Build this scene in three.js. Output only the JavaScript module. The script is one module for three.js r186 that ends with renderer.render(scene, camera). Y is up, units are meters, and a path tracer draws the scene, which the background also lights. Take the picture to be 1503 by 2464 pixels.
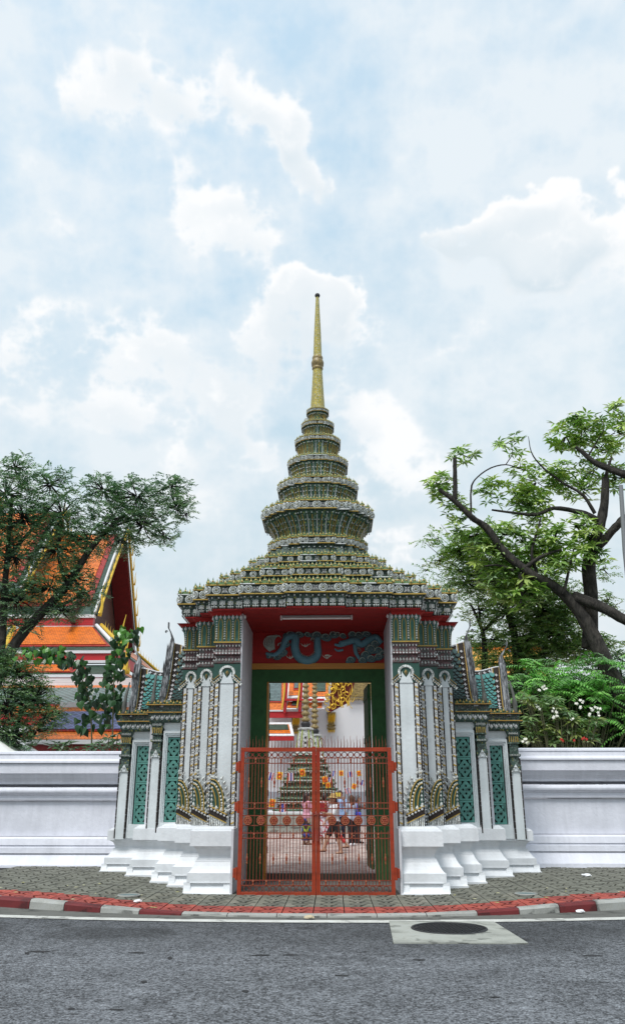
import * as THREE from 'three';
import { mergeGeometries } from 'three/addons/utils/BufferGeometryUtils.js';
import { RoundedBoxGeometry } from 'three/addons/geometries/RoundedBoxGeometry.js';

// ------------------------------------------------------------------ camera, sky, sun, exposure
const scene = new THREE.Scene();
const camera = new THREE.PerspectiveCamera(65.1, 624 / 1024, 0.1, 2000);
camera.position.set(0.3, 1.6, 15);
camera.rotation.order = 'YXZ';
const PITCH = 19.5 * Math.PI / 180, YAW = 1.38 * Math.PI / 180;
camera.rotation.set(PITCH, YAW, 0);
const renderer = new THREE.WebGLRenderer({ antialias: true });
renderer.setSize(624, 1024);
renderer.toneMapping = THREE.LinearToneMapping;
renderer.toneMappingExposure = 1.0;
renderer.shadowMap.enabled = true;
const sun = new THREE.DirectionalLight(new THREE.Color(1, 0.98, 0.945), 2.8);
sun.position.set(-10, 36, 19);
sun.target.position.set(0, 0, 0);
sun.castShadow = true;
sun.shadow.radius = 38;
sun.shadow.mapSize.set(2048, 2048);
Object.assign(sun.shadow.camera, { left: -40, right: 40, top: 40, bottom: -40, near: 1, far: 140 });
scene.add(sun, sun.target);

// ------------------------------------------------------------------ small tools
function rng(seed) { let a = seed >>> 0; return () => { a = (a + 0x6D2B79F5) | 0; let t = Math.imul(a ^ (a >>> 15), 1 | a); t = (t + Math.imul(t ^ (t >>> 7), 61 | t)) ^ t; return ((t ^ (t >>> 14)) >>> 0) / 4294967296; }; }
const R0 = rng(7);
const rr = (a, b, r = R0) => a + (b - a) * r();
const cl = (v, a = 0, b = 1) => Math.max(a, Math.min(b, v));
const ss = (a, b, v) => { const t = cl((v - a) / (b - a)); return t * t * (3 - 2 * t); };
const mix = (a, b, t) => a + (b - a) * t;
const V = (x, y, z) => new THREE.Vector3(x, y, z);
// direction and point seen at a place of the photograph (1503 x 2464 units), used to survey where things stand
function ray(px, py) {
  let x = (px - 751.5) / 1930, y = -(py - 1232) / 1930, z = -1;
  let c = Math.cos(PITCH), s = Math.sin(PITCH);
  [y, z] = [y * c - z * s, y * s + z * c];
  c = Math.cos(YAW); s = Math.sin(YAW);
  [x, z] = [x * c + z * s, -x * s + z * c];
  return V(x, y, z);
}
function at(px, py, z) { const r = ray(px, py), t = (z - 15) / r.z; return V(0.3 + r.x * t, 1.6 + r.y * t, z); }
// noise
const PERM = new Uint16Array(131072 * 2); { const r = rng(99); for (let i = 0; i < 65536; i++) PERM[i] = r() * 65536; for (let i = 0; i < 65536; i++) PERM[65536 + i] = PERM[i]; }
const h2 = (x, y) => PERM[(PERM[x & 65535] + y) & 65535] / 65536;
function vn(x, y, p) { // value noise, optional period
  const xi = Math.floor(x), yi = Math.floor(y); let u = x - xi, v = y - yi; u = u * u * (3 - 2 * u); v = v * v * (3 - 2 * v);
  const w = (a) => p ? ((a % p) + p) % p : a, x0 = w(xi), x1 = w(xi + 1), y0 = w(yi), y1 = w(yi + 1);
  return mix(mix(h2(x0, y0), h2(x1, y0), u), mix(h2(x0, y1), h2(x1, y1), u), v);
}
function fbm(x, y, o = 4, p = 0) { let s = 0, a = 0.5, n = 0; for (let i = 0; i < o; i++) { s += a * vn(x, y, p); n += a; x *= 2; y *= 2; p *= 2; a *= 0.5; x += p ? 0 : 17.3; } return s / n; }
function vn3(x, y, z) {
  const xi = Math.floor(x), yi = Math.floor(y), zi = Math.floor(z); let u = x - xi, v = y - yi, w = z - zi;
  u = u * u * (3 - 2 * u); v = v * v * (3 - 2 * v); w = w * w * (3 - 2 * w);
  const H = (a, b, c) => PERM[(PERM[(PERM[a & 65535] + b) & 65535] + c) & 65535] / 65536;
  return mix(mix(mix(H(xi, yi, zi), H(xi + 1, yi, zi), u), mix(H(xi, yi + 1, zi), H(xi + 1, yi + 1, zi), u), v),
    mix(mix(H(xi, yi, zi + 1), H(xi + 1, yi, zi + 1), u), mix(H(xi, yi + 1, zi + 1), H(xi + 1, yi + 1, zi + 1), u), v), w);
}
function fbm3(x, y, z, o) { let s = 0, a = 0.5, n = 0; for (let i = 0; i < o; i++) { s += a * vn3(x, y, z); n += a; x = x * 2.03 + 11.1; y = y * 2.03 + 5.7; z = z * 2.03 + 3.3; a *= 0.52; } return s / n; }

// ------------------------------------------------------------------ the sky: pale blue air with bright cumulus, as one computed equirectangular map
{
  const W = 4096, H = 2048, data = new Float32Array(W * H * 4);
  // cloud masses, each by the direction in which it stands: [place, radii, strength, crispness]
  const C = [
    [330, 150, 62, 62, 1.08, 0.36], [375, 215, 67, 56, 0.81, 0.3], [260, 255, 67, 56, 0.86, 0.3], [205, 292, 56, 36, 1.08, 0.36], [545, 105, 34, 56, 0.97, 0.36], [565, 190, 62, 39, 1.08, 0.36], [625, 245, 55, 45, 1, 0.6], [665, 320, 50, 60, 0.95, 0.6], [685, 390, 30, 40, 0.8, 0.6],
    [760, 260, 48, 48, 1, 0.6], [735, 360, 40, 70, 0.95, 0.6], [770, 440, 50, 45, 1.05, 0.6], [455, 235, 45, 50, 1.03, 0.36], [510, 285, 50, 34, 0.86, 0.36], [950, 405, 18, 25, 0.92, 0.36], [480, 520, 78, 40, 0.86, 0.36], [590, 515, 47, 45, 1.03, 0.36], [580, 590, 67, 34, 1.08, 0.36], [450, 590, 45, 56, 0.65, 0.36],
    [1165, 525, 140, 40, 1.25, 1], [1075, 555, 65, 42, 1.1, 1], [1270, 590, 80, 60, 1.1, 1], [1370, 575, 60, 34, 0.95, 1], [1240, 640, 60, 36, 0.8, 0.8], [1150, 640, 160, 70, 0.62, 0.1], [1330, 680, 190, 80, 0.6, 0.1], [1500, 560, 28, 90, 1.1, 1], [1455, 540, 22, 18, 0.8, 0.7],
    [720, 690, 70, 34, 1.2, 1], [690, 745, 85, 55, 1.1, 1], [745, 800, 123, 90, 1.13, 0.36], [800, 740, 40, 50, 1, 1], [650, 850, 134, 78, 0.97, 0.36], [830, 905, 67, 67, 0.97, 0.36], [850, 990, 78, 67, 0.92, 0.36], [920, 1030, 67, 56, 0.86, 0.36],
    [480, 880, 134, 78, 0.92, 0.36], [420, 820, 78, 45, 0.86, 0.36], [250, 860, 146, 67, 0.97, 0.36], [250, 980, 123, 52, 0.92, 0.36], [80, 740, 67, 45, 0.65, 0.36], [480, 1100, 54, 58, 1.03, 0.36], [600, 1060, 101, 67, 0.81, 0.36], [940, 1320, 84, 38, 1.03, 0.36], [1140, 790, 62, 38, 0.97, 0.36], [1085, 840, 34, 20, 0.54, 0.36],
    [1180, 610, 150, 60, .8, .6], [1350, 640, 150, 60, .7, .4], [1090, 600, 80, 50, .7, .6], [560, 960, 90, 70, .9, .5], [330, 1010, 90, 40, .7, .4], [700, 1090, 90, 60, .8, .5], [560, 1180, 80, 40, .7, .4], [900, 1130, 80, 50, .6, .4], [540, 1010, 60, 60, .85, .6], [70, 880, 70, 50, .7, .4], [160, 560, 120, 60, .5, .3], [60, 420, 90, 60, .6, .3], [400, 420, 120, 70, .5, .3],
    [140, 440, 230, 110, 0.55, 0.1], [110, 640, 200, 110, 0.5, 0.1], [1390, 150, 150, 110, 0.55, 0.1], [1020, 300, 90, 60, 0.45, 0.1], [20, 950, 134, 101, 0.54, 0.2], [650, 1180, 291, 101, 0.54, 0.2], [1000, 1150, 246, 101, 0.54, 0.2], [380, 700, 120, 100, 0.4, 0.1],
  ].map(([x, y, a, b, s, k]) => { const r = ray(x, y).normalize(); return { az: Math.atan2(r.x, -r.z), el: Math.asin(r.y), a: a / 2000, b: b / 2000, s, k }; });
  const up = rng(5);
  for (let i = 0; i < 150; i++) { const big = up() < .5; C.push({ az: rr(-Math.PI, Math.PI, up), el: rr(.12, 1.3, up), a: rr(.03, .12, up), b: rr(.02, .05, up), s: rr(.5, 1, up), k: big ? .2 : .7, far: 1 }); }
  const used = C.filter((c) => !c.far || Math.abs(c.az) > .62 || c.el > 1.02);
  for (let j = 0; j < H; j++) {
    const el = ((j + .5) / H - .5) * Math.PI, ce = Math.cos(el), y = Math.sin(el);
    const near = used.filter((c) => Math.abs(c.el - el) < c.b * 3.2 + .06);
    for (let i = 0; i < W; i++) {
      const o = (j * W + i) * 4, ang = ((i + .5) / W - .5) * 2 * Math.PI;   // u = 0.5 + atan2(z, x) / 2 pi
      data[o + 3] = 1;
      if (el < -.03) { data[o] = .62; data[o + 1] = .66; data[o + 2] = .7; continue; }
      const x = Math.cos(ang) * ce, z = Math.sin(ang) * ce, az = Math.atan2(x, -z);
      const inView = Math.abs(az) < .56 && el < 1.0, oct = inView ? 6 : 2;
      if (!inView && (i & 7 || j & 3)) { const q = ((j & ~3) * W + (i & ~7)) * 4; data[o] = data[q]; data[o + 1] = data[q + 1]; data[o + 2] = data[q + 2]; if (data[q] > 0) continue; }
      const w1 = fbm3(x * 9, y * 11, z * 9, oct > 4 ? 5 : 3) - .5, w2 = fbm3(x * 9 + 40, y * 11, z * 9, oct > 4 ? 5 : 3) - .5;
      let bl = 0, am = .5, fq = 1, nn = 0; for (let q = 0; q < oct; q++) { const s = 13 * fq, n = vn3(x * s + q * 9.1, y * s * 1.15, z * s); bl += am * (q < 2 ? n : 1 - Math.abs(2 * n - 1)); nn += am; am *= .62; fq *= 2.07; } bl /= nn;
      const f = fbm3(x * 22 + 7, y * 26, z * 22, oct), soft = fbm3(x * 4.2 + 3, y * 5.5, z * 4.2, 4);
      let hard = 0, veil = 0, lit = 0, crisp = 0;
      for (const c of near) {
        let da = az - c.az; if (da > Math.PI) da -= 2 * Math.PI; if (da < -Math.PI) da += 2 * Math.PI;
        const qx = (da * Math.cos(c.el) + w1 * .11) / c.a, qy = (el - c.el + w2 * .09) / c.b, q = qx * qx + qy * qy;
        if (q > 5) continue;
        const g = c.s * Math.exp(-q * .8), kk = Math.min(1, .35 + c.k * .75);
        if (c.k > .15) { hard += g * kk; lit += g * kk * cl(.55 + qy * .55); crisp += g * kk * c.k; } else veil += g;
      }
      const cs = hard > .001 ? crisp / hard : 0, hh = Math.min(1.25, hard), g3 = Math.min(1, hard * 3);
      const dens = hh * .9 + ((bl - .57) * mix(3.0, 2.1, cs) + (f - .5) * mix(2.3, 1.1, cs)) * g3;
      const cum = ss(.30, mix(1.2, .58, cs), dens) * mix(.92, 1, cs);
      const w = cl(.53 + (soft - .5) * 1.7 + (bl - .56) * 1.2 + (f - .5) * 1.5 + veil * .7 + hard * .5 - ss(.0, .5, az) * .1);   // thin broken veil over everything
      const t = ss(0, .95, el), low = ss(.5, .06, el);
      let r = mix(.60, .59, t), g = mix(.745, .755, t), b = mix(.82, .895, t);          // the gaps: pale blue-grey, bluer above
      const deep = ss(.25, -.35, az) * t; r -= .06 * deep; g -= .02 * deep; b += .02 * deep;
      r = mix(r, .87, w * .82); g = mix(g, .925, w * .82); b = mix(b, .965, w * .82);
      r = mix(r, .80, low * .38); g = mix(g, .835, low * .38); b = mix(b, .85, low * .38);
      const shade = cl(-.08 + ss(1.25, .5, dens) * .55 + (lit / (hard + .02) - .3) * 1.1 + (bl - .5) * 2.4 + (f - .5) * 1.6);
      const cr = mix(.70, 1.0, shade), cg = mix(.80, 1.01, shade), cb = mix(.87, 1.02, shade);
      r = mix(r, cr, cum); g = mix(g, cg, cum); b = mix(b, cb, cum);
      data[o] = r; data[o + 1] = g; data[o + 2] = b;
    }
  }
  const sky = new THREE.DataTexture(data, W, H, THREE.RGBAFormat, THREE.FloatType);
  sky.mapping = THREE.EquirectangularReflectionMapping; sky.magFilter = sky.minFilter = THREE.LinearFilter; sky.needsUpdate = true;
  scene.background = sky; scene.environment = sky;
}

// ------------------------------------------------------------------ geometry tools
function prep(g) { let q = g.index ? g.toNonIndexed() : g.clone(); for (const k of Object.keys(q.attributes)) if (!['position', 'normal', 'color'].includes(k)) q.deleteAttribute(k); if (!q.attributes.normal) q.computeVertexNormals(); return q; }
function boxUV(g) { const p = g.attributes.position, n = g.attributes.normal, uv = new Float32Array(p.count * 2);
  for (let i = 0; i < p.count; i++) { const ax = Math.abs(n.getX(i)), ay = Math.abs(n.getY(i)), az = Math.abs(n.getZ(i)); let u, v; if (ay > ax && ay > az) { u = p.getX(i); v = p.getZ(i); } else if (ax > az) { u = p.getZ(i); v = p.getY(i); } else { u = p.getX(i); v = p.getY(i); } uv[i * 2] = u; uv[i * 2 + 1] = v; }
  g.setAttribute('uv', new THREE.BufferAttribute(uv, 2)); return g; }
function merge(list) { list = list.flat(); const c = list.some((g) => g.attributes.color); const q = list.map(prep); if (c) for (const g of q) if (!g.attributes.color) g.setAttribute('color', new THREE.BufferAttribute(new Float32Array(g.attributes.position.count * 3).fill(1), 3)); return boxUV(mergeGeometries(q)); }
function box(x0, x1, y0, y1, z0, z1, bevel = 0) { const w = Math.abs(x1 - x0), h = Math.abs(y1 - y0), d = Math.abs(z1 - z0); const g = bevel ? new RoundedBoxGeometry(w, h, d, 1, Math.min(bevel, w / 2.1, h / 2.1, d / 2.1)) : new THREE.BoxGeometry(w, h, d); g.translate((x0 + x1) / 2, (y0 + y1) / 2, (z0 + z1) / 2); return g; }
function tf(g, x = 0, y = 0, z = 0, ry = 0, rx = 0, rz = 0, s = 1) { const m = new THREE.Matrix4().compose(V(x, y, z), new THREE.Quaternion().setFromEuler(new THREE.Euler(rx, ry, rz, 'YXZ')), typeof s === 'number' ? V(s, s, s) : s); return g.clone().applyMatrix4(m); }
const TM = (x, y, z, ry = 0, rx = 0, rz = 0, s = 1) => new THREE.Matrix4().compose(V(x, y, z), new THREE.Quaternion().setFromEuler(new THREE.Euler(rx, ry, rz, 'YXZ')), typeof s === 'number' ? V(s, s, s) : s);
function stamp(g, ms) { // one geometry set down at many places
  const s = prep(g), p = s.attributes.position, n = s.attributes.normal, c = s.attributes.color, k = p.count, P = new Float32Array(k * 3 * ms.length), N = new Float32Array(k * 3 * ms.length), C = c && new Float32Array(k * 3 * ms.length), v = V(0, 0, 0), nm = new THREE.Matrix3();
  ms.forEach((m, q) => { nm.getNormalMatrix(m); for (let i = 0; i < k; i++) { const o = (q * k + i) * 3; v.fromBufferAttribute(p, i).applyMatrix4(m); P[o] = v.x; P[o + 1] = v.y; P[o + 2] = v.z; v.fromBufferAttribute(n, i).applyMatrix3(nm).normalize(); N[o] = v.x; N[o + 1] = v.y; N[o + 2] = v.z; if (C) { C[o] = c.getX(i); C[o + 1] = c.getY(i); C[o + 2] = c.getZ(i); } } });
  const g2 = new THREE.BufferGeometry(); g2.setAttribute('position', new THREE.BufferAttribute(P, 3)); g2.setAttribute('normal', new THREE.BufferAttribute(N, 3)); if (C) g2.setAttribute('color', new THREE.BufferAttribute(C, 3)); return boxUV(g2);
}
function mirrorX(g) { const q = prep(g); q.scale(-1, 1, 1); for (const k of Object.keys(q.attributes)) { const a = q.attributes[k], s = a.itemSize; for (let i = 0; i < a.count; i += 3) for (let c = 0; c < s; c++) { const t = a.array[(i + 1) * s + c]; a.array[(i + 1) * s + c] = a.array[(i + 2) * s + c]; a.array[(i + 2) * s + c] = t; } } const n = q.attributes.normal; return boxUV(q); }
function ringsGeo(plan, rings, capTop = true, capBottom = false) { // plan: [x, z] in order front edge towards +x; rings: [y, scale or fn]
  const pos = [], n = plan.length, ringPts = rings.map(([y, s, ox = 0, oz = 0]) => plan.map(([x, z]) => [x * s + ox, y, z * s + oz]));
  const quad = (a, b, c, d) => pos.push(...a, ...b, ...c, ...a, ...c, ...d);
  for (let r = 0; r + 1 < rings.length; r++) for (let i = 0; i < n; i++) { const j = (i + 1) % n; quad(ringPts[r][i], ringPts[r][j], ringPts[r + 1][j], ringPts[r + 1][i]); }
  const capAt = (pts, flip) => { const sh = new THREE.Shape(pts.map((p) => new THREE.Vector2(p[0], -p[2]))), t = THREE.ShapeUtils.triangulateShape(sh.getPoints(), []); for (const [a, b, c] of t) flip ? pos.push(...pts[a], ...pts[c], ...pts[b]) : pos.push(...pts[a], ...pts[b], ...pts[c]); };
  if (capTop) capAt(ringPts[rings.length - 1], false);
  if (capBottom) capAt(ringPts[0], true);
  const g = new THREE.BufferGeometry(); g.setAttribute('position', new THREE.Float32BufferAttribute(pos, 3)); g.computeVertexNormals(); return boxUV(g);
}
function rectRings(x0, x1, z0, z1, rings, keep = {}) { // rings: [y, outward offset]; keep.x1 / keep.x0 stay put
  const pos = [], P = rings.map(([y, o]) => { const a = x0 - (keep.x0 ? 0 : o), b = x1 + (keep.x1 ? 0 : o), c = z0 - (keep.z0 ? 0 : o), d = z1 + o; return [[a, y, d], [b, y, d], [b, y, c], [a, y, c]]; });
  const quad = (a, b, c, d) => pos.push(...a, ...b, ...c, ...a, ...c, ...d);
  for (let r = 0; r + 1 < P.length; r++) for (let i = 0; i < 4; i++) { const j = (i + 1) % 4; quad(P[r][i], P[r][j], P[r + 1][j], P[r + 1][i]); }
  const t = P[P.length - 1]; quad(t[0], t[1], t[2], t[3]); const b = P[0]; quad(b[3], b[2], b[1], b[0]);
  const g = new THREE.BufferGeometry(); g.setAttribute('position', new THREE.Float32BufferAttribute(pos, 3)); g.computeVertexNormals(); return boxUV(g);
}
function limb(points, r0, r1, seg = 10, rad = 7, wob = 0) { // tapered tube through points (r1 may be a function of t)
  const c = new THREE.CatmullRomCurve3(points), fr = c.computeFrenetFrames(seg, false), pos = [], idx = [];
  for (let i = 0; i <= seg; i++) { const t = i / seg, p = c.getPoint(t), r = typeof r1 === 'function' ? r1(t) * r0 : mix(r0, r1, t); for (let k = 0; k < rad; k++) { const a = k / rad * 2 * Math.PI, q = r * (1 + wob * (vn(i * 1.7 + p.x * 3, k * 1.3 + p.y) - .5) * 2); pos.push(p.x + q * (Math.cos(a) * fr.normals[i].x + Math.sin(a) * fr.binormals[i].x), p.y + q * (Math.cos(a) * fr.normals[i].y + Math.sin(a) * fr.binormals[i].y), p.z + q * (Math.cos(a) * fr.normals[i].z + Math.sin(a) * fr.binormals[i].z)); } }
  for (let i = 0; i < seg; i++) for (let k = 0; k < rad; k++) { const a = i * rad + k, b = i * rad + (k + 1) % rad, c2 = a + rad, d = b + rad; idx.push(a, b, d, a, d, c2); }
  const e = pos.length / 3; const p0 = c.getPoint(0), p1 = c.getPoint(1); pos.push(p0.x, p0.y, p0.z, p1.x, p1.y, p1.z); for (let k = 0; k < rad; k++) { idx.push(e, (k + 1) % rad, k); idx.push(e + 1, seg * rad + k, seg * rad + (k + 1) % rad); }
  const g = new THREE.BufferGeometry(); g.setAttribute('position', new THREE.Float32BufferAttribute(pos, 3)); g.setIndex(idx); g.computeVertexNormals(); return g;
}
function sweep(profile, x0, x1) { // profile of [y, z] points drawn along x
  const pos = []; for (let i = 0; i + 1 < profile.length; i++) { const [y0, z0] = profile[i], [y1, z1] = profile[i + 1]; const a = [x0, y0, z0], b = [x1, y0, z0], c = [x1, y1, z1], d = [x0, y1, z1]; pos.push(...a, ...b, ...c, ...a, ...c, ...d); }
  for (const [x, f] of [[x0, 1], [x1, 0]]) { const t = THREE.ShapeUtils.triangulateShape(profile.map(([y, z]) => new THREE.Vector2(z, y)), []); for (const q of t) { const s = f ? q : [q[0], q[2], q[1]]; for (const k of s) pos.push(x, ...profile[k]); } }
  const g = new THREE.BufferGeometry(); g.setAttribute('position', new THREE.Float32BufferAttribute(pos, 3)); g.computeVertexNormals(); return boxUV(g);
}
function extr(pts, depth, bevel = 0, holes = []) { const s = new THREE.Shape(pts.map(([x, y]) => new THREE.Vector2(x, y))); for (const h of holes) s.holes.push(new THREE.Path(h.map(([x, y]) => new THREE.Vector2(x, y)))); return new THREE.ExtrudeGeometry(s, { depth, bevelEnabled: bevel > 0, bevelSize: bevel, bevelThickness: bevel, bevelSegments: 1, curveSegments: 6, steps: 1 }); }
function tris(list) { const g = new THREE.BufferGeometry(); g.setAttribute('position', new THREE.Float32BufferAttribute(list.flat(2), 3)); g.computeVertexNormals(); return g; }
// a slab over four corner points a b c d (any plane) with thickness t downwards along its normal
function slab(a, b, c, d, t) { const n = b.clone().sub(a).cross(d.clone().sub(a)).normalize().multiplyScalar(-t), A = [a, b, c, d], B = A.map((p) => p.clone().add(n)), pos = []; const q = (p, r, s, u) => { for (const v of [p, r, s, p, s, u]) pos.push(v.x, v.y, v.z); };
  q(...A); q(B[3], B[2], B[1], B[0]); for (let i = 0; i < 4; i++) { const j = (i + 1) % 4; q(A[i], B[i], B[j], A[j]); }
  const g = new THREE.BufferGeometry(); g.setAttribute('position', new THREE.Float32BufferAttribute(pos, 3)); g.computeVertexNormals();
  const uv = [], ux = b.clone().sub(a).normalize(), uy = d.clone().sub(a); uy.addScaledVector(ux, -uy.dot(ux)).normalize(); for (let i = 0; i < pos.length; i += 3) { const v = V(pos[i], pos[i + 1], pos[i + 2]).sub(a); uv.push(v.dot(ux), v.dot(uy)); } g.setAttribute('uv', new THREE.Float32BufferAttribute(uv, 2)); return g; }
const petal = (w, h, d) => tris([[[0, 0, 0], [0, h * .4, d], [-w / 2, h * .38, 0]], [[0, 0, 0], [w / 2, h * .38, 0], [0, h * .4, d]], [[-w / 2, h * .38, 0], [0, h * .4, d], [0, h, d * .2]], [[w / 2, h * .38, 0], [0, h, d * .2], [0, h * .4, d]]]);

// ------------------------------------------------------------------ naming
const counts = {};
const numbered = (n) => { const k = counts[n] = (counts[n] ?? -1) + 1; return k ? n + '_' + String(k).padStart(3, '0') : n; };
function tag(o, label, category, group) { o.userData.label = label; if (category) o.userData.category = category; if (group) o.userData.group = group; return o; }
function thing(name, label, category, pos = [0, 0, 0], group, turn = 0) { const o = new THREE.Group(); o.name = numbered(name); o.position.set(...pos); o.rotation.y = turn; scene.add(o); return tag(o, label, category, group); }
function part(parent, name, g, m, pos, ry = 0) { if (Array.isArray(g)) g = merge(g); if (!g.attributes.uv) { g = prep(g); boxUV(g); } const o = new THREE.Mesh(g, m); o.name = name; if (pos) o.position.set(...pos); o.rotation.y = ry; parent.add(o); return o; }
function stuff(o) { o.userData.kind = 'stuff'; return o; }
function struct(name, g, m, label) { if (Array.isArray(g)) g = merge(g); const o = new THREE.Mesh(g, m); o.name = numbered(name); o.userData.kind = 'structure'; if (label) o.userData.label = label; scene.add(o); return o; }
function solo(name, g, m, label, category, group) { if (Array.isArray(g)) g = merge(g); const o = new THREE.Mesh(g, m); o.name = numbered(name); scene.add(o); return tag(o, label, category, group); }

// ------------------------------------------------------------------ materials
function tex(size, metres, fn, srgb = true) { const d = new Uint8Array(size * size * 4); for (let j = 0; j < size; j++) for (let i = 0; i < size; i++) { const c = fn(i / size, j / size), o = (j * size + i) * 4; const q = Array.isArray(c) ? c : [c, c, c]; for (let k = 0; k < 3; k++) { let v = cl(q[k]); if (srgb) v = v <= .0031308 ? v * 12.92 : 1.055 * Math.pow(v, 1 / 2.4) - .055; d[o + k] = v * 255; } d[o + 3] = 255; }
  const t = new THREE.DataTexture(d, size, size); t.wrapS = t.wrapT = THREE.RepeatWrapping; t.magFilter = THREE.LinearFilter; t.minFilter = THREE.LinearMipmapLinearFilter; t.colorSpace = srgb ? THREE.SRGBColorSpace : THREE.NoColorSpace; t.repeat.set(1 / metres, 1 / metres); t.needsUpdate = true; return t; }
function cells(u, v, n, jit = .8) { const x = u * n, y = v * n, xi = Math.floor(x), yi = Math.floor(y); let a = 9, b = 9, id = 0; for (let j = -1; j < 2; j++) for (let i = -1; i < 2; i++) { const cx = xi + i, cy = yi + j, wx = ((cx % n) + n) % n, wy = ((cy % n) + n) % n; const px = cx + .5 + (h2(wx + 31, wy) - .5) * jit, py = cy + .5 + (h2(wx, wy + 77) - .5) * jit, d = Math.hypot(px - x, py - y); if (d < a) { b = a; a = d; id = h2(wx * 3 + 5, wy * 7 + 1); } else if (d < b) b = d; } return [a, b - a, id]; }
const L = (r, g, b) => new THREE.Color().setRGB(r, g, b);
const mat = (color, roughness = .8, o = {}) => new THREE.MeshStandardMaterial({ color, roughness, ...o });
const T = {};
T.plaster = tex(512, 2.6, (u, v) => { const a = fbm(u * 6, v * 6, 5, 6), b = fbm(u * 40, v * 4, 3, 0 || 40), s = ss(.54, .8, fbm(u * 14 + 3, v * 3, 3, 14)), q = ss(.66, .78, fbm(u * 9 + 6, v * 9, 5, 9)); const k = .90 + .22 * (a - .5) + .09 * (b - .5) - s * .05 - q * .05; return [k, k, k * 1.005]; });
T.plasterBump = tex(512, 1.2, (u, v) => fbm(u * 24, v * 24, 4, 24), false);
T.mosaic = tex(512, .62, (u, v) => { const [a, e, id] = cells(u, v, 22), g = ss(.03, .12, e), q = fbm(u * 8, v * 8, 3, 8); let c = id < .34 ? [.04, .075, .06] : id < .55 ? [.07, .085, .08] : id < .7 ? [.10, .13, .115] : id < .82 ? [.035, .04, .04] : id < .93 ? [.2, .22, .21] : [.3, .25, .08]; return c.map((x) => (x * (.55 + q) + .012) * (.3 + .7 * g)); });
T.mosaicBump = tex(512, .62, (u, v) => { const [a, e, id] = cells(u, v, 22); return ss(0, .2, e) * (.6 + .4 * id); }, false);
T.maroon = tex(256, .5, (u, v) => { const r = Math.floor(v * 16), x = u * 6 + (r & 1) * .5, g = Math.min(ss(0, .12, v * 16 - r), ss(0, .06, x - Math.floor(x))), id = h2(Math.floor(x) % 6 + 9, r), q = fbm(u * 9, v * 9, 3, 9); return id < .75 ? [.16 * q + .05, .075 * q + .03, .08 * q + .03].map((c) => c * (.45 + .55 * g) * (.6 + id)) : [.1 * g, .1 * g, .095 * g]; });
T.gold = tex(256, .3, (u, v) => { const [a, e, id] = cells(u, v, 18), g = ss(.02, .15, e), w = fbm(u * 5, v * 5, 3, 5); const c = id < .5 ? [.62, .47, .06] : id < .72 ? [.5, .46, .13] : id < .88 ? [.3, .33, .08] : [.55, .52, .4]; return c.map((x) => x * (.35 + .65 * g) * (.55 + w * .8)); });
T.ceramic = tex(256, .35, (u, v) => { const [a, e, id] = cells(u, v, 14), w = fbm(u * 6, v * 6, 4, 6); const k = (.36 + .5 * id) * (.35 + 1.1 * w) * (.5 + .5 * ss(0, .1, e)); return [k, k * 1.01, k * .98]; });
T.asphalt = tex(1024, 3.4, (u, v) => { const s = fbm(u * 150, v * 150, 2, 150), s2 = fbm(u * 330, v * 330, 1, 330), m = fbm(u * 9, v * 9, 4, 9), dark = ss(.66, .8, fbm(u * 60 + 5, v * 60, 2, 60)); let k = .098 + .30 * (s - .5) * .62 + .2 * (s2 - .5) * .75 + .06 * (m - .5); k = Math.max(.02, k * (1 - .35 * dark)); const w = h2(Math.floor(u * 330) + 3, Math.floor(v * 330)); if (w > .975) k += .14; return [k * .97, k, k * 1.05]; });
T.asphaltBump = tex(1024, 3.4, (u, v) => fbm(u * 170, v * 170, 2, 170), false);
T.concrete = tex(512, 1.7, (u, v) => { const a = fbm(u * 7, v * 7, 5, 7), b = vn(u * 160, v * 160, 160), c = ss(.58, .75, fbm(u * 11 + 4, v * 11, 4, 11)); const k = .9 + .6 * (a - .5) + .2 * (b - .5) - .42 * c; return [k, k * .995, k * .96]; });
T.bark = tex(512, 1.1, (u, v) => { const a = fbm(u * 26, v * 7, 4, 0 || 26), b = fbm(u * 5, v * 5, 3, 5); const k = .55 + .9 * (a - .5) + .7 * (b - .5); return [k, k * .95, k * .88]; });
T.barkBump = tex(512, 1.1, (u, v) => fbm(u * 26, v * 8, 4, 26), false);
T.scales = tex(256, .9, (u, v) => { const n = 8, r = Math.floor(v * n), x = u * n + (r & 1) * .5, fx = x - Math.floor(x) - .5, fy = v * n - r, d = Math.hypot(fx, (fy - .75) * .9), edge = ss(.5, .42, Math.abs(fx) * .9 + (1 - fy) * .2), id = h2((Math.floor(x) % n) + 2, r); const k = (.72 + .4 * id) * (.45 + .55 * ss(.02, .3, fy)) * (.6 + .4 * edge); return k; });
T.net = tex(256, 2.1, (u, v) => { const n = 8, a = (u + v) * n, b = (u - v) * n, fa = Math.abs(a - Math.round(a)), fb = Math.abs(b - Math.round(b)), e = ss(.03, .13, Math.min(fa, fb)), id = h2((Math.floor(a) & 7) + 2, (Math.floor(b) & 7)); return mix(1, (.25 + .2 * id), e); });
T.scaleBump = tex(256, .9, (u, v) => { const n = 8, r = Math.floor(v * n), fy = v * n - r; return 1 - fy; }, false);
T.worn = tex(512, 1.3, (u, v) => { const a = fbm(u * 6, v * 22, 5, 0 || 6), b = fbm(u * 70, v * 9, 3, 70), c = ss(.55, .72, fbm(u * 9 + 2, v * 9, 4, 9)); const k = .85 + .5 * (a - .5) + .35 * (b - .5); return [k, k * mix(1, .62, c), k * mix(1, .7, c)]; });
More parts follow.
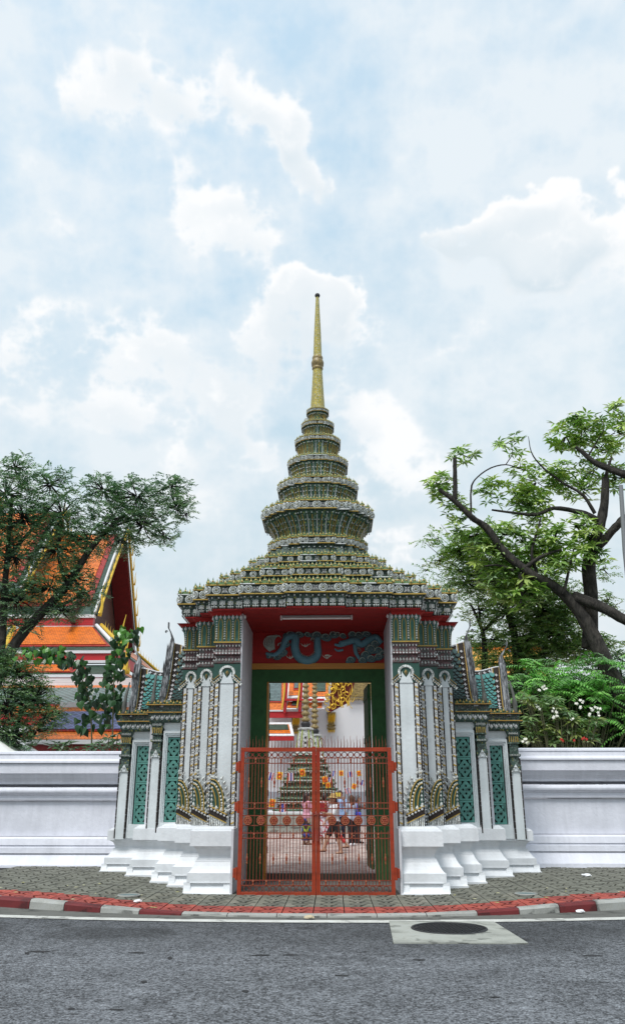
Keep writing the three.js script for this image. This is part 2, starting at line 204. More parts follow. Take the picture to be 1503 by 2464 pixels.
T.wood = tex(512, .9, (u, v) => { const a = fbm(u * 30, v * 5, 4, 30), b = fbm(u * 4, v * 4, 3, 4); const k = Math.max(.06, .55 + 2.2 * (a - .5) + .8 * (b - .5)); return [k, k, k * 1.02]; });
T.court = tex(512, 2.4, (u, v) => { const n = 8, r = Math.floor(v * n), x = u * n + (r & 1) * .5, fx = x - Math.floor(x), fy = v * n - r, g = Math.min(ss(0, .06, fx), ss(0, .06, fy)), id = h2((Math.floor(x) % n) + 3, r + 8), q = fbm(u * 10, v * 10, 4, 10); const k = (.6 + .5 * id) * (.7 + .6 * q) * (.5 + .5 * g); return [k, k * .9, k * .88]; });
T.speck = tex(256, .8, (u, v) => { const a = fbm(u * 8, v * 8, 4, 8), b = vn(u * 120, v * 120, 120); return .85 + .4 * (a - .5) + .12 * (b - .5); });
const M = {
  white: mat(L(.80, .82, .84), .62, { map: T.plaster, bumpMap: T.plasterBump, bumpScale: .004 }),
  wall: mat(L(.79, .80, .87), .62, { map: T.plaster, bumpMap: T.plasterBump, bumpScale: .005 }),
  shaft: mat(L(.74, .79, .80), .55, { map: T.plaster, bumpMap: T.plasterBump, bumpScale: .003 }),
  jamb: mat(L(.66, .66, .69), .7, { map: T.plaster, bumpMap: T.plasterBump, bumpScale: .003 }),
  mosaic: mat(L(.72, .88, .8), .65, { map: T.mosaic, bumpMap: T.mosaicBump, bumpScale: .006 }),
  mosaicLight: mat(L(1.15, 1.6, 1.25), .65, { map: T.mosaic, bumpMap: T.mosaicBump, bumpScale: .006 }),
  maroon: mat(L(1, 1, 1), .6, { map: T.maroon }),
  gold: mat(L(1, 1, 1), .3, { map: T.gold, bumpMap: T.mosaicBump, bumpScale: .004 }),
  yellow: mat(L(.52, .34, .06), .45, { map: T.speck }),
  ceramic: mat(L(.86, .90, .88), .55, { map: T.ceramic, vertexColors: true }),
  ceramicPlain: mat(L(1.05, 1.07, 1.06), .5, { map: T.ceramic }),
  chip: mat(L(.76, .77, .76), .45, { map: T.speck }),
  green: mat(L(.018, .075, .055), .5, { map: T.speck }),
  teal: mat(L(.07, .29, .25), .35, { map: T.speck }),
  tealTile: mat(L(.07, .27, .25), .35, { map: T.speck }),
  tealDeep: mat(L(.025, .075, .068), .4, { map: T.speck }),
  bud: mat(L(.30, .37, .07), .4, { map: T.speck }),
  budLeaf: mat(L(.10, .19, .055), .4, { map: T.speck }),
  cream: mat(L(.50, .46, .14), .35),
  redDot: mat(L(.42, .035, .015), .3),
  dark: mat(L(.022, .015, .012), .85),
  capGreen: mat(L(.03, .135, .105), .45, { map: T.speck }),
  stone: mat(L(.12, .125, .115), .75, { map: T.concrete }),
  redPaint: mat(L(.44, .014, .012), .7, { map: T.speck }),
  ochre: mat(L(.58, .24, .02), .5, { map: T.speck }),
  doorGreen: mat(L(.035, .125, .04), .85, { map: T.speck }),
  gateRed: mat(L(.35, .038, .006), .75, { map: T.worn }),
  gateBar: mat(L(.23, .045, .018), .65, { map: T.worn }),
  copper: mat(L(.36, .10, .038), .5, { map: T.worn }),
  asphalt: mat(L(1, 1, 1), .9, { map: T.asphalt, bumpMap: T.asphaltBump, bumpScale: .006, vertexColors: true }),
  asphaltDark: mat(L(.80, .80, .82), .9, { map: T.asphalt, bumpMap: T.asphaltBump, bumpScale: .006 }),
  tar: mat(L(.035, .035, .037), .95, { map: T.speck }),
  line: mat(L(.62, .62, .6), .8, { map: T.concrete }),
  kerbRed: mat(L(.15, .014, .016), .65, { map: T.concrete }),
  kerbGrey: mat(L(.36, .365, .35), .85, { map: T.concrete }),
  gutter: mat(L(.13, .13, .12), .9, { map: T.concrete }),
  paver: mat(L(.215, .21, .17), .85, { map: T.concrete }), paver2: mat(L(.175, .175, .145), .85, { map: T.concrete }), paver3: mat(L(.25, .24, .2), .85, { map: T.concrete }),
  paverRed: mat(L(.46, .085, .06), .75, { map: T.concrete }), paverRed2: mat(L(.36, .065, .05), .75, { map: T.concrete }),
  joint: mat(L(.022, .021, .018), .95, { map: T.concrete }),
  slab: mat(L(.37, .38, .35), .9, { map: T.concrete }),
  iron: mat(L(.022, .022, .024), .6),
  greyWood: mat(L(.34, .35, .36), .8, { map: T.wood, bumpMap: T.wood, bumpScale: .02 }),
  orange: mat(L(.85, .20, .016), .4, { map: T.scales, bumpMap: T.scaleBump, bumpScale: .02 }),
  roofGreen: mat(L(.055, .10, .07), .4, { map: T.scales, bumpMap: T.scaleBump, bumpScale: .02 }),
  roofGrey: mat(L(.14, .2, .2), .4, { map: T.scales, bumpMap: T.scaleBump, bumpScale: .02 }),
  roofNet: mat(L(.24, .34, .33), .4, { map: T.net, bumpMap: T.scaleBump, bumpScale: .02 }), roofBlueNet: mat(L(.17, .19, .44), .4, { map: T.net }),
  roofBlue: mat(L(.07, .08, .2), .4, { map: T.scales, bumpMap: T.scaleBump, bumpScale: .02 }),
  roofRed: mat(L(.42, .035, .025), .4, { map: T.scales, bumpMap: T.scaleBump, bumpScale: .02 }),
  red: mat(L(.55, .02, .025), .45, { map: T.speck }), trim: mat(L(.82, .82, .84), .5, { map: T.speck }),
  deepRed: mat(L(.2, .012, .012), .6, { map: T.speck }),
  goldLeaf: mat(L(.75, .48, .05), .3, { metalness: .35 }), goldPale: mat(L(.5, .36, .14), .4, { map: T.ceramic }),
  court: mat(L(.5, .42, .38), .85, { map: T.court }), earth: mat(L(.16, .15, .12), .95, { map: T.concrete }),
  bark: mat(L(.06, .055, .05), .9, { map: T.bark, bumpMap: T.barkBump, bumpScale: .03 }),
  leaf: new THREE.MeshPhysicalMaterial({ color: 0xffffff, vertexColors: true, roughness: .6, transmission: .45, thickness: 0, side: THREE.DoubleSide }),
  stem: mat(L(.1, .1, .05), .8),
};
// ------------------------------------------------------------------ ground, road, kerb, pavement
const hill = (x) => .02 + .105 * ss(1.5, 4.6, Math.abs(x));
const kz = (x) => 2.6 - .045 * Math.min(Math.abs(x), 8) ** 2;             // front foot of the kerb
const lz = (x) => 3.08 - .021 * Math.min(Math.abs(x), 10) ** 2;            // front edge of the painted line
function sheet(x0, x1, nx, nz, zf, y, col) { const pos = [], c = [], q = (i, j) => { const x = mix(x0, x1, i / nx), [za, zb] = zf(x), z = mix(za, zb, j / nz); return [x, typeof y === 'function' ? y(x, z) : y, z]; };
  for (let i = 0; i < nx; i++) for (let j = 0; j < nz; j++) { const A = q(i, j), B = q(i + 1, j), C = q(i + 1, j + 1), D = q(i, j + 1); for (const p of [A, D, C, A, C, B]) { pos.push(...p); if (col) c.push(...col(p[0], p[2])); } }
  const g = new THREE.BufferGeometry(); g.setAttribute('position', new THREE.Float32BufferAttribute(pos, 3)); if (col) g.setAttribute('color', new THREE.Float32BufferAttribute(c, 3)); g.computeVertexNormals(); return boxUV(g); }
struct('ground', sheet(-500, 500, 2, 2, () => [-900, 300], -.06), M.earth);
struct('road', sheet(-16, 16, 260, 120, (x) => [lz(x) - .6, 24], 0, (x, z) => {   // wear: paler wheel path, darker by the kerb, oil spots
  let k = 1.2 + .45 * (fbm(x * .5 + 7, z * .9, 4) - .5) + .4 * (fbm(x * 2.2, z * 3.1, 3) - .5); k *= mix(.6, 1, ss(3.2, 5.6, z + (fbm(x * .8, z, 2) - .5) * 1.2)); k *= mix(1, .82, ss(7, 9.5, z));
  const patch = (cx, cz, rx, rz, s) => { const q = Math.hypot((x - cx) / rx, (z - cz + .12 * (x - cx)) / rz) + (fbm(x * 2 + 3, z * 2, 3) - .5) * .5; k *= 1 - s * ss(1.08, .92, q); }; patch(-2.5, 3.95, .75, .5, .34); patch(-4.9, 3.8, 1.1, .8, .3); patch(1.9, 4.2, 2.1, 1.15, .22); patch(4.2, 4.4, .9, .4, -.25); const sp = fbm(x * 1.6 + 30, z * 2.4, 4); k *= 1 - .4 * ss(.66, .76, sp); return [k * .98, k, k * 1.03]; }), M.asphalt);
for (const [px, py, w, h, n] of [[347, 2363, 20, 3, 0], [590, 2386, 22, 3, 1], [172, 2428, 22, 3, 2], [410, 2306, 12, 4, 3], [625, 2299, 60, 2, 4], [700, 2298, 44, 2, 5], [280, 2430, 40, 2, 6], [65, 2294, 14, 3, 7], [95, 2290, 70, 2, 8], [330, 2293, 50, 2, 9], [1260, 2262, 26, 3, 10], [1010, 2310, 40, 2, 11], [1420, 2300, 60, 2, 12], [1190, 2400, 30, 2, 13], [820, 2348, 50, 2, 14]]) {
  const r = rng(200 + n), f = (x, y) => { const q = ray(x, y), t = -1.6 / q.y; return [.3 + q.x * t, 15 + q.z * t]; }, pts = []; for (let k = 0; k < 14; k++) { const a = k / 14 * 6.283, q = rr(.55, 1.1, r); const [x, z] = f(px + Math.cos(a) * w / 2 * q, py + Math.sin(a) * h * q); pts.push(new THREE.Vector2(x, -z)); }
  struct('tar_spot', prep(new THREE.ShapeGeometry(new THREE.Shape(pts))).rotateX(-Math.PI / 2).translate(0, .004, 0), M.tar, 'small dark worn spot in the asphalt'); }
struct('gutter', sheet(-30, 30, 120, 1, (x) => [kz(x) - .25, lz(x) - .2], .004), M.gutter);
struct('road_line', sheet(-30, 30, 120, 1, (x) => [lz(x) - .235, lz(x)], .008), M.line, 'white painted line along the road edge');
struct('courtyard', sheet(-60, 60, 2, 2, () => [-130, -2.4], .0), M.court, 'courtyard paved with pink stone slabs');
struct('passage_floor', box(-1.45, 1.45, -.05, .012, -2.45, .02), M.gutter);
const pavement = struct('pavement', sheet(-40, 40, 160, 8, (x) => [-6, kz(x) - .1], (x) => hill(x) - .035), M.joint, 'raised pavement of interlocking concrete pavers');
{ // kerb stones, red and bare in turn, flush where the gateway drive crosses
  const kerb = new THREE.Group(); kerb.name = 'kerb'; kerb.userData.kind = 'structure'; kerb.userData.label = 'kerb of red painted and bare concrete stones'; scene.add(kerb);
  const edges = [-8.5, -7.9, -7.3, -6.7, -6.08, -5.47, -4.87, -4.27, -3.68, -3.09, -2.49, -1.86, -1.2, -.5, .2, .9, 1.6, 2.33, 2.95, 3.57, 4.17, 4.77, 5.37, 5.97, 6.57, 7.17, 7.8];
  for (let i = 0; i + 1 < edges.length; i++) { const a = edges[i] + .006, b = edges[i + 1] - .006, mid = (a + b) / 2, drop = mid > -1.86 && mid < 2.33; const isRed = !drop && (mid < 0 ? i % 2 === 0 : i % 2 === 1); const pos = [];
    const prof = (x) => { const h = hill(x) + .012; return [[-.06, kz(x)], [h * .75, kz(x) - .015], [h - .008, kz(x) - .045], [h, kz(x) - .075], [h, kz(x) - .22], [-.06, kz(x) - .22]].map(([y, z]) => [x, y, z]); };
    const P = prof(a), Q = prof(b); for (let k = 0; k < 5; k++) pos.push(...P[k], ...Q[k], ...Q[k + 1], ...P[k], ...Q[k + 1], ...P[k + 1]); for (const S of [P, Q]) for (let k = 1; k < 5; k++) S === P ? pos.push(...S[0], ...S[k], ...S[k + 1]) : pos.push(...S[0], ...S[k + 1], ...S[k]);
    const g = new THREE.BufferGeometry(); g.setAttribute('position', new THREE.Float32BufferAttribute(pos, 3)); g.computeVertexNormals(); part(kerb, 'kerb_stone', boxUV(g), isRed ? M.kerbRed : M.kerbGrey); }
}
{ // interlocking pavers: three curved pieces to a module, the row by the kerb painted red
  const w = .45, d = .40, S = (v, k) => (.045 * Math.sin(v * 2 * Math.PI) + .012 * Math.sin(v * 4 * Math.PI)) * k, cut = [[0, 0], [.33, 1], [.67, -1], [1, 0]], r = rng(21);
  const piece = [0, 1, 2].map((k) => { const [a, ka] = cut[k], [b, kb] = cut[k + 1], n = 8, pts = []; const ga = k === 0 ? .008 : .017, gb = k === 2 ? .008 : .017; for (let i = 0; i <= n; i++) pts.push([(a - .5) * w + S(i / n, ka) + ga, (i / n - .5) * (d - .028)]); for (let i = n; i >= 0; i--) pts.push([(b - .5) * w + S(i / n, kb) - gb, (i / n - .5) * (d - .028)]); return boxUV(prep(extr(pts, .05)).rotateX(-Math.PI / 2).translate(0, -.05, 0)); });
  const hidden = (x, z) => { const a = Math.abs(x); return (a < 1.4 && z < -.05) || (a < 2.2 && z < -.15) || (a < 2.6 && z < -1.1) || (a < 3.0 && z < -1.6) || (a < 3.75 && z < -2.5) || (a < 4.4 && z < -3.3) || z < -4.35; };
  const all = []; for (let i = -15; i < 15; i++) for (let j = 0; j < 16; j++) { const x = (i + .5) * w, z = kz(x) - .23 - (j + .5) * d; if (!hidden(x, z) && Math.abs(x) < 6.6) for (let k = 0; k < 3; k++) all.push({ x, z, k, j, score: (15 - z) + Math.abs(x) * .25 }); }
  all.sort((p, q) => p.score - q.score); const rest = [[], [], []]; const red = [[], [], []];
  all.forEach((p, n) => { const m = p.j < 2 ? (r() < .5 ? M.paverRed : M.paverRed2) : [M.paver, M.paver2, M.paver3][Math.floor(r() * 2.4)]; const tilt = rr(-.006, .006, r), y = hill(p.x) + rr(-.004, .003, r), slope = Math.atan2(hill(p.x + .1) - hill(p.x - .1), .2), sh = Math.atan(.09 * p.x);
    if (n < 300) { const o = part(pavement, p.j < 2 ? 'red_paver' : 'paver', piece[p.k], m, [p.x, y, p.z]); o.rotation.set(tilt, 0, slope); } else (p.j < 2 ? red : rest)[p.k].push(TM(p.x, y, p.z, 0, tilt, slope)); });
  stuff(part(pavement, 'pavers', merge(rest.map((m, k) => m.length ? stamp(piece[k], m) : []).flat()), M.paver2));
  if (red.some((q) => q.length)) stuff(part(pavement, 'red_pavers', merge(red.map((m, k) => m.length ? stamp(piece[k], m) : []).flat()), M.paverRed));
}
{ // manhole with its concrete surround in the road, two small covers in the pavement
  const t = thing('manhole', 'round black iron manhole cover in a pale concrete slab on the road', 'manhole cover', [1.74, 0, 3.58]);
  const sq = [[-.76, -1.05], [.78, -1.05], [.70, .62], [-.70, .66]], hole = []; for (let i = 0; i < 32; i++) hole.push([.02 + .485 * Math.cos(i / 16 * Math.PI), .485 * Math.sin(i / 16 * Math.PI)]);
  part(t, 'concrete_surround', prep(extr(sq, .02, 0, [hole])).rotateX(-Math.PI / 2).translate(0, -.006, 0), M.slab);
  part(t, 'iron_ring', prep(new THREE.TorusGeometry(.47, .016, 6, 40)).rotateX(Math.PI / 2).translate(.02, .012, 0), M.iron);
  part(t, 'lid', prep(new THREE.CylinderGeometry(.458, .458, .03, 40)).translate(.02, -.006, 0), M.iron);
  const st = []; for (let i = -8; i <= 8; i++) for (let j = -8; j <= 8; j++) { const x = i * .052 + (j & 1) * .026, z = j * .052; if (Math.hypot(x, z) < .42) st.push(TM(.02 + x, .012, z, (i + j) & 1 ? .78 : -.78)); }
  stuff(part(t, 'raised_studs', stamp(new THREE.BoxGeometry(.042, .01, .016), st), M.iron));
  for (const [x, z, lab] of [[-3.02, .72, 'small round grey cover in the pavement left of the gateway'], [3.42, .55, 'small round teal cover in the pavement right of the gateway']]) {
    const c = thing('drain_cover', lab, 'drain cover', [x, hill(x) + .006, z]); part(c, 'rim', prep(new THREE.TorusGeometry(.17, .02, 6, 28)).rotateX(Math.PI / 2), M.kerbGrey); part(c, 'lid', prep(new THREE.CylinderGeometry(.165, .165, .02, 28)), mat(L(.13, .18, .18), .6)); }
}
// ------------------------------------------------------------------ boundary walls
{
  const prof = [[-.05, .5], [.03, .5], [.05, .47], [.14, .46], [.15, .435], [.3, .31], [.36, .26], [.375, .26], [.38, .295], [.50, .285], [.52, .25], [.545, .25], [.55, .275], [.68, .24], [.72, .13], [.73, .09], [1.49, .085], [1.5, .15], [1.53, .16], [1.61, .145], [1.66, .21], [1.675, .21], [1.68, .245], [1.72, .25], [1.76, .23], [1.79, .2], [1.86, .15], [1.92, .16], [2.0, .235], [2.09, .285], [2.10, .33], [2.32, .325], [2.33, .365], [2.37, .36], [2.42, .31], [2.52, .29], [2.53, .31], [2.57, .30], [2.58, .25], [2.6, .2], [2.6, -.2], [-.05, -.2]];
  for (const s of [-1, 1]) { const t = thing('boundary_wall', s < 0 ? 'white moulded boundary wall left of the gateway' : 'white moulded boundary wall right of the gateway', 'wall', [0, s < 0 ? .0 : .06, -4.82]);
    const cut = (a, b) => prof.filter(([y, z]) => z > -.1 && y >= a && y <= b); const seg = (n, a, b) => { const p = cut(a, b); p.push([b, -.2], [a, -.2]); part(t, n, sweep(s < 0 ? p : p, s < 0 ? -40 : 3.9, s < 0 ? -3.9 : 40), M.wall); };
    seg('base_moulding', -.05, .375); seg('lower_band', .376, .72); seg('panel', .725, 1.49); seg('upper_band', 1.495, 1.79); seg('cornice', 1.80, 2.32); seg('coping', 2.325, 2.6); }
}
// ------------------------------------------------------------------ the gateway
const gate = thing('temple_gateway', 'ornate temple gateway with ceramic mosaic roof tiers and tall gold spire', 'gateway');
const CZ = -2.72;
const both = (parent, name, g, m) => { if (Array.isArray(g)) g = merge(g); const a = part(parent, name, g, m), b = part(parent, name, mirrorX(a.geometry), m); return [a, b]; };
const bothStuff = (...a) => both(...a).map(stuff);
// white stepped pedestals with lion-foot bases
{
  const body = [[.195, -.085], [.2, -.085], [.347, -.085], [.352, -.11], [.40, -.155], [.45, -.19], [.515, -.225], [.53, -.225], [.533, -.24], [.574, -.25], [.577, -.275], [.605, -.28], [.64, -.275], [.72, -.235], [.765, -.165], [.772, -.165], [.773, -.11], [1.02, -.11], [1.026, -.135], [1.05, -.14], [1.053, -.175], [1.072, -.18], [1.075, -.205], [1.09, -.21]];
  const foot = [[-.05, 0], [.03, 0], [.045, -.03], [.1, -.09], [.15, -.122], [.195, -.132]];
  const B = [[-2.3, -.02, -1.6, 1.0], [-2.72, -.85, -2.2, 1.003], [-3.14, -1.36, -3.0, 1.006], [-3.84, -2.3, -3.6, .962], [-4.56, -3.06, -5.2, .90]];
  B.forEach(([x0, z1, z0, k], i) => { const f = (r) => r.map(([y, o]) => [y * k + (i ? hill(x0) * (1 - y) * .9 : 0), o * .85]); const x1 = -1.452 - i * .004;
    const g = [rectRings(x0, x1, z0, z1, f(body), { x1: 1, z0: 1 }), rectRings(x0, x1, z0, z1, f(foot), { x1: 1, z0: 1 })];
    const br = [[0, -.02], [.03, -.02], [.045, -.033], [.1, -.062], [.15, -.082], [.198, -.085]].map(([y, o]) => [y, o * .85]), prof = [...br.map(([y, o]) => [o - .004, y * k + (i ? hill(x0) * (1 - y) * .9 : 0)]), [-.16, .196 * k + (i ? hill(x0) * .7 : 0)], [-.16, 0]];
    const brk = (x, w) => prep(extr(prof.map(([z, y]) => [-z, y]), w)).rotateY(Math.PI / 2).scale(1, 1, 1).translate(x, 0, z1);
    const wid = (i === 0 ? x1 : B[i - 1][0] - .0) - x0; g.push(brk(x0 + .02, .12)); if (i === 0) g.push(brk(x1 - .14, .12)); 
    g.push(box(x0 + .13, x1 - .02, .188 * k + (i ? hill(x0) * .75 : 0), .2 * k + (i ? hill(x0) * .75 : 0), z1 - .2, z1 - .062));
    both(gate, 'pedestal', g, M.white); });
}
// body, jambs, passage
both(gate, 'body_wall', [box(-1.945, -1.465, 0, 5.0, -4.7, -.6), box(-2.362, -1.468, 0, 4.99, -4.6, -1.2), box(-2.74, -1.47, .9, 4.98, -4.5, -1.75), box(-3.62, -2.9, .9, 3.5, -4.3, -2.78), box(-4.28, -3.3, .8, 3.3, -4.3, -3.48)], M.jamb);
both(gate, 'jamb', [box(-1.462, -1.432, .013, 4.985, -2.52, -.02 - .49), box(-1.475, -1.432, .013, 1.06, -.52, -.03, .004)], M.jamb);
// ceramics shared by the ornaments
const DARK = [.055, .075, .07], WH = [1, 1, 1], GR = [.42, .45, .44];
function rosetteGeo(r, segs = 18) { const pts = [[0, .42], [.16, .4], [.24, .26], [.3, .26], [.36, .38], [.52, .36], [.58, .22], [.63, .22], [.7, .34], [.94, .28], [1, .14], [1, -.1]]; const g = new THREE.LatheGeometry(pts.map(([a, b]) => new THREE.Vector2(a, b)), segs); const p = g.attributes.position; const col = [];
  for (let i = 0; i < p.count; i++) { const x = p.getX(i), z = p.getZ(i), d = Math.hypot(x, z), a = Math.atan2(z, x), k = i % pts.length, w = d > .66 ? 1 + .07 * Math.cos(a * 9) : d > .3 && d < .56 ? 1 + .09 * Math.cos(a * 6) : 1; p.setX(i, x * w); p.setZ(i, z * w); const c = k < 2 ? [.9, .85, .6] : [2, 3, 6, 7].includes(k) ? DARK : k > 9 ? GR : WH; col.push(...c); }
  g.setAttribute('color', new THREE.Float32BufferAttribute(col, 3)); g.rotateX(Math.PI / 2); g.scale(r, r, r); const q = prep(g); q.computeVertexNormals(); return q; }
const ROS = {}; const ros = (r) => ROS[r] ??= boxUV(rosetteGeo(r));
const star4 = merge([0, 1, 2, 3].map((k) => tf(petal(.05, .075, .02), 0, 0, 0, 0, 0, k * Math.PI / 2 + .785)));
const budLeaf = merge([tf(new THREE.ConeGeometry(.03, .115, 5), 0, .0575, -.008), tf(new THREE.ConeGeometry(.02, .065, 4), -.032, .03, 0, 0, 0, .35), tf(new THREE.ConeGeometry(.02, .065, 4), .032, .03, 0, 0, 0, -.35)]);
const budFlower = merge([tf(new THREE.SphereGeometry(.023, 7, 5), 0, .028, .018, 0, 0, 0, V(1, .95, .6)), tf(new THREE.ConeGeometry(.014, .045, 5), 0, .06, .014)]);
const budDot = tf(new THREE.OctahedronGeometry(.0105), 0, .027, .034);
const bead = (r) => new THREE.OctahedronGeometry(r, 1);
function edgesOf(plan, Rr, ox, oz, back = -.4) { const e = []; for (let i = 0; i < plan.length; i++) { const [ax, az] = plan[i], [bx, bz] = plan[(i + 1) % plan.length], dx = (bx - ax) * Rr, dz = (bz - az) * Rr, len = Math.hypot(dx, dz); if (len < .015) continue; const nx = -dz / len, nz = dx / len; if (nz < back) continue; e.push({ a: [ax * Rr + ox, az * Rr + oz], b: [bx * Rr + ox, bz * Rr + oz], len, ang: Math.atan2(nx, nz), nx, nz }); } return e; }
function along(edges, spacing, cb, inset = 0, min = 1) { for (const e of edges) { const l = e.len - inset * 2, n = Math.max(min, Math.round(l / spacing)); for (let k = 0; k < n; k++) { const t = (inset + l * (k + .5) / n) / e.len; cb(mix(e.a[0], e.b[0], t), mix(e.a[1], e.b[1], t), e, k, l / n); } } }
function budRow(parent, edges, y, s, spacing) { const P = [], Q = []; along(edges, spacing, (x, z, e, k) => { P.push(TM(x - e.nx * .01, y, z - e.nz * .01, e.ang, 0, 0, V(s, s * (k & 1 ? 1.25 : .95), s))); Q.push(TM(x - e.nx * (k & 1 ? .03 : 0) * s, y + (k & 1 ? .03 * s : 0), z - e.nz * (k & 1 ? .03 : 0) * s, e.ang, 0, 0, s)); });
  stuff(part(parent, 'bud_leaves', stamp(budLeaf, P), M.budLeaf)); stuff(part(parent, 'bud_flowers', stamp(budFlower, Q), M.bud === 0 ? M.cream : M.cream)); stuff(part(parent, 'bud_centres', stamp(budDot, Q), M.redDot)); }
function strips(parent, edges, y, h, d, r, seg = .34) { const A = [], B = []; along(edges, seg, (x, z, e, k, l) => { (r() < .16 ? B : A).push(TM(x, y, z, e.ang, 0, 0, V(l - .008, h, d))); }); const g = new THREE.BoxGeometry(1, 1, 1); stuff(part(parent, 'glazed_strips', stamp(g, A), M.yellow)); if (B.length) stuff(part(parent, 'pale_strips', stamp(g, B), M.chip)); }
function beads(parent, edges, y, rad, spacing, out = 0) { const A = []; along(edges, spacing, (x, z, e) => A.push(TM(x + e.nx * out, y, z + e.nz * out, e.ang))); if (A.length) stuff(part(parent, 'beads', stamp(bead(rad), A), M.chip)); }
const sym = (h) => [...h.slice().reverse().map(([x, z]) => [-x, z]), ...h, ...h.slice().reverse().map(([x, z]) => [x, -z]), ...h.map(([x, z]) => [-x, -z])];
const planE = sym([[.21, 1], [.21, .958], [.52, .958], [.52, .925], [.755, .925], [.755, .79], [.865, .79], [.865, .655], [1, .655]]);
const planT = sym([[.34, 1], [.34, .93], [.56, .93], [.56, .82], [.72, .82], [.72, .70], [.82, .70], [.82, .56], [.93, .56], [.93, .38], [1, .38]]);
const planH = sym([[.24, 1], [.24, .96], [.54, .96], [.54, .89], [.74, .89], [.74, .76], [.87, .76], [.87, .6], [1, .6]]);
const ceilingRed = ringsGeo(planE, [[5.0, 2.66], [5.028, 2.66]], true, true).translate(0, 0, CZ);
part(gate, 'soffit', ceilingRed, M.redPaint);
// main cornice
const tierRnd = rng(11);
function tier(name, plan, Rr, y0, y1, o) { // one cornice: rosette band between two glazed strips, buds on top
  const d = .035 * o.s, t = part(gate, name, ringsGeo(plan, [[y0 - .02 * o.s, Rr - .05], [y0, Rr + .01], [y0 + .03 * o.s, Rr + .012], [y0 + .034 * o.s, Rr - d], [y1 - .034 * o.s, Rr - d], [y1 - .03 * o.s, Rr + .012], [y1, Rr + .012], [y1 + .004, Rr - .06], [y1 + .05, Rr - .16]]).translate(0, 0, CZ), M.mosaic);
  const E1 = edgesOf(plan, Rr + .012, 0, CZ), E0 = edgesOf(plan, Rr - d, 0, CZ);
  strips(t, E1, y0 + .013 * o.s, .021 * o.s, .022, tierRnd); strips(t, E1, y1 - .010 * o.s, .020 * o.s, .022, tierRnd);
  budRow(t, E1, y1, o.bud, o.bud * .078);
  const rad = (y1 - y0) * .5 * (o.k ?? .78), ym = (y0 + y1) / 2, g = ros(Math.round(rad * 1000) / 1000), list = [], st = [];
  along(E0, o.gap ?? rad * 3.7, (x, z, e, k, l) => { if (e.len > rad * 1.6) list.push([x + e.nx * .012, z + e.nz * .012, e.ang]); if (e.len > .25) for (const q of [-.5, .5]) st.push(TM(x + Math.cos(e.ang) * l * q + e.nx * .01, ym, z - Math.sin(e.ang) * l * q + e.nz * .01, e.ang, 0, 0, rad / .075)); });
  for (let i = 0; i < plan.length; i++) { const [px, pz] = plan[(i + plan.length - 1) % plan.length], [x, z] = plan[i], [nx, nz] = plan[(i + 1) % plan.length]; const cr = (x - px) * (nz - z) - (z - pz) * (nx - x); if (cr < 0 && z > -.1) { list.push([x * (Rr - d) + Math.sign(x) * .004, z * (Rr - d) + CZ + .004, Math.sign(x) * .6]); } }
  if (o.single) for (const [x, z, a] of list) part(t, 'rosette', g, M.ceramic, [x, ym, z], a); else stuff(part(t, 'rosettes', stamp(g, list.map(([x, z, a]) => TM(x, ym, z, a))), M.ceramic));
  if (st.length) stuff(part(t, 'star_flowers', stamp(star4, st), M.chip));
  return t;
}
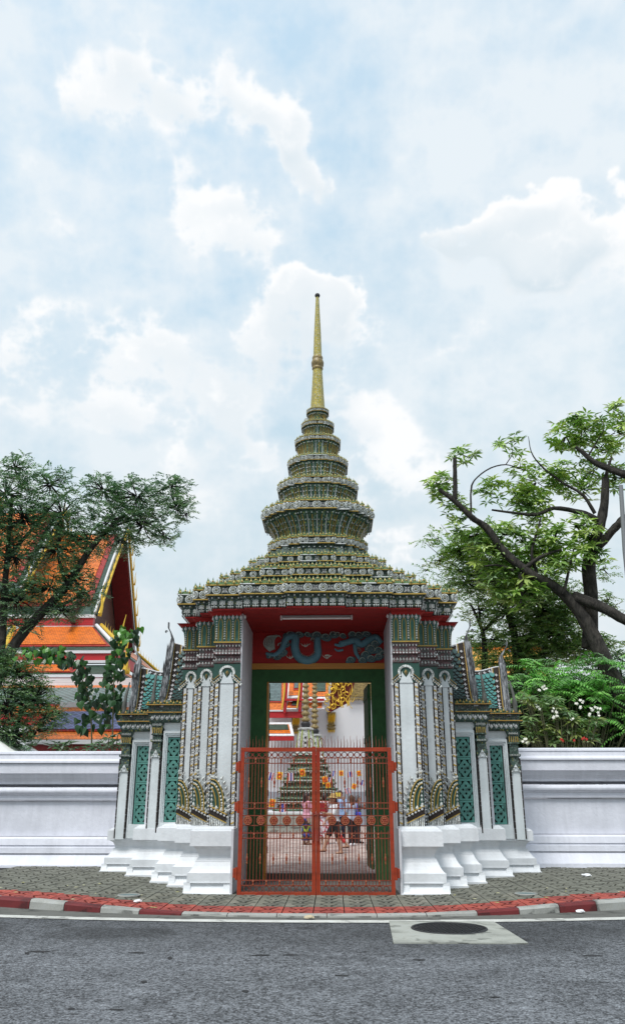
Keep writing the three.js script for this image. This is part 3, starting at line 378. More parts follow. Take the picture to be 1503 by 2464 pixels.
{
  const t = tier('main_cornice', planE, 2.80, 5.255, 5.475, { s: 1, bud: 1.12, single: true, gap: .3, k: .82 });
  const fr = part(gate, 'leaf_frieze', ringsGeo(planE, [[5.03, 2.64], [5.06, 2.70], [5.12, 2.70], [5.2, 2.735], [5.225, 2.74], [5.24, 2.77]]).translate(0, 0, CZ), M.mosaic);
  const E = edgesOf(planE, 2.71, 0, CZ), A = [], B = [], C = [], Dn = [];
  along(E, .17, (x, z, e, k, l) => { const px = x + e.nx * .012, pz = z + e.nz * .012; A.push(TM(px, 5.06, pz, e.ang, -.12)); for (const s of [-1, 1]) { B.push(TM(px + Math.cos(e.ang) * s * l * .27, 5.13, pz - Math.sin(e.ang) * s * l * .27, e.ang, -.15, s * .9)); B.push(TM(px + Math.cos(e.ang) * s * l * .3, 5.12, pz - Math.sin(e.ang) * s * l * .3, e.ang, 0, s * 2.3, .8)); Dn.push(TM(px + Math.cos(e.ang) * s * l * .25, 5.075, pz - Math.sin(e.ang) * s * l * .25, e.ang, 0, Math.PI)); } C.push(TM(px, 5.075, pz, e.ang, 0, Math.PI)); });
  stuff(part(fr, 'leaf_shells', stamp(merge([petal(.075, .135, .04), tf(petal(.04, .08, .03), 0, .03, .015)]), A), M.ceramicPlain)); stuff(part(fr, 'scrolls', stamp(merge([petal(.034, .075, .024), tf(new THREE.TorusGeometry(.02, .008, 4, 8), 0, .02, .012)]), B), M.ceramicPlain)); stuff(part(fr, 'pendants', stamp(petal(.035, .06, .02), [...C, ...Dn]), M.ceramicPlain));
  beads(fr, edgesOf(planE, 2.745, 0, CZ), 5.222, .019, .12, .01);
  // pyramid levels
  part(gate, 'roof_core', ringsGeo(planH, [[5.4, 2.5], [5.62, 2.08], [5.8, 1.96], [6.02, 1.55], [6.24, 1.38], [6.46, 1.14], [6.75, 1.02]]).translate(0, 0, CZ), M.mosaic);
  tier('second_cornice', planH, 2.05, 5.80, 5.975, { s: .85, bud: 1.0, single: true, gap: .28, k: .84 });
  beads(gate, edgesOf(planH, 1.99, 0, CZ), 5.755, .017, .13, .02);
  tier('third_cornice', planH, 1.46, 6.255, 6.41, { s: .8, bud: .92, single: true, gap: .3, k: .86 });
  beads(gate, edgesOf(planH, 1.40, 0, CZ), 6.2, .017, .12, .02); beads(gate, edgesOf(planH, 1.43, 0, CZ), 6.23, .013, .1, .02);
  tier('fourth_cornice', planT, 1.095, 6.765, 6.94, { s: .8, bud: .85, single: true, gap: .26, k: .8 });
  beads(gate, edgesOf(planT, 1.05, 0, CZ), 6.70, .018, .11, .02);
  part(gate, 'neck', ringsGeo(planT, [[6.45, 1.08], [6.6, 1.02], [6.72, 1.03], [6.76, 1.06]]).translate(0, 0, CZ), M.mosaic);
  // flaring bell tiers with glazed ribs: [y bottom, y top of neck, r bottom, r top, cornice R, y0, y1, bud, nr]
  const bells = [[6.94, 7.50, .93, 1.19, 1.24, 7.515, 7.725, .84, 'fifth_cornice', true], [7.73, 8.25, .79, .875, .905, 8.255, 8.415, .78, 'sixth_cornice', true], [8.42, 8.9, .595, .66, .685, 8.91, 9.035, .68, 'seventh_cornice', false], [9.04, 9.51, .45, .50, .52, 9.515, 9.62, .6, 'eighth_cornice', false], [9.62, 9.975, .32, .355, .371, 9.98, 10.075, .5, 'ninth_cornice', false], [10.075, 10.38, .205, .232, .25, 10.385, 10.466, .42, 'tenth_cornice', false]];
  for (const [ya, yb, ra, rb, Rc, y0, y1, bud, nm, single] of bells) {
    const prof = []; for (let i = 0; i <= 8; i++) { const u = i / 8; prof.push([mix(ya, yb, u), mix(ra, rb, Math.pow(u, 2.1)) - .015 * Math.sin(u * Math.PI)]); }
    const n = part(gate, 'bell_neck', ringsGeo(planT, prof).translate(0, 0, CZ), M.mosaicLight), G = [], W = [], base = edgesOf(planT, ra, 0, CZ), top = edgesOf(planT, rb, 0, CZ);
    base.forEach((e, q) => { const f = top[q]; const k = Math.max(1, Math.round(e.len / (.05 + .05 * ra))); for (let i = 0; i < k; i++) { const t = (i + .5) / k, P = prof.slice(0, 8).map(([y, r]) => { const u = (r - ra) / (rb - ra); return V(mix(mix(e.a[0], e.b[0], t), mix(f.a[0], f.b[0], t), u) + e.nx * .008, y, mix(mix(e.a[1], e.b[1], t), mix(f.a[1], f.b[1], t), u) + e.nz * .008); }); (i % 2 && ra > .3 ? W : G).push(limb(P, .012 * (.5 + ra * .6), .009 * (.5 + ra * .6), 5, 4)); } });
    stuff(part(n, 'glazed_ribs', merge(G), M.yellow)); if (W.length) { stuff(part(n, 'chip_ribs', merge(W), M.chip)); }
    beads(n, top, yb - .05, .017 * (.5 + ra * .5), .09 * (.4 + ra), .012); if (ra > .5) { beads(n, edgesOf(planT, mix(ra, rb, .45), 0, CZ), mix(ya, yb, .7), .014, .07, .012); beads(n, edgesOf(planT, mix(ra, rb, .2), 0, CZ), mix(ya, yb, .5), .012, .06, .012); }
    budRow(n, edgesOf(planT, ra + .02, 0, CZ), ya + .01, bud * .95, bud * .075);
    tier(nm, planT, Rc, y0, y1, { s: Math.max(.35, (y1 - y0) / .22), bud, single, k: .95, gap: (y1 - y0) * 1.28 });
  }
  const lathe = (pts, n = 14) => boxUV(prep(new THREE.LatheGeometry(pts.map(([y, r]) => new THREE.Vector2(r, y)), n)).translate(0, 0, CZ));
  const spire = part(gate, 'spire', lathe([[10.45, .19], [10.66, .172], [11.1, .145], [11.66, .116]], 12), M.gold);
  part(spire, 'spire_shaft', lathe([[12.0, .125], [12.06, .106], [12.7, .088], [13.3, .062], [13.79, .041]], 12), M.gold);
  part(spire, 'knob', lathe([[11.62, .11], [11.66, .138], [11.70, .138], [11.73, .12], [11.76, .152], [11.84, .158], [11.9, .14], [11.93, .122], [11.96, .135], [12.0, .132], [12.02, .11]], 18), M.goldPale);
  part(spire, 'finial', lathe([[13.77, .045], [13.80, .064], [13.835, .068], [13.87, .05], [13.88, 0]], 12), M.iron);
}
// pilasters: [outer x, inner x, front z, top offset]
const PIL = [[-1.955, -1.457, -.5, 0], [-2.372, -1.99, -1.08, .02], [-2.752, -2.40, -1.6, .05]];
const ring = new THREE.TorusGeometry(.021, .0065, 4, 10), dash = new THREE.BoxGeometry(.056, .026, .014);
PIL.forEach(([xo, xi, zf, dy], n) => {
  const q = n * .004, y0 = 1.08, ys = 3.63 + dy, w = xi - xo, xm = (xo + xi) / 2, sw = n ? .105 : .115;
  both(gate, 'pilaster_shaft', [box(xo + .01, xi - .006, y0, ys, zf - .5, zf, .004)], M.shaft).forEach((sh, side) => {
    const mir = side ? mirrorX : (g) => g, add = (name, g, m) => stuff(part(sh, name, mir(Array.isArray(g) ? merge(g) : g), m));
    const D = [], Bd = [], Y = [], Rg = [], cols = n ? [xo + sw / 2 + .004, xi - sw / 2 - .03] : [xo + sw / 2 + .004, xi - sw / 2 - .004];
    for (const c of cols) { D.push(box(c - sw / 2, c + sw / 2, y0 + .01, ys + .01, zf - .05, zf + .009)); const seg = rng(31 + n); for (let y = y0 + .02; y < ys - .03;) { const h = rr(.12, .3, seg); Bd.push(box(c - sw * .25, c + sw * .25, y, Math.min(y + h, ys) - .006, zf, zf + .016)); y += h; } for (const s of [-1, 1]) for (let y = y0 + .02; y < ys - .03; y += .05) if (seg() < .22) Bd.push(box(c + s * sw * .43 - .006, c + s * sw * .43 + .006, y, y + .034, zf, zf + .014));
      for (let k = 0, y = y0 + .06; y < ys - .05; y += .086, k++) if (k & 1) Rg.push(TM(c, y, zf + .019)); else Y.push(TM(c, y, zf + .02, 0, 0, .55)); }
    add('border', D, M.dark); add('chip_border', Bd, M.chip); add('yellow_dashes', stamp(dash, Y), M.yellow); add('ring_chips', stamp(ring, Rg), M.ceramicPlain);
    if (n < 2) { // beaded return in the step between two pilasters
      const P = []; for (let y = y0 + .05; y < ys; y += .06) P.push(TM(xo - .012, y, zf - .06), TM(xo - .012, y + .03, zf - .2), TM(xo - .012, y, zf - .34)); add('side_chips', stamp(bead(.016), P), M.chip); }
  });
  // crowned head of the shaft
  const hd = both(gate, 'shaft_head', [box(xo - .012, xi + .002, ys + .004, 4.0 + dy, zf - .45, zf + .006)], M.green);
  hd.forEach((h, side) => { const mir = side ? mirrorX : (g) => g, add = (nm, g, m) => part(h, nm, mir(Array.isArray(g) ? merge(g) : g), m);
    const hw = w * .26, sx = xm - (n ? .012 : 0); add('crown_tip', prep(extr([[-hw, 0], [hw, 0], [hw * .62, .13], [hw * .62, .22], [hw * .36, .16], [0, .10], [-hw * .36, .16], [-hw * .62, .22], [-hw * .62, .13]], .014)).translate(sx, ys, zf), M.shaft);
    add('crown_jewel', [tf(petal(hw * .5, .12, .03), sx, ys + .25, zf + .016, 0, 0, Math.PI), tf(petal(hw * .5, .06, .03), sx, ys + .16, zf + .016)], M.goldPale);
    const A = []; for (let k = 0; k < 15; k++) { const a = -.55 + k / 14 * (Math.PI + 1.1); A.push(TM(sx + Math.cos(a) * hw * 1.0, ys + .2 + Math.sin(a) * .115, zf + .012, 0, 0, a - Math.PI / 2)); } stuff(add('petal_arch', stamp(merge([tf(new RoundedBoxGeometry(.042, .05, .03, 1, .01))]), A), M.ceramicPlain));
    const Wn = [], Gd = []; for (const s of [-1, 1]) { for (let k = 0; k < 5; k++) Wn.push(TM(sx + s * (hw * 1.0 + k * .034), ys + .1 - k * .03, zf + .02, 0, 0, s * -.7)); Gd.push(tf(new THREE.BoxGeometry(.17, .016, .02), sx + s * (hw + .075), ys + .11, zf + .022, 0, 0, s * -.72), tf(new THREE.BoxGeometry(.15, .016, .02), sx + s * (hw + .06), ys + .05, zf + .022, 0, 0, s * -.72)); } stuff(add('wing_chips', stamp(new THREE.BoxGeometry(.03, .05, .02), Wn), M.ceramicPlain)); add('wing_bars', Gd, M.goldPale); });
  // bands, then the flaring capital
  const bandRings = [[4.0 + dy, -.004], [4.02 + dy, .02], [4.05 + dy, .02], [4.06 + dy, -.015], [4.16 + dy, -.02], [4.17 + dy, .02], [4.195 + dy, .032], [4.22 + dy, .02], [4.23 + dy, -.02], [4.34 + dy, -.012], [4.36 + dy, .012], [4.395 + dy, .022]];
  const bn = both(gate, 'capital_bands', rectRings(xo, xi - .001 - q, zf - .45, zf, bandRings, { x1: 1, z0: 1 }), M.maroon);
  bn.forEach((b, side) => { const mir = side ? mirrorX : (g) => g, P = [], C = [], N = Math.round(w / .062); for (let k = 0; k < N; k++) { const x = xo + (k + .5) * w / N; for (const y of [4.045, 4.215]) P.push(TM(x, y + dy, zf + .022, 0, -.1)); P.push(TM(x, 4.375 + dy, zf + .012, 0, 0, Math.PI, .8)); C.push(TM(x, 4.195 + dy, zf + .034)); } const nz = Math.round(.4 / .07); for (let k = 0; k < nz; k++) for (const y of [4.045, 4.215]) P.push(TM(xo - .022, y + dy, zf - .05 - k * .07, -Math.PI / 2)); stuff(part(b, 'lotus_leaves', mir(stamp(petal(.044, .066, .024), P)), M.ceramicPlain)); stuff(part(b, 'beads', mir(stamp(bead(.018), C)), M.chip)); });
  const yb = 4.40 + dy * .8, yt = 4.93, cap = rectRings(xo, xi - q, zf - .45, zf, [[yb, .03], [yb + .03, .035], [yb + .031, .0], [yb + .1, -.005], [yb + .25, .008], [yb + .36, .03], [yt, .055]], { x1: 1, z0: 1 });
  both(gate, 'capital', cap, M.capGreen).forEach((cp, side) => { const mir = side ? mirrorX : (g) => g, add = (nm, g, m) => stuff(part(cp, nm, mir(g), m)); const out = (u) => -.003 + .012 + .048 * Math.pow(u, 2.3), N = n ? 2 : 3, Wp = [], Yl = [], Top = []; const yy = (u) => mix(yb + .04, yt - .02, u);
    const lines = (ax, ay, bx, by, nx) => {}; const pw = (w - .02) / N;
    for (let k = 0; k <= N; k++) { const x = xo + .012 + k * pw; if (k < N) { const c = x + pw / 2, h = pw * .25; for (const s of [-1, 1]) Yl.push(limb([0, .25, .5, .72].map((u) => V(c + s * h, yy(u), zf + out(u))).concat([V(c + s * h * .6, yy(.86), zf + out(.86)), V(c, yy(.95), zf + out(.95))]), .0085, .0085, 8, 4)); }
      for (let v = 0; v < 9; v++) { const u = .06 + v * .1; for (const s of [-1, 1]) Wp.push(TM(x + s * .012, yy(u), zf + out(u) + .004, 0, -.1, s * .3)); } Top.push(TM(x, yt - .09, zf + out(1) + .006, 0, .16, 0)); Top.push(TM(x + pw / 2, yt - .07, zf + out(1) + .006, 0, .16, 0, .8)); }
    for (let k = 0; k < 4; k++) { const z = zf - .05 - k * .11; Yl.push(limb([0, .3, .6, .9].map((u) => V(xo - out(u), yy(u), z)), .0085, .0085, 6, 4)); for (let v = 0; v < 9; v++) Wp.push(TM(xo - out(.06 + v * .1), yy(.06 + v * .1), z - .055, -Math.PI / 2)); Top.push(TM(xo - out(1), yt - .09, z, -Math.PI / 2, .16)); }
    add('glazed_lines', merge(Yl), M.yellow); add('leaf_chains', stamp(petal(.021, .046, .016), Wp), M.chip); add('leaf_row', stamp(petal(.06, .11, .03), Top), M.chip); add('strip', box(xo - .034, xi - q, yb + .002, yb + .027, zf - .4, zf + .04), M.yellow); });
  both(gate, 'capital_cap', rectRings(xo, xi - q, zf - .45, zf, [[yt - .004, .05], [yt + .015, .08], [yt + .04, .1], [4.999 - q, .16]], { x1: 1, z0: 1 }), M.redPaint);
  // curled flame bracket at the foot
  const bx = xo + .02, bw = n ? .30 : .33, by = 1.09, zz = zf + .012;
  both(gate, 'flame_bracket', [prep(extr([[0, .32], [bw * .95, .16], [bw * .95, .3], [bw * .86, .46], [bw * .70, .62], [bw * .42, .74], [0, .80]], .05)).translate(bx, by, zz)], M.green).forEach((fb, side) => { const mir = side ? mirrorX : (g) => g, add = (nm, g, m) => stuff(part(fb, nm, mir(Array.isArray(g) ? merge(g) : g), m)); const arc = (k, r) => limb([V(bx + .006, by + .8 - (1 - k) * .28, zz + .062), V(bx + bw * .3 * k, by + .775 - (1 - k) * .29, zz + .064), V(bx + bw * .62 * k, by + .62 - (1 - k) * .22, zz + .066), V(bx + bw * .74 * k, by + .45 - (1 - k) * .12, zz + .064), V(bx + bw * .76 * k, by + .3 - (k - .5) * .1, zz + .06)], r, r, 14, 5);
    add('glazed_arcs', [arc(1, .011), arc(.74, .011), arc(.46, .011)], M.yellow);
    const Bs = [], Lf = []; const cr = new THREE.CatmullRomCurve3([V(bx + .01, by + .745, zz + .056), V(bx + bw * .28, by + .70, zz + .056), V(bx + bw * .53, by + .56, zz + .056), V(bx + bw * .66, by + .40, zz + .056), V(bx + bw * .67, by + .28, zz + .056)]); for (let k = 0; k < 11; k++) { const p = cr.getPoint((k + .5) / 11); Bs.push(TM(p.x, p.y, p.z, 0, 0, 0, V(1, 1.2, .7))); }
    const co = new THREE.CatmullRomCurve3([V(bx + bw * .5, by + .8, zz + .03), V(bx + bw * .72, by + .66, zz + .03), V(bx + bw * .88, by + .48, zz + .03), V(bx + bw * .93, by + .3, zz + .03), V(bx + bw * .92, by + .18, zz + .03)]); for (let k = 0; k < 7; k++) { const p = co.getPoint((k + .3) / 7); Lf.push(TM(p.x, p.y, p.z, 0, 0, -.55 - k * .05, .85)); Lf.push(TM(p.x - .03, p.y - .05, p.z + .02, 0, 0, -.2, .6)); }
    for (let k = 0; k < 4; k++) Lf.push(TM(bx + .05 + k * bw * .24, by + .29 - k * .035, zz + .055, 0, 0, .3 - k * .2, .9));
    for (let k = 0; k < 9; k++) Lf.push(TM(bx + rr(-.01, .12), by + .78 + rr(-.02, .16), zz + .03, 0, 0, rr(-.5, .5), .55));
    for (let k = 0; k < 5; k++) Lf.push(TM(bx + .035, by + .34 + k * .07, zz + .055, 0, 0, 0, .55));
    add('beads', stamp(bead(.019), Bs), M.ceramicPlain); add('flame_leaves', stamp(petal(.075, .13, .045), Lf), M.ceramicPlain);
    const sl = Math.atan2(.15, bw), bar = (y, h, m, zt) => [tf(new THREE.BoxGeometry(bw * 1.06, h, .05 + zt), bx + bw * .48, y - .075, zz + .035, 0, 0, -sl)]; add('dark_bar', bar(by + .27, .12, 0, 0), M.dark); add('glazed_bar', bar(by + .345, .02, 0, .03), M.yellow); add('lower_bar', bar(by + .20, .014, 0, .02), M.yellow);
    const ch = [], pg = []; for (let k = 0; k < 6; k++) ch.push(TM(bx + .03 + k * bw * .18, by + .265 - k * .027, zz + .066, 0, 0, -.4)); for (let k = 0; k < 10; k++) { const x = bx + .015 + k * bw * .1, t = by + .2 - k * .0145; pg.push(tf(new THREE.BoxGeometry(.018, t - by, .04), x, (by + t) / 2, zz + .035)); } add('chip_row', stamp(petal(.05, .05, .03), ch), M.chip); add('pegs', pg, M.ceramicPlain); });
});
// ------------------------------------------------------------------ wings with lattice windows and tiled roofs
const LAT = (() => { const w = .335, h = .405, hw = w / 2, hh = h / 2, list = [], c = .028;
  list.push(extr([[-hw, -hh], [hw, -hh], [hw, hh], [-hw, hh]], .06, .004, [[[-hw + c, -hh + c], [-hw + c, hh - c], [hw - c, hh - c], [hw - c, -hh + c]]]));
  const circ = (x, y, r) => { const p = []; for (let k = 8; k > 0; k--) p.push([x + r * Math.cos(k / 4 * Math.PI), y + r * Math.sin(k / 4 * Math.PI)]); return p; };
  list.push(extr([[-hw + .012, 0], [0, -hh + .012], [hw - .012, 0], [0, hh - .012]], .052, .004, [circ(-.062, 0, .026), circ(.062, 0, .026), circ(0, -.075, .027), circ(0, .075, .027)]));
  for (const sx of [-1, 1]) for (const sy of [-1, 1]) { list.push(tf(new RoundedBoxGeometry(.055, .07, .055, 1, .008), sx * (hw - .055), sy * (hh - .062), .03)); list.push(tf(new THREE.BoxGeometry(.06, .016, .045), sx * (hw - .065), sy * (hh - .112), .026, 0, 0, sx * sy * .5)); }
  return merge(list); })();
const WING = [
  { x0: -3.63, x1: -2.86, z: -2.4, post: [-3.488, -3.29], by: 1.0, sh: 2.52, cb: 3.08, win: [-3.255, -2.70], wy: [1.09, 2.90], lat: [-3.03, 1.105], y: [3.07, 3.255, 3.275, 3.43] },
  { x0: -4.40, x1: -3.5, z: -3.1, post: [-4.305, -4.10], by: .86, sh: 2.25, cb: 2.93, win: [-4.07, -3.42], wy: [1.0, 2.76], lat: [-3.785, 1.045], y: [2.94, 3.13, 3.15, 3.30] },
];
const tealStone = mat(L(.10, .30, .265), .55, { map: T.concrete });
WING.forEach((w, n) => {
  const W2 = (name, g, m) => both(gate, name, g, m);
  // posts
  W2('wing_post', [box(w.post[0], w.post[1], w.by - .12, w.sh, w.z - .35, w.z, .005)], M.shaft).forEach((p, side) => { const mir = side ? mirrorX : (g) => g, add = (nm, g, m, st) => { const o = part(p, nm, mir(Array.isArray(g) ? merge(g) : g), m); if (st) stuff(o); return o; };
    const D = []; const r = rng(3 + n); for (const x of [w.post[0], w.post[1]]) for (let y = w.by - .1; y < w.sh;) { const h = rr(.05, .22, r); D.push(box(x - .012, x + .012, y, y + h - .01, w.z - .05, w.z + rr(.006, .016, r))); y += h; } add('worn_edges', D, M.dark, 1);
    const xm = (w.post[0] + w.post[1]) / 2, pw = w.post[1] - w.post[0];
    add('post_head', rectRings(w.post[0], w.post[1], w.z - .35, w.z, [[w.sh - .16, .012], [w.sh - .05, .02], [w.sh, .0], [w.sh + .14, -.01], [w.sh + .15, .02], [w.sh + .2, .025], [w.sh + .21, -.01], [w.cb - .28, -.01], [w.cb - .26, .022], [w.cb - .23, .0], [w.cb - .1, .02], [w.cb, .06]]), M.mosaic);
    const tip = prep(extr([[-pw * .42, 0], [pw * .42, 0], [pw * .42, .0], [0, .15], [-pw * .42, .0]], .01)).translate(xm, w.sh - .155, w.z + .016); add('white_tip', tip, M.shaft);
    const P = []; for (let k = 0; k < 6; k++) { const x = w.post[0] + (k + .5) * pw / 6; P.push(TM(x, w.sh - .02 + Math.abs(k - 2.5) * -.045, w.z + .03, 0, 0, Math.PI, .8), TM(x, w.sh + .155, w.z + .026, 0, 0, 0, .6), TM(x, w.cb - .09, w.z + .03, 0, .2, 0, .9)); } add('chips', stamp(petal(.045, .08, .03), P), M.ceramicPlain, 1);
    const Yl = []; for (let k = 0; k < 5; k++) { const x = w.post[0] + .012 + k * (pw - .024) / 4; Yl.push(box(x - .007, x + .007, w.cb - .23, w.cb - .07, w.z - .02, w.z + .018)); } add('glazed_lines', Yl, M.yellow, 1); });
  // window
  const fr = W2('window_frame', [box(w.win[0], w.win[0] + .035, w.wy[0] - .1, w.wy[1] - .05, w.z - .35, w.z - .025, .006), box(w.win[0] + .034, w.win[0] + .062, w.wy[0] - .1, w.wy[1] - .085, w.z - .35, w.z - .05, .006), box(w.win[0] + .061, w.win[0] + .088, w.wy[0] - .1, w.wy[1] - .12, w.z - .35, w.z - .085, .004), box(w.win[0], w.win[1], w.wy[1] - .052, w.wy[1], w.z - .35, w.z - .028, .004), box(w.win[0] + .03, w.win[1], w.wy[1] - .088, w.wy[1] - .05, w.z - .35, w.z - .055, .004), box(w.win[0] + .06, w.win[1], w.wy[1] - .125, w.wy[1] - .087, w.z - .35, w.z - .087, .004), prep(rectRings(w.win[0] + .01, w.win[1], w.z - .3, w.z - .06, [[w.wy[1] + .001, .0], [w.wy[1] + .03, .0], [w.wy[1] + .10, .035], [w.wy[1] + .17, .045]])), box(w.win[0], w.win[1], w.by - .1, w.lat[1] - .01, w.z - .35, w.z - .03)], M.shaft);
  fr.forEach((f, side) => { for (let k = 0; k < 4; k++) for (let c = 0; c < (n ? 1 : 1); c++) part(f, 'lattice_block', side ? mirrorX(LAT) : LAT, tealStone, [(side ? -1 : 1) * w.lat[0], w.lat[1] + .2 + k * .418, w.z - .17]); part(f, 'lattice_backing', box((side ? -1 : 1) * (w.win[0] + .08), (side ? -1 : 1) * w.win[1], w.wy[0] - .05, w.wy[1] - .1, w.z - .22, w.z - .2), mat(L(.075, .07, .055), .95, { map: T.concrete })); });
  // entablature
  const [a, b, c, d] = w.y; const e = W2('wing_cornice', rectRings(w.x0 + .1, w.x1, w.z - .5, w.z + .06, [[a - .01, 0], [a + .03, .03], [a + .1, .03], [b - .01, .06], [b, .095], [c, .095], [c + .004, .05], [d - .022, .05], [d - .02, .1], [d, .1], [d + .01, .04], [d + .1, -.02]], { x1: 1, z0: 1 }), M.mosaic);
  e.forEach((o, side) => { const mir = side ? mirrorX : (g) => g, add = (nm, g, m) => stuff(part(o, nm, mir(Array.isArray(g) ? merge(g) : g), m)); const x0 = w.x0, r = rng(8 + n), S = [], P = [], Q = [], Dd = [], F = [], Bl = [];
    for (let x = x0; x < w.x1; x += .3) { const l = Math.min(.3, w.x1 - x) - .006; S.push(box(x, x + l, b, c - .002, w.z + .14, w.z + .164), box(x, x + l, d - .018, d - .001, w.z + .15, w.z + .166)); }
    for (let x = x0 + .14; x < w.x1; x += .105) { P.push(TM(x, a + .035, w.z + .095, 0, -.05, 0, 1.2), TM(x + .05, a + .15, w.z + .105, 0, 0, Math.PI, .7)); F.push(TM(x, (c + d) / 2, w.z + .115, 0, 0, 0, .8)); }
    let k = 0; for (let x = x0 + .04; x < w.x1; x += .068, k++) { const m = TM(x, d + .004 + (k & 1) * .03, w.z + .13 - (k & 1) * .04, 0, 0, 0, .82); Q.push(m); Bl.push(m); }
    add('glazed_strips', S, mat(L(.45, .25, .04), .4, { map: T.speck })); add('lotus_chips', stamp(petal(.07, .10, .03), P), M.chip); add('star_flowers', stamp(star4, F), M.stone); add('bud_leaves', stamp(budLeaf, Bl), M.budLeaf); add('bud_flowers', stamp(budFlower, Q), mat(L(.6, .4, .1), .4)); add('bud_centres', stamp(budDot, Q), M.redDot); });
  // roof: hollow-curved slope, verge border, weathered finial board
  const yb = d + .06, zb = w.z + .02, yt = n ? 4.42 : 4.90, zt = n ? -3.95 : -3.4, xb = n ? -4.05 : -3.255, xt = n ? -4.19 : -3.32, xe = n ? -3.2 : -2.55;
  const S = (u, x) => { const e2 = cl((x - mix(xb, xt, u)) / (xe - mix(xb, xt, u))), yy = mix(yb, yt, Math.pow(u, 1.12)) - .10 * Math.sin(u * Math.PI) * 1 - .10 * u * ss(0, .5, e2), zz = mix(zb, zt, Math.pow(u, .9)); return [yy, zz]; };
  const body = (u0, u1, xo, lift) => { const out = [], nu = 12, nx = 6; for (let i = 0; i < nu; i++) for (let j = 0; j < nx; j++) { const q = (ii, jj) => { const u = mix(u0, u1, ii / nu), x = mix(mix(xb, xt, u) + xo[0], typeof xo[1] === 'number' ? mix(xb, xt, u) + xo[1] : xe, jj / nx), [y, z] = S(u, x); return [x, y + lift * .5, z + lift]; }; out.push([q(i, j), q(i, j + 1), q(i + 1, j + 1)], [q(i, j), q(i + 1, j + 1), q(i + 1, j)]); } return tris(out); };
  const rf = W2('wing_roof', [body(0, 1, [0, 'e'], 0), tris([])].slice(0, 1), M.dark);
  const gs = extr([[-.052, .02], [-.05, .1], [.05, .1], [.052, .02], [.036, -.03], [0, -.055], [-.036, -.03]], .014, .004), sc = merge([gs]);
  rf.forEach((o, side) => { const mir = side ? mirrorX : (g) => g, add = (nm, g, m, st = 1) => { const p = part(o, nm, mir(Array.isArray(g) ? merge(g) : g), m); if (st) stuff(p); return p; };
    const ms = [], bw2 = n ? .17 : .17, rows = n ? 15 : 18, topB = n ? .10 : .08; for (let r = 0; r < rows; r++) { const u = .01 + r / rows * (1 - topB); const [y0, z0] = S(u, xb + .3), [y1, z1] = S(u + .03, xb + .3), tilt = Math.atan2(z0 - z1, y1 - y0); for (let x = mix(xb, xt, u) + bw2 + .01 + (r & 1) * .05; x < xe; x += .104) { const [y, z] = S(u, x); ms.push(TM(x, y + .045, z + .03, 0, -tilt - .2)); } }
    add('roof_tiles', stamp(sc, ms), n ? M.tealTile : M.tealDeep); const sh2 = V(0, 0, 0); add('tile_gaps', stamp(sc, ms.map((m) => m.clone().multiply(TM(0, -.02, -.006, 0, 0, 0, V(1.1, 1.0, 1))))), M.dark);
    add('verge_border', body(0, 1, [0, bw2], .022), M.dark, 0); 
    const st = [], ln = [], ln2 = []; for (let k = 0; k < (n ? 9 : 11); k++) { const u = .05 + k / (n ? 9 : 11) * .92, x = mix(xb, xt, u) + bw2 * .52, [y, z] = S(u, x); st.push(TM(x, y + .016, z + .04, 0, -.6, .78, .62)); }
    if (n) for (let k = 1; k < 6; k++) { const x = xt + .12 + k * .12, [y, z] = S(.955, x); st.push(TM(x, y + .02, z + .04, 0, -.6, .78, .62)); }
    add('white_stars', stamp(star4, st), M.trim);
    const line = (off, m, nm, r = .011) => { const P = [], G = []; for (let k = 0; k <= 22; k++) { const u = k / 22, x = mix(xb, xt, u) + off, [y, z] = S(Math.min(u, 1), x); P.push(V(x, y + .02, z + .035)); } for (let k = 0; k < 22; k++) G.push(limb([P[k], P[k].clone().lerp(P[k + 1], .9)], r, r, 1, 5)); add(nm, G, m); };
    line(.012, M.yellow, 'yellow_edge'); line(bw2 - .012, M.yellow, 'yellow_edge'); line(bw2 + .012, M.trim, 'white_edge'); line(-.012, M.trim, 'white_edge', .008);
    const rid = []; const P = []; for (let k = 0; k <= 8; k++) { const x = mix(xt - .02, xe, k / 8), [y, z] = S(1, x); P.push(V(x, y + .02, z + .02)); } rid.push(limb(P, .02, .02, 10, 6)); if (n) { const P2 = []; for (let k = 0; k <= 8; k++) { const x = mix(xt + bw2, xe, k / 8), [y, z] = S(.885, x); P2.push(V(x, y + .02, z + .035)); } rid.push(limb(P2, .011, .011, 10, 5)); add('top_border', (() => { const out = []; for (let j = 0; j < 6; j++) { const q = (uu, jj) => { const x = mix(xt + bw2 - .02, xe, jj / 6), [y, z] = S(uu, x); return [x, y + .012, z + .024]; }; out.push([q(.89, j), q(.89, j + 1), q(1, j + 1)], [q(.89, j), q(1, j + 1), q(1, j)]); } return tris(out); })(), M.dark, 0); } add('ridge', rid, M.trim); });
  // finial board: thick weathered plank rising outside the verge to a thin curled horn
  const tipx = n ? -4.43 : -3.50, tipy = n ? 5.03 : 5.42; const zf2 = (u) => mix(zb + .05, zt, u);
  const H = []; { const A = [], Bq = []; const N = 16; for (let k = 0; k <= N; k++) { const u = k / N, yv = mix(yb - .12, tipy, u), base = u < .8 ? mix(xb - .005, xt + .01, u / .8) : mix(xt + .01, tipx + .02, Math.pow((u - .8) / .2, .55)); const wd = u < .66 ? mix(.11, .145, u) : mix(.145, .022, ss(.66, .86, u)); const curl = u > .88 ? Math.sin((u - .88) / .12 * Math.PI) * -.03 : 0; const z = mix(zb + .04, zt - .02, Math.min(1, u * 1.18)); A.push([base + curl, yv, z]); Bq.push([base - wd + curl + (n ? 0 : .0), yv + .0, z]); }
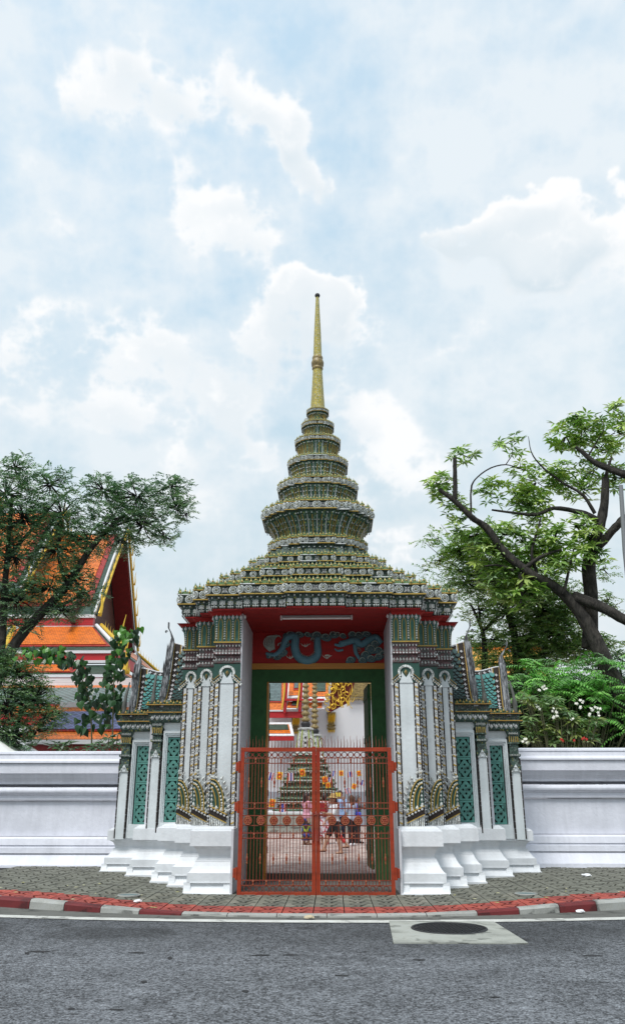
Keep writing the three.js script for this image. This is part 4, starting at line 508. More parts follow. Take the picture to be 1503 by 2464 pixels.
    const out = [], th = .09; const f = (p, dz) => [p[0], p[1], p[2] + dz]; for (let k = 0; k < N; k++) { const t0 = th * (k / N > .85 ? .5 : 1); out.push([f(Bq[k], t0), f(A[k], t0), f(A[k + 1], t0)], [f(Bq[k], t0), f(A[k + 1], t0), f(Bq[k + 1], t0)]); out.push([f(A[k], t0), f(A[k], -.05), f(A[k + 1], -.05)], [f(A[k], t0), f(A[k + 1], -.05), f(A[k + 1], t0)]); out.push([f(Bq[k], -.05), f(Bq[k], t0), f(Bq[k + 1], t0)], [f(Bq[k], -.05), f(Bq[k + 1], t0), f(Bq[k + 1], -.05)]); out.push([f(A[k], -.05), f(Bq[k], -.05), f(Bq[k + 1], -.05)], [f(A[k], -.05), f(Bq[k + 1], -.05), f(A[k + 1], -.05)]); }
    const r = rng(55 + n); for (let k = 0; k < 26; k++) { const u = r() * .6, i = Math.floor(u * N), p = A[i], w3 = (A[i][0] - Bq[i][0]), x = p[0] - w3 * rr(.15, .9, r); H.push(tf(petal(rr(.025, .045, r), rr(.2, .4, r), .018), x, mix(A[i][1], A[i + 1][1], r()), p[2] + th - .004, 0, 0, rr(-.05, .09, r))); } H.push(tris(out)); }
  W2('finial_board', H, M.greyWood).forEach((o, side) => { const c2 = limb([V(tipx + .0, tipy - .22, zt + .02), V(tipx - .035, tipy - .2, zt + .02), V(tipx - .045, tipy - .235, zt + .02), V(tipx - .02, tipy - .25, zt + .02)], .016, .012, 8, 5); part(o, 'curl', side ? mirrorX(merge([c2])) : merge([c2]), M.greyWood); });
  if (n === 0) W2('stone_finial', limb([V(-3.50, 3.44, -2.32), V(-3.495, 3.75, -2.34), V(-3.47, 4.12, -2.4)], .055, .018, 8, 6, .3), M.stone); else W2('stone_finial', limb([V(-4.28, 3.3, -3.0), V(-4.27, 3.6, -3.0), V(-4.22, 4.0, -3.1)], .06, .018, 8, 6, .3), M.stone);
});
// ------------------------------------------------------------------ doorway at the back of the passage
part(gate, 'lintel_panel', box(-1.445, 1.445, 4.31, 4.998, -2.75, -2.5), M.redPaint);
part(gate, 'ochre_rail', box(-1.443, 1.443, 4.185, 4.312, -2.74, -2.46, .006), M.ochre);
const df = part(gate, 'door_frame', [box(-1.44, 1.44, 3.925, 4.186, -2.74, -2.50, .004), box(-1.44, -1.10, .012, 3.926, -2.74, -2.50, .004), box(1.14, 1.44, .012, 3.926, -2.74, -2.50, .004)], M.doorGreen);
part(df, 'ochre_edge', [box(-1.10, -1.065, .012, 3.925, -2.735, -2.53)], M.ochre);
part(df, 'sill', box(-1.1, 1.14, .0, .14, -2.72, -2.56, .01), mat(L(.03, .04, .03), .6));
{ const mk = (s) => { const l = part(gate, 'door_leaf', merge([box(-.03, .03, .2, 3.9, -1.02, 0, .004)]), M.doorGreen, [s < 0 ? -1.08 : 1.10, 0, -2.72], s < 0 ? .22 : .05); part(l, 'door_rail', merge([.5, 1.6, 2.7, 3.6].map((y) => box(s < 0 ? .03 : -.045, s < 0 ? .045 : -.03, y, y + .12, -1.0, -.02))), M.doorGreen); part(l, 'ochre_edge', box(-.031, .031, .2, 3.9, -1.05, -1.021), M.ochre); }; mk(-1); mk(1); }
{ // dragon among clouds in painted relief
  const z = -2.485, X = (p) => (p - 185) / (1385 - 185) * 2.80 - 1.38, Y = (q) => 4.99 - (q - 325) / (615 - 325) * .68, P = (a) => a.map(([x, y]) => V(X(x), Y(y), z));
  const scale = mat(L(.14, .34, .42), .6, { map: T.speck }), pale = mat(L(.46, .56, .5), .65, { map: T.speck }), bone = mat(L(.62, .62, .54), .65);
  const body = part(gate, 'dragon_relief', [limb(P([[290, 520], [360, 540], [440, 480], [480, 380], [560, 360], [560, 470], [600, 560], [690, 590], [770, 540], [770, 440], [770, 370]]), .062, (t) => .55 + 1.0 * Math.sin(t * 2.6), 40, 8), limb(P([[1370, 430], [1320, 370], [1250, 400], [1180, 440], [1120, 400], [1050, 420], [980, 430]]), .062, (t) => .8 + .5 * Math.sin(t * 3), 26, 8), limb(P([[1120, 440], [1130, 520], [1160, 570]]), .05, .04, 8, 7)], scale);
  const sp = []; const spine = (a, n) => { const c = new THREE.CatmullRomCurve3(P(a)); for (let k = 0; k < n; k++) { const p = c.getPoint(k / n), t = c.getTangent(k / n); sp.push(TM(p.x, p.y, p.z + .03, 0, 0, Math.atan2(t.y, t.x) + Math.PI)); } }; spine([[590, 380], [600, 470], [630, 520], [690, 540], [730, 510], [740, 440]], 22); spine([[1180, 470], [1130, 430], [1060, 440]], 12); stuff(part(body, 'spines', stamp(petal(.02, .07, .02), sp), bone));
  const hd = []; for (let k = 0; k < 7; k++) hd.push(limb(P([[330 + k * 6, 500 - k * 3], [270 + k * 16, 440 - k * 8], [290 + k * 20, 370 - k * 3], [380 + k * 8, 350 - k * 2 + k * k]]), .02, .008, 10, 5)); part(body, 'tail_plume', hd, pale);
  const bl2 = [], rb = rng(88); for (const [x, y, s] of [[440, 520, 1.5], [400, 560, 1], [500, 360, 1.5], [600, 345, 1.3], [760, 360, 1.6], [850, 375, 1.5], [930, 355, 1.2], [1160, 365, 1.3], [1230, 345, 1.4], [1270, 490, 1.7], [1340, 500, 1.5], [1080, 590, 1.4], [1190, 590, 1.2], [1270, 575, 1.4], [1340, 560, 1.3], [470, 440, 1.3], [1310, 430, 1.4], [1220, 540, 1.4], [1010, 360, 1], [1100, 350, 1.2], [680, 345, 1], [330, 540, 1.1]]) bl2.push(tf(new THREE.SphereGeometry(.065 * s, 12, 8), X(x), Y(y), z - .004, 0, 0, rr(-.5, .5, rb), V(1.35, .85, .32))); stuff(part(body, 'cloud_puffs', merge(bl2), mat(L(.10, .2, .22), .7, { map: T.speck }))); const sw = []; for (const [x, y, s] of [[440, 520, 1.2], [400, 560, .8], [520, 350, 1], [600, 350, .9], [770, 360, 1.2], [850, 375, 1], [920, 350, .9], [1160, 360, 1], [1230, 350, .9], [1270, 490, 1.2], [1340, 500, 1], [1080, 590, 1], [1190, 590, .8], [1270, 575, .9], [1340, 560, .9], [480, 430, 1], [350, 560, .7], [430, 450, .8], [680, 350, .7], [1010, 365, .8], [1100, 350, .9], [1230, 460, 1], [1310, 440, .9], [1220, 540, 1], [1150, 500, .8], [960, 350, .7], [1380, 530, .8], [560, 400, .7], [730, 400, .6]]) { const a = []; for (let k = 0; k < 14; k++) { const t = k / 13 * 9.5, r = (.014 + t * .0078) * s; a.push(V(X(x) + Math.cos(t) * r, Y(y) + Math.sin(t) * r, z + .024)); } sw.push(limb(a, .017, .013, 34, 5)); } part(body, 'cloud_scrolls', sw, pale);
  const cl2 = []; for (const [x, y] of [[520, 570], [860, 570], [660, 460]]) for (let k = 0; k < 4; k++) cl2.push(limb(P([[x, y], [x - 30 + k * 22, y - 16 - (k % 2) * 10], [x - 44 + k * 30, y - 34 + (k % 2) * 8]]), .014, .004, 5, 5)); cl2.push(limb(P([[840, 545], [865, 540], [890, 548]]), .02, .02, 5, 6)); part(body, 'claws', cl2, bone);
  stuff(part(body, 'dragon_head', [limb(P([[1040, 430], [980, 450], [930, 440]]), .055, .025, 8, 7), limb(P([[1010, 490], [960, 500], [930, 480]]), .03, .015, 6, 6), ...[0, 1, 2, 3].map((k) => limb(P([[1060 + k * 22, 440], [1080 + k * 26, 400 - k * 5], [1060 + k * 34, 360]]), .012, .004, 6, 5)), tf(new THREE.SphereGeometry(.02, 8, 6), X(975), Y(430), z + .05)], scale));
}
{ const t = thing('ceiling_light', 'unlit fluorescent tube fitting under the red gateway ceiling', 'light fitting', [0, 4.985, -.75]);
  part(t, 'housing', merge([box(-.71, .71, -.045, .01, -.09, .0, .006)]), mat(L(.42, .43, .44), .5)); part(t, 'tube', prep(new THREE.CylinderGeometry(.019, .019, 1.34, 12)).rotateZ(Math.PI / 2).translate(0, -.06, .035), mat(L(.85, .85, .82), .3)); for (const s of [-1, 1]) part(t, 'end_socket', box(s * .70 - .014, s * .70 + .014, -.09, .0, .0, .065, .004), mat(L(.7, .7, .68), .5)); }
// ------------------------------------------------------------------ the two red iron gate leaves
{
  const cx = (c) => (930 + c * .43912) * .60144, gy = (c) => at(757, (2950 + c * .43912) * .60144, 0).y;
  const yTop = gy(93), yTop2 = gy(130), rail = [188, 236, 597, 648, 713, 803, 872, 920, 1303, 1350].map(gy), yb2 = gy(1413), yb = gy(1456);
  const unit = .2275, bar = new THREE.CylinderGeometry(.0075, .0075, 1, 6), ringG = boxUV(prep(new THREE.TorusGeometry(.044, .0075, 5, 16))), knobPts = [[0, .007], [.01, .016], [.025, .02], [.04, .012], [.055, .018], [.07, .02], [.085, .014], [.1, .007]], knobG = boxUV(prep(new THREE.LatheGeometry(knobPts.map(([y, r]) => new THREE.Vector2(r, y - .05)), 8))), tallKnob = boxUV(prep(new THREE.LatheGeometry([[0, .007], [.012, .014], [.03, .017], [.045, .009], [.065, .016], [.1, .021], [.13, .013], [.145, .009], [.16, .015], [.18, .007]].map(([y, r]) => new THREE.Vector2(r, y - .09)), 8)));
  const ro = (() => { const r = .073, g = [new THREE.CylinderGeometry(r, r, .022, 22).rotateX(Math.PI / 2), tf(new THREE.TorusGeometry(r * .93, .009, 5, 22), 0, 0, .011), tf(new THREE.SphereGeometry(.013, 8, 6), 0, 0, .018)]; for (let k = 0; k < 6; k++) { const a = k / 6 * 2 * Math.PI; g.push(tf(new THREE.SphereGeometry(.02, 8, 6), Math.cos(a) * .037, Math.sin(a) * .037, .008, 0, 0, 0, V(1, 1, .7))); g.push(tf(new THREE.OctahedronGeometry(.008), Math.cos(a + .52) * .056, Math.sin(a + .52) * .056, .014)); } return merge(g); })();
  const barGeo = {}; const vbar = (h) => barGeo[h.toFixed(3)] ??= boxUV(prep(bar.clone().scale(1, h, 1)));
  for (const s of [-1, 1]) {
    const t = thing('iron_gate_leaf', s < 0 ? 'left leaf of the red iron gate in the gateway' : 'right leaf of the red iron gate, with the latch', 'gate', [s * 1.345, 0, 0], undefined);
    const X = (x) => -s * x; // distance from the hinge side towards the middle
    const bx2 = (a, b, y0, y1, z0, z1, bv) => box(X(a), X(b), y0, y1, z0, z1, bv), Wd = 1.3435;
    part(t, 'hinge_stile', merge([bx2(0, .068, yb, yTop, -.025, .025, .004)]), M.gateRed); part(t, 'meeting_stile', merge([bx2(Wd - .072, Wd, yb, yTop + (s < 0 ? .012 : 0), -.028, .028, .004), bx2(Wd - .03, Wd - .004, yb, yTop, .024, .04, .004)]), M.gateRed);
    part(t, 'top_rail', merge([bx2(.068, Wd - .072, yTop2, yTop, -.022, .022, .004)]), M.gateRed); part(t, 'bottom_rail', merge([bx2(.068, Wd - .072, yb, yb2, -.022, .022, .004)]), M.gateRed);
    for (const y of rail) part(t, 'cross_bar', merge([bx2(.06, Wd - .07, y - .008, y + .008, -.008, .008)]), M.gateBar);
    const x0 = .155, n = 20, pitch = unit / 4; const yM = (rail[4] + rail[5]) / 2;
    for (let k = -1; k < n; k++) { const x = x0 + k * pitch, main = ((k % 4) + 4) % 4; if (x > Wd - .085) continue; const X1 = X(x), low = rail[9], segs = main === 0 ? [[low, yM - .07], [yM + .07, rail[0]]] : main === 2 ? [[low, rail[0]]] : [[low, rail[6] + .035], [rail[5] - .0, rail[0]]];
      if (main === 0) { for (const [a, b] of segs) part(t, 'bar', vbar(b - a), M.gateBar, [X1, (a + b) / 2, 0]); part(t, 'rosette', ro, M.copper, [X1, yM, .012]); part(t, 'baluster', tallKnob, M.copper, [X1, gy(412), 0]); part(t, 'baluster', tallKnob, M.copper, [X1, gy(1108), 0]); }
      else if (main === 2) { part(t, 'bar', vbar(segs[0][1] - segs[0][0]), M.gateBar, [X1, (segs[0][0] + segs[0][1]) / 2, 0]); for (const q of [[188, 236], [597, 648], [872, 920], [1303, 1350]]) part(t, 'knob', knobG, M.copper, [X1, (gy(q[0]) + gy(q[1])) / 2, 0]); }
      else for (const [a, b] of [[low, rail[6] + .04], [rail[2] - .11, rail[0]]]) part(t, 'bar', vbar(b - a), M.gateBar, [X1, (a + b) / 2, 0]);
      if (main % 2 === 0) { part(t, 'ring', ringG, M.gateBar, [X1, (yTop2 + rail[0]) / 2, 0]); if (x < Wd - .12) part(t, 'ring', ringG, M.gateBar, [X1, (rail[9] + yb2) / 2, 0]); part(t, 'ring_clasp', merge([box(-.012, .012, -.02, .02, -.012, .012, .004)]), M.gateBar, [X(x + pitch), (yTop2 + rail[0]) / 2, 0]); }
      const hgt = (k & 1) ? .155 : .21; part(t, 'spike', merge([limb([V(0, 0, 0), V(.004, hgt * .5, 0), V(-.003, hgt * .75, .003), V(.002, hgt, 0)], .0075, .002, 6, 5)]), M.gateBar, [X1, yTop - .004, 0]); }
    for (const y of [2.02, 1.35, .28]) part(t, 'hinge', merge([box(s * -.0, s * .085, y, y + .15, -.02, .012, .006), prep(new THREE.CylinderGeometry(.022, .022, .2, 8)).translate(s * .02, y + .07, .02)]), M.gateRed);
    part(t, 'lower_panel', merge([bx2(.068, Wd - .072, yb2 - .004, yb2 + .012, -.018, .018)]), M.gateBar);
    part(t, 'scroll', merge([limb([V(X(Wd - .13), yTop, 0), V(X(Wd - .135), yTop + .12, 0), V(X(Wd - .10), yTop + .165, 0), V(X(Wd - .06), yTop + .12, 0), V(X(Wd - .055), yTop, 0)], .007, .007, 12, 5)]), M.gateBar);
    if (s > 0) part(t, 'latch', merge([box(X(Wd - .05), X(Wd - .02), .86, 1.32, .028, .06, .006), box(X(Wd + .04), X(Wd - .2), 1.28, 1.305, .03, .05, .004)]), M.gateBar); else part(t, 'pull_bar', merge([box(X(Wd - .06), X(Wd - .035), .86, 1.32, .028, .05, .006)]), M.gateBar);
  }
}
// ------------------------------------------------------------------ the temple hall behind the left wall
const pt = (v) => V(v[0], v[1], v[2]);
function roofPanel(parent, name, a, b, c, d, rows, t = .12) { // a b lower edge, c d upper edge; nested colour borders as separate laid strips of tiles
  const A = pt(a), B = pt(b), C = pt(c), D = pt(d); const lerp2 = (u, v) => A.clone().lerp(B, u).lerp(D.clone().lerp(C, u), v); const n = B.clone().sub(A).cross(D.clone().sub(A)).normalize();
  let first; rows.forEach(([m, u0, u1, v0, v1], i) => { const o = n.clone().multiplyScalar(i * .03), q = [lerp2(u0, v0), lerp2(u1, v0), lerp2(u1, v1), lerp2(u0, v1)].map((p) => p.add(o)); const g = slab(...q, t); const me = part(first ?? parent, i ? 'tile_field' : name, g, m); first ??= me; });
  return first; }
const flame = (s, bend = .5) => limb([V(0, 0, 0), V(.10 * s * bend, .35 * s, 0), V(.02 * s * bend, .7 * s, 0), V(.16 * s * bend, 1.15 * s, 0)], .07 * s, .008 * s, 8, 6);
{
  const h = thing('temple_hall', 'large temple hall with steep orange and green tiled roofs behind the left trees', 'temple');
  const x1 = -11.0, zn = -23, zr = -27, zf = -31, ye = 9.9, yr = 15.3;
  const O = M.orange, G = M.roofGreen, Rd = M.roofRed;
  roofPanel(h, 'main_roof', [-40, ye, zn], [x1, ye, zn], [x1, yr, zr], [-40, yr, zr], [[G, 0, 1, 0, 1], [Rd, 0, .982, .09, .98], [O, 0, .972, .125, .97]]);
  roofPanel(h, 'rear_roof', [x1, ye, zf], [-40, ye, zf], [-40, yr, zr], [x1, yr, zr], [[G, 0, 1, 0, 1]]);
  roofPanel(h, 'upper_roof', [-40, ye + 1.1, zn + .35], [x1 - 3.6, ye + 1.1, zn + .35], [x1 - 3.6, yr + 1.3, zr], [-40, yr + 1.3, zr], [[G, 0, 1, 0, 1], [Rd, 0, .978, .09, .98], [O, 0, .967, .125, .97]]);
  roofPanel(h, 'top_roof', [-40, ye + 2.2, zn + .6], [x1 - 7.5, ye + 2.2, zn + .6], [x1 - 7.5, yr + 2.6, zr], [-40, yr + 2.6, zr], [[G, 0, 1, 0, 1], [Rd, 0, .978, .09, .98], [O, 0, .967, .125, .97]]);
  const wall = (n, x, a, b, c, m) => part(h, n, slab(V(x, ...a), V(x, ...b), V(x, ...c), V(x, ...c), .2), m);
  wall('pediment', x1 - 1.0, [ye - .5, zn + 1.2], [ye - .5, zf], [yr - 1.2, zr], mat(L(.17, .07, .05), .6, { map: T.ceramic }));
  for (const [xx, dy, dz] of [[x1, 0, 0], [x1 - 3.6, 1.2, .35], [x1 - 7.5, 2.3, .6]]) { // barge boards, gold flame crockets
    const P = [V(xx + .1, ye + dy, zn + dz + .1), V(xx + .1, ye + dy + (yr - ye) * .5 + .1, (zn + zr) / 2 + .2), V(xx + .1, yr + dy + .2, zr)], P2 = [V(xx + .1, ye + dy - .4, zf - .2), V(xx + .1, ye + dy + (yr - ye) * .5, (zf + zr) / 2), V(xx + .1, yr + dy + .2, zr)];
    part(h, 'barge_board', merge([limb(P, .06, .06, 10, 6), limb(P2, .08, .07, 10, 6)]), M.goldLeaf); part(h, 'barge_soffit', slab(V(xx - .0, ye + dy - .5, zf), V(xx - 1.0, ye + dy - .5, zf), V(xx - 1.0, yr + dy - .2, zr), V(xx, yr + dy - .2, zr), .1), M.deepRed);
    part(h, 'white_verge', limb(P.map((p) => p.clone().add(V(-.2, .05, .05))), .07, .07, 8, 5), M.trim);
    const c = new THREE.CatmullRomCurve3(P), F = []; for (let k = 0; k < 10; k++) { const p = c.getPoint((k + .5) / 10); F.push(tf(flame(.5), p.x, p.y, p.z, Math.PI / 2 * .8)); } const c2 = new THREE.CatmullRomCurve3(P2); for (let k = 0; k < 8; k++) { const p = c2.getPoint((k + .3) / 8); F.push(tf(flame(.7), p.x + .1, p.y, p.z, -.5)); } stuff(part(h, 'flame_crockets', merge(F), M.goldLeaf)); part(h, 'horn', tf(flame(1.5), xx + .1, ye + dy - .1, zn + dz, .3), M.goldLeaf); }
  const band = (name, x0, xx, y, z, s = 1) => { part(h, name, box(x0, xx, y - .16 * s, y + .0, z - .3, z), M.trim); part(h, 'red_fascia', box(x0, xx - .05, y - .55 * s, y - .161 * s, z - .35, z - .06), M.red); part(h, 'white_fascia', box(x0, xx, y - .70 * s, y - .551 * s, z - .3, z), M.trim); };
  band('white_fascia', -40, x1 - .1, ye - .05, zn + .2);
  // hipped skirt roofs below
  const skirt = (name, yt, zt, xt, yb, zb, xb, xl, zfar) => { roofPanel(h, name, [xl, yb, zb], [xb, yb, zb], [xt, yt, zt], [xl, yt, zt], [[G, 0, 1, 0, 1], [Rd, .0, .955, .13, .98], [O, .0, .93, .2, .96]]); roofPanel(h, name, [xb, yb, zb], [xb, yb, zfar - (zb - zt)], [xt, yt, zfar], [xt, yt, zt], [[G, 0, 1, 0, 1], [O, .08, .92, .15, .9]]); const hip = limb([V(xb, yb + .05, zb), V(xt, yt + .06, zt)], .1, .1, 2, 6); part(h, 'white_hip', hip, M.trim); part(h, 'gold_hip', tf(hip, .22, .03, -.05), M.goldLeaf); part(h, 'gold_hip', limb([V(xb + .05, yb + .1, zfar - (zb - zt)), V(xt + .05, yt + .1, zfar)], .1, .1, 2, 6), M.goldLeaf); const F = []; for (let k = 0; k < 9; k++) F.push(tf(flame(.34), mix(xb, xt, k / 9) + .3, mix(yb, yt, k / 9), mix(zb, zt, k / 9))); for (let k = 0; k < 14; k++) F.push(tf(flame(.35), mix(xb, xt, k / 14) + .1, mix(yb, yt, k / 14) + .05, mix(zfar - (zb - zt), zfar, k / 14))); stuff(part(h, 'flame_crockets', merge(F), M.goldLeaf)); part(h, 'horn', tf(flame(1.4), xb + .1, yb, zb, .4), M.goldLeaf); band('white_fascia', xl, xb, yb - .02, zb + .05, .8); part(h, 'end_fascia', merge([box(xb - .1, xb, yb - .55, yb - .1, zfar - 2, zb - .02)]), M.red); };
  skirt('skirt_roof', 9.25, zn + .2, -10.95, 7.75, zn + 2.4, -9.2, -14.6, zf);
  skirt('lower_skirt_roof', 7.1, zn + 2.3, -9.4, 6.55, zn + 3.4, -8.7, -40, zf);
  roofPanel(h, 'porch_roof', [-40, 7.0, zn + 3.0], [-14.4, 7.0, zn + 3.0], [-14.9, 9.0, zn + .8], [-40, 9.0, zn + .8], [[G, 0, 1, 0, 1], [Rd, 0, .985, .13, .98], [O, 0, .98, .2, .96]]); band('white_fascia', -40, -14.3, 7.0, zn + 3.1, .8); part(h, 'gold_hip', limb([V(-14.3, 7.1, zn + 3), V(-14.7, 9.1, zn + .8)], .14, .14, 3, 6), M.goldLeaf); part(h, 'horn', tf(flame(1.6), -14.2, 7.0, zn + 3.0, .4), M.goldLeaf);
  part(h, 'wall', box(-40, -9.0, 0, 6.1, zf, zn + 2.9), M.wall); for (let k = 0; k < 9; k++) part(h, 'wall_opening', box(-9.9 - k * 1.6 - .9, -9.9 - k * 1.6, 4.7, 5.9, zn + 2.7, zn + 2.95), mat(L(.05, .05, .05), .9));
  for (let k = 0; k < 8; k++) part(h, 'column', box(-9.3 - k * 1.6 - .35, -9.3 - k * 1.6, 0, 6.1, zn + 3.0, zn + 3.3), M.trim);
}
{ // gallery in front of it
  const g = thing('gallery_building', 'low white gallery with grey-green tiled roof bordered in orange behind the left wall', 'building'); const z0 = -11.5, z1 = -15; const p = (x, y, z) => { const q = at(x, y, z); return [q.x, q.y, q.z]; };
  const a = [-14.5, 4.15, z0], b = [-5.6, 4.15, z0], c = [-5.6, 5.5, z1], d = [-14.5, 5.5, z1];
  roofPanel(g, 'roof', a, b, c, d, [[M.orange, 0, 1, 0, 1], [M.roofRed, 0, .97, .2, .85], [M.roofNet, 0, .965, .235, .815]]);
  part(g, 'ridge_cap', box(-14.5, -5.55, 5.45, 5.72, z1 - .2, z1 + .1), M.trim); part(g, 'red_fascia', box(-14.5, -5.6, 3.75, 4.1, z0 - .2, z0 + .02), M.red); part(g, 'white_fascia', box(-14.5, -5.6, 3.5, 3.749, z0 - .2, z0 + .0), M.trim); part(g, 'wall', box(-14.5, -5.9, 0, 3.5, z1 - 2, z0 - 1), M.wall);
  part(g, 'gable_verge', slab(V(-5.6, 4.1, z0 + .05), V(-5.35, 4.1, z0 + .05), V(-5.35, 5.65, z1), V(-5.6, 5.65, z1), .15), M.trim); part(g, 'red_verge', slab(V(-5.349, 4.0, z0 + .1), V(-5.15, 4.0, z0 + .1), V(-5.15, 5.55, z1), V(-5.349, 5.55, z1), .25), M.red); part(g, 'horn', tf(flame(.9), -5.3, 4.2, z0, .3), M.goldLeaf);
  const t = thing('porch_building', 'small porch roof with a blue tile field and orange border above the left wall', 'building'); const y0 = -8.3, y1 = -10.5;
  roofPanel(t, 'roof', [-8.6, 3.12, y0], [-5.05, 3.12, y0], [-4.75, 4.25, y1], [-8.2, 4.25, y1], [[M.orange, 0, 1, 0, 1], [M.roofRed, .1, .93, .2, .8], [M.roofBlueNet, .11, .92, .235, .77]]);
  part(t, 'white_fascia', box(-8.6, -5.05, 2.98, 3.1, y0 - .1, y0 + .02), M.trim); part(t, 'red_fascia', box(-8.5, -5.1, 2.75, 2.979, y0 - .15, y0 - .02), M.deepRed); part(t, 'white_beam', box(-8.5, -5.1, 2.6, 2.749, y0 - .15, y0), M.trim); part(t, 'wall', box(-8.4, -5.2, 0, 2.6, y1 - 1, y0 - .6), M.wall);
  part(t, 'gable_verge', slab(V(-5.04, 3.06, y0 + .04), V(-4.86, 3.06, y0 + .04), V(-4.56, 4.4, y1), V(-4.74, 4.4, y1), .12), M.trim); part(t, 'red_verge', slab(V(-4.858, 3.0, y0 + .06), V(-4.72, 3.0, y0 + .06), V(-4.42, 4.3, y1), V(-4.558, 4.3, y1), .2), M.red); part(t, 'horn', tf(flame(.55), -4.9, 3.1, y0, .3), M.goldLeaf); part(t, 'ridge_cap', box(-8.2, -4.7, 4.2, 4.36, y1 - .1, y1 + .08), M.trim);
  const cn = thing('canopy', 'white fabric canopy top peeking over the left wall', 'canopy', [-9.35, -.12, -7.2]); part(cn, 'fabric', prep(new THREE.ConeGeometry(3.0, 1.25, 4)).rotateY(.78).translate(0, 3.1, 0), mat(L(.78, .77, .76), .8)); for (const [x, z] of [[-2, -2], [2, -2], [2, 2], [-2, 2]]) part(cn, 'pole', prep(new THREE.CylinderGeometry(.03, .03, 2.5, 8)).translate(x, 1.25, z), M.trim);
}
{ // building seen through the doorway
  const g = thing('courtyard_hall', 'white courtyard hall with tiered orange roofs and gilded gable seen through the doorway', 'temple'); const Z = -33; const p = (x, y, z = Z) => at(x, y, z);
  const quadAt = (pts, z0, z1) => { const [a, b, c, d] = pts; return [p(...a, z0), p(...b, z0), p(...c, z1), p(...d, z1)].map((v) => [v.x, v.y, v.z]); };
  const rp = (name, pts, z0, z1, rows) => roofPanel(g, name, ...quadAt(pts, z0, z1), rows);
  const wl = p(600, 1990), wr = p(960, 1990), wt = p(700, 1600); part(g, 'wall', box(wl.x - 2, wr.x + 1, 0, wt.y + 3, Z - 3, Z - 2), mat(L(.80, .81, .83), .7, { map: T.plaster }));
  const da = p(700, 1905, Z - 2), db = p(700, 1945, Z - 2); part(g, 'dado', box(wl.x - 2, wr.x + 1, db.y - 1.0, da.y, Z - 2, Z - 1.8), mat(L(.42, .47, .53), .7, { map: T.plaster })); part(g, 'terrace', box(wl.x - 2, wr.x + 1, 0, db.y - 1.05, Z - 1.8, Z + .5), M.slab);
  rp('left_roof', [[630, 1707], [682, 1709], [684, 1625], [630, 1625]], Z, Z - 1.5, [[M.orange, 0, 1, 0, 1], [M.roofRed, 0, .9, .2, .87], [M.roofGrey, 0, .87, .24, .83]]);
  rp('middle_roof', [[684, 1680], [718, 1678], [720, 1625], [686, 1625]], Z - .2, Z - 1.5, [[M.trim, 0, 1, 0, 1], [M.orange, .3, 1, .09, 1], [M.roofRed, .62, .98, .3, 1], [M.roofGrey, .68, .95, .38, 1]]);
  rp('middle_lower_roof', [[681, 1706], [713, 1706], [717, 1685], [684, 1685]], Z + .3, Z, [[M.trim, 0, 1, 0, 1], [M.orange, .28, 1, .12, .82], [M.roofRed, .5, 1, .28, .8], [M.roofGreen, .62, 1, .36, .8]]);
  rp('right_roof', [[719, 1684], [790, 1684], [790, 1622], [725, 1622]], Z - .4, Z - 1.5, [[M.trim, 0, 1, 0, 1], [M.orange, .14, 1, .12, .7], [M.roofGreen, .5, .9, .3, .68]]);
  rp('right_lower_roof', [[716, 1706], [780, 1706], [782, 1686], [720, 1686]], Z + .2, Z, [[M.trim, 0, 1, 0, 1], [M.orange, .2, .9, .1, .75]]);
  rp('low_roof', [[630, 1770], [708, 1770], [700, 1738], [630, 1738]], Z + 1.2, Z + .2, [[M.trim, 0, 1, 0, 1], [M.orange, 0, .9, .14, .82], [M.roofGreen, 0, .86, .38, .78]]);
  const bar = (n, x0, y0, x1, y1, m, z = Z + .1, d = .25) => { const a = p(x0, y1, z), b = p(x1, y0, z); part(g, n, box(a.x, b.x, a.y, b.y, z - d, z), m); };
  bar('red_fascia', 620, 1712, 728, 1727, M.red); bar('red_fascia', 684, 1686 - 5, 780, 1686, M.red, Z + .35); bar('red_fascia', 620, 1772, 706, 1782, M.red, Z + 1.2); bar('white_eave', 620, 1708, 684, 1712, M.trim, Z + .15);
  for (const [x, y0, y1] of [[683, 1625, 1710], [719, 1622, 1706]]) { const a = p(x, y1), b = p(x + 2, y0); part(g, 'gold_verge', limb([V(a.x - .1, a.y, Z + .5), V(a.x + .03, (a.y + b.y) / 2, Z + .3), V(b.x, b.y, Z + .1)], .05, .04, 8, 6), M.goldLeaf); part(g, 'red_verge', limb([V(a.x + .06, a.y - .2, Z + .3), V(b.x + .15, b.y, Z)], .1, .1, 4, 5), M.red); }
  // carved gilded gable foot with serpent scrolls
  const P = (a) => a.map(([x, y]) => p(x, y, Z + .8)); const gb = part(g, 'gable_board', slab(...P([[790, 1716], [838, 1690], [862, 1615], [800, 1615]]), .15), M.deepRed), S = [], r = rng(77);
  const curl = (x, y, s, dir) => { const a = [], o = p(x, y, Z + .95); for (let k = 0; k < 12; k++) { const t = k / 11 * 5.2, q = (.03 + .03 * t) * s; a.push(V(o.x + Math.cos(t) * q * dir, o.y + Math.sin(t) * q, o.z)); } return limb(a, .075 * s, .02 * s, 24, 6); };
  for (const [x, y, s, d] of [[790, 1705, 1, 1], [801, 1698, 1.1, -1], [812, 1690, 1.0, 1], [823, 1682, 1, -1], [790, 1675, 1.2, 1], [800, 1660, 1.3, -1], [812, 1650, 1.2, 1], [824, 1645, 1.2, -1], [835, 1638, 1.1, 1], [845, 1630, 1.2, -1], [795, 1640, 1.2, 1], [808, 1632, 1.1, -1], [785, 1690, .9, 1], [834, 1668, .9, 1], [826, 1662, .8, -1]]) S.push(curl(x, y, s, d));
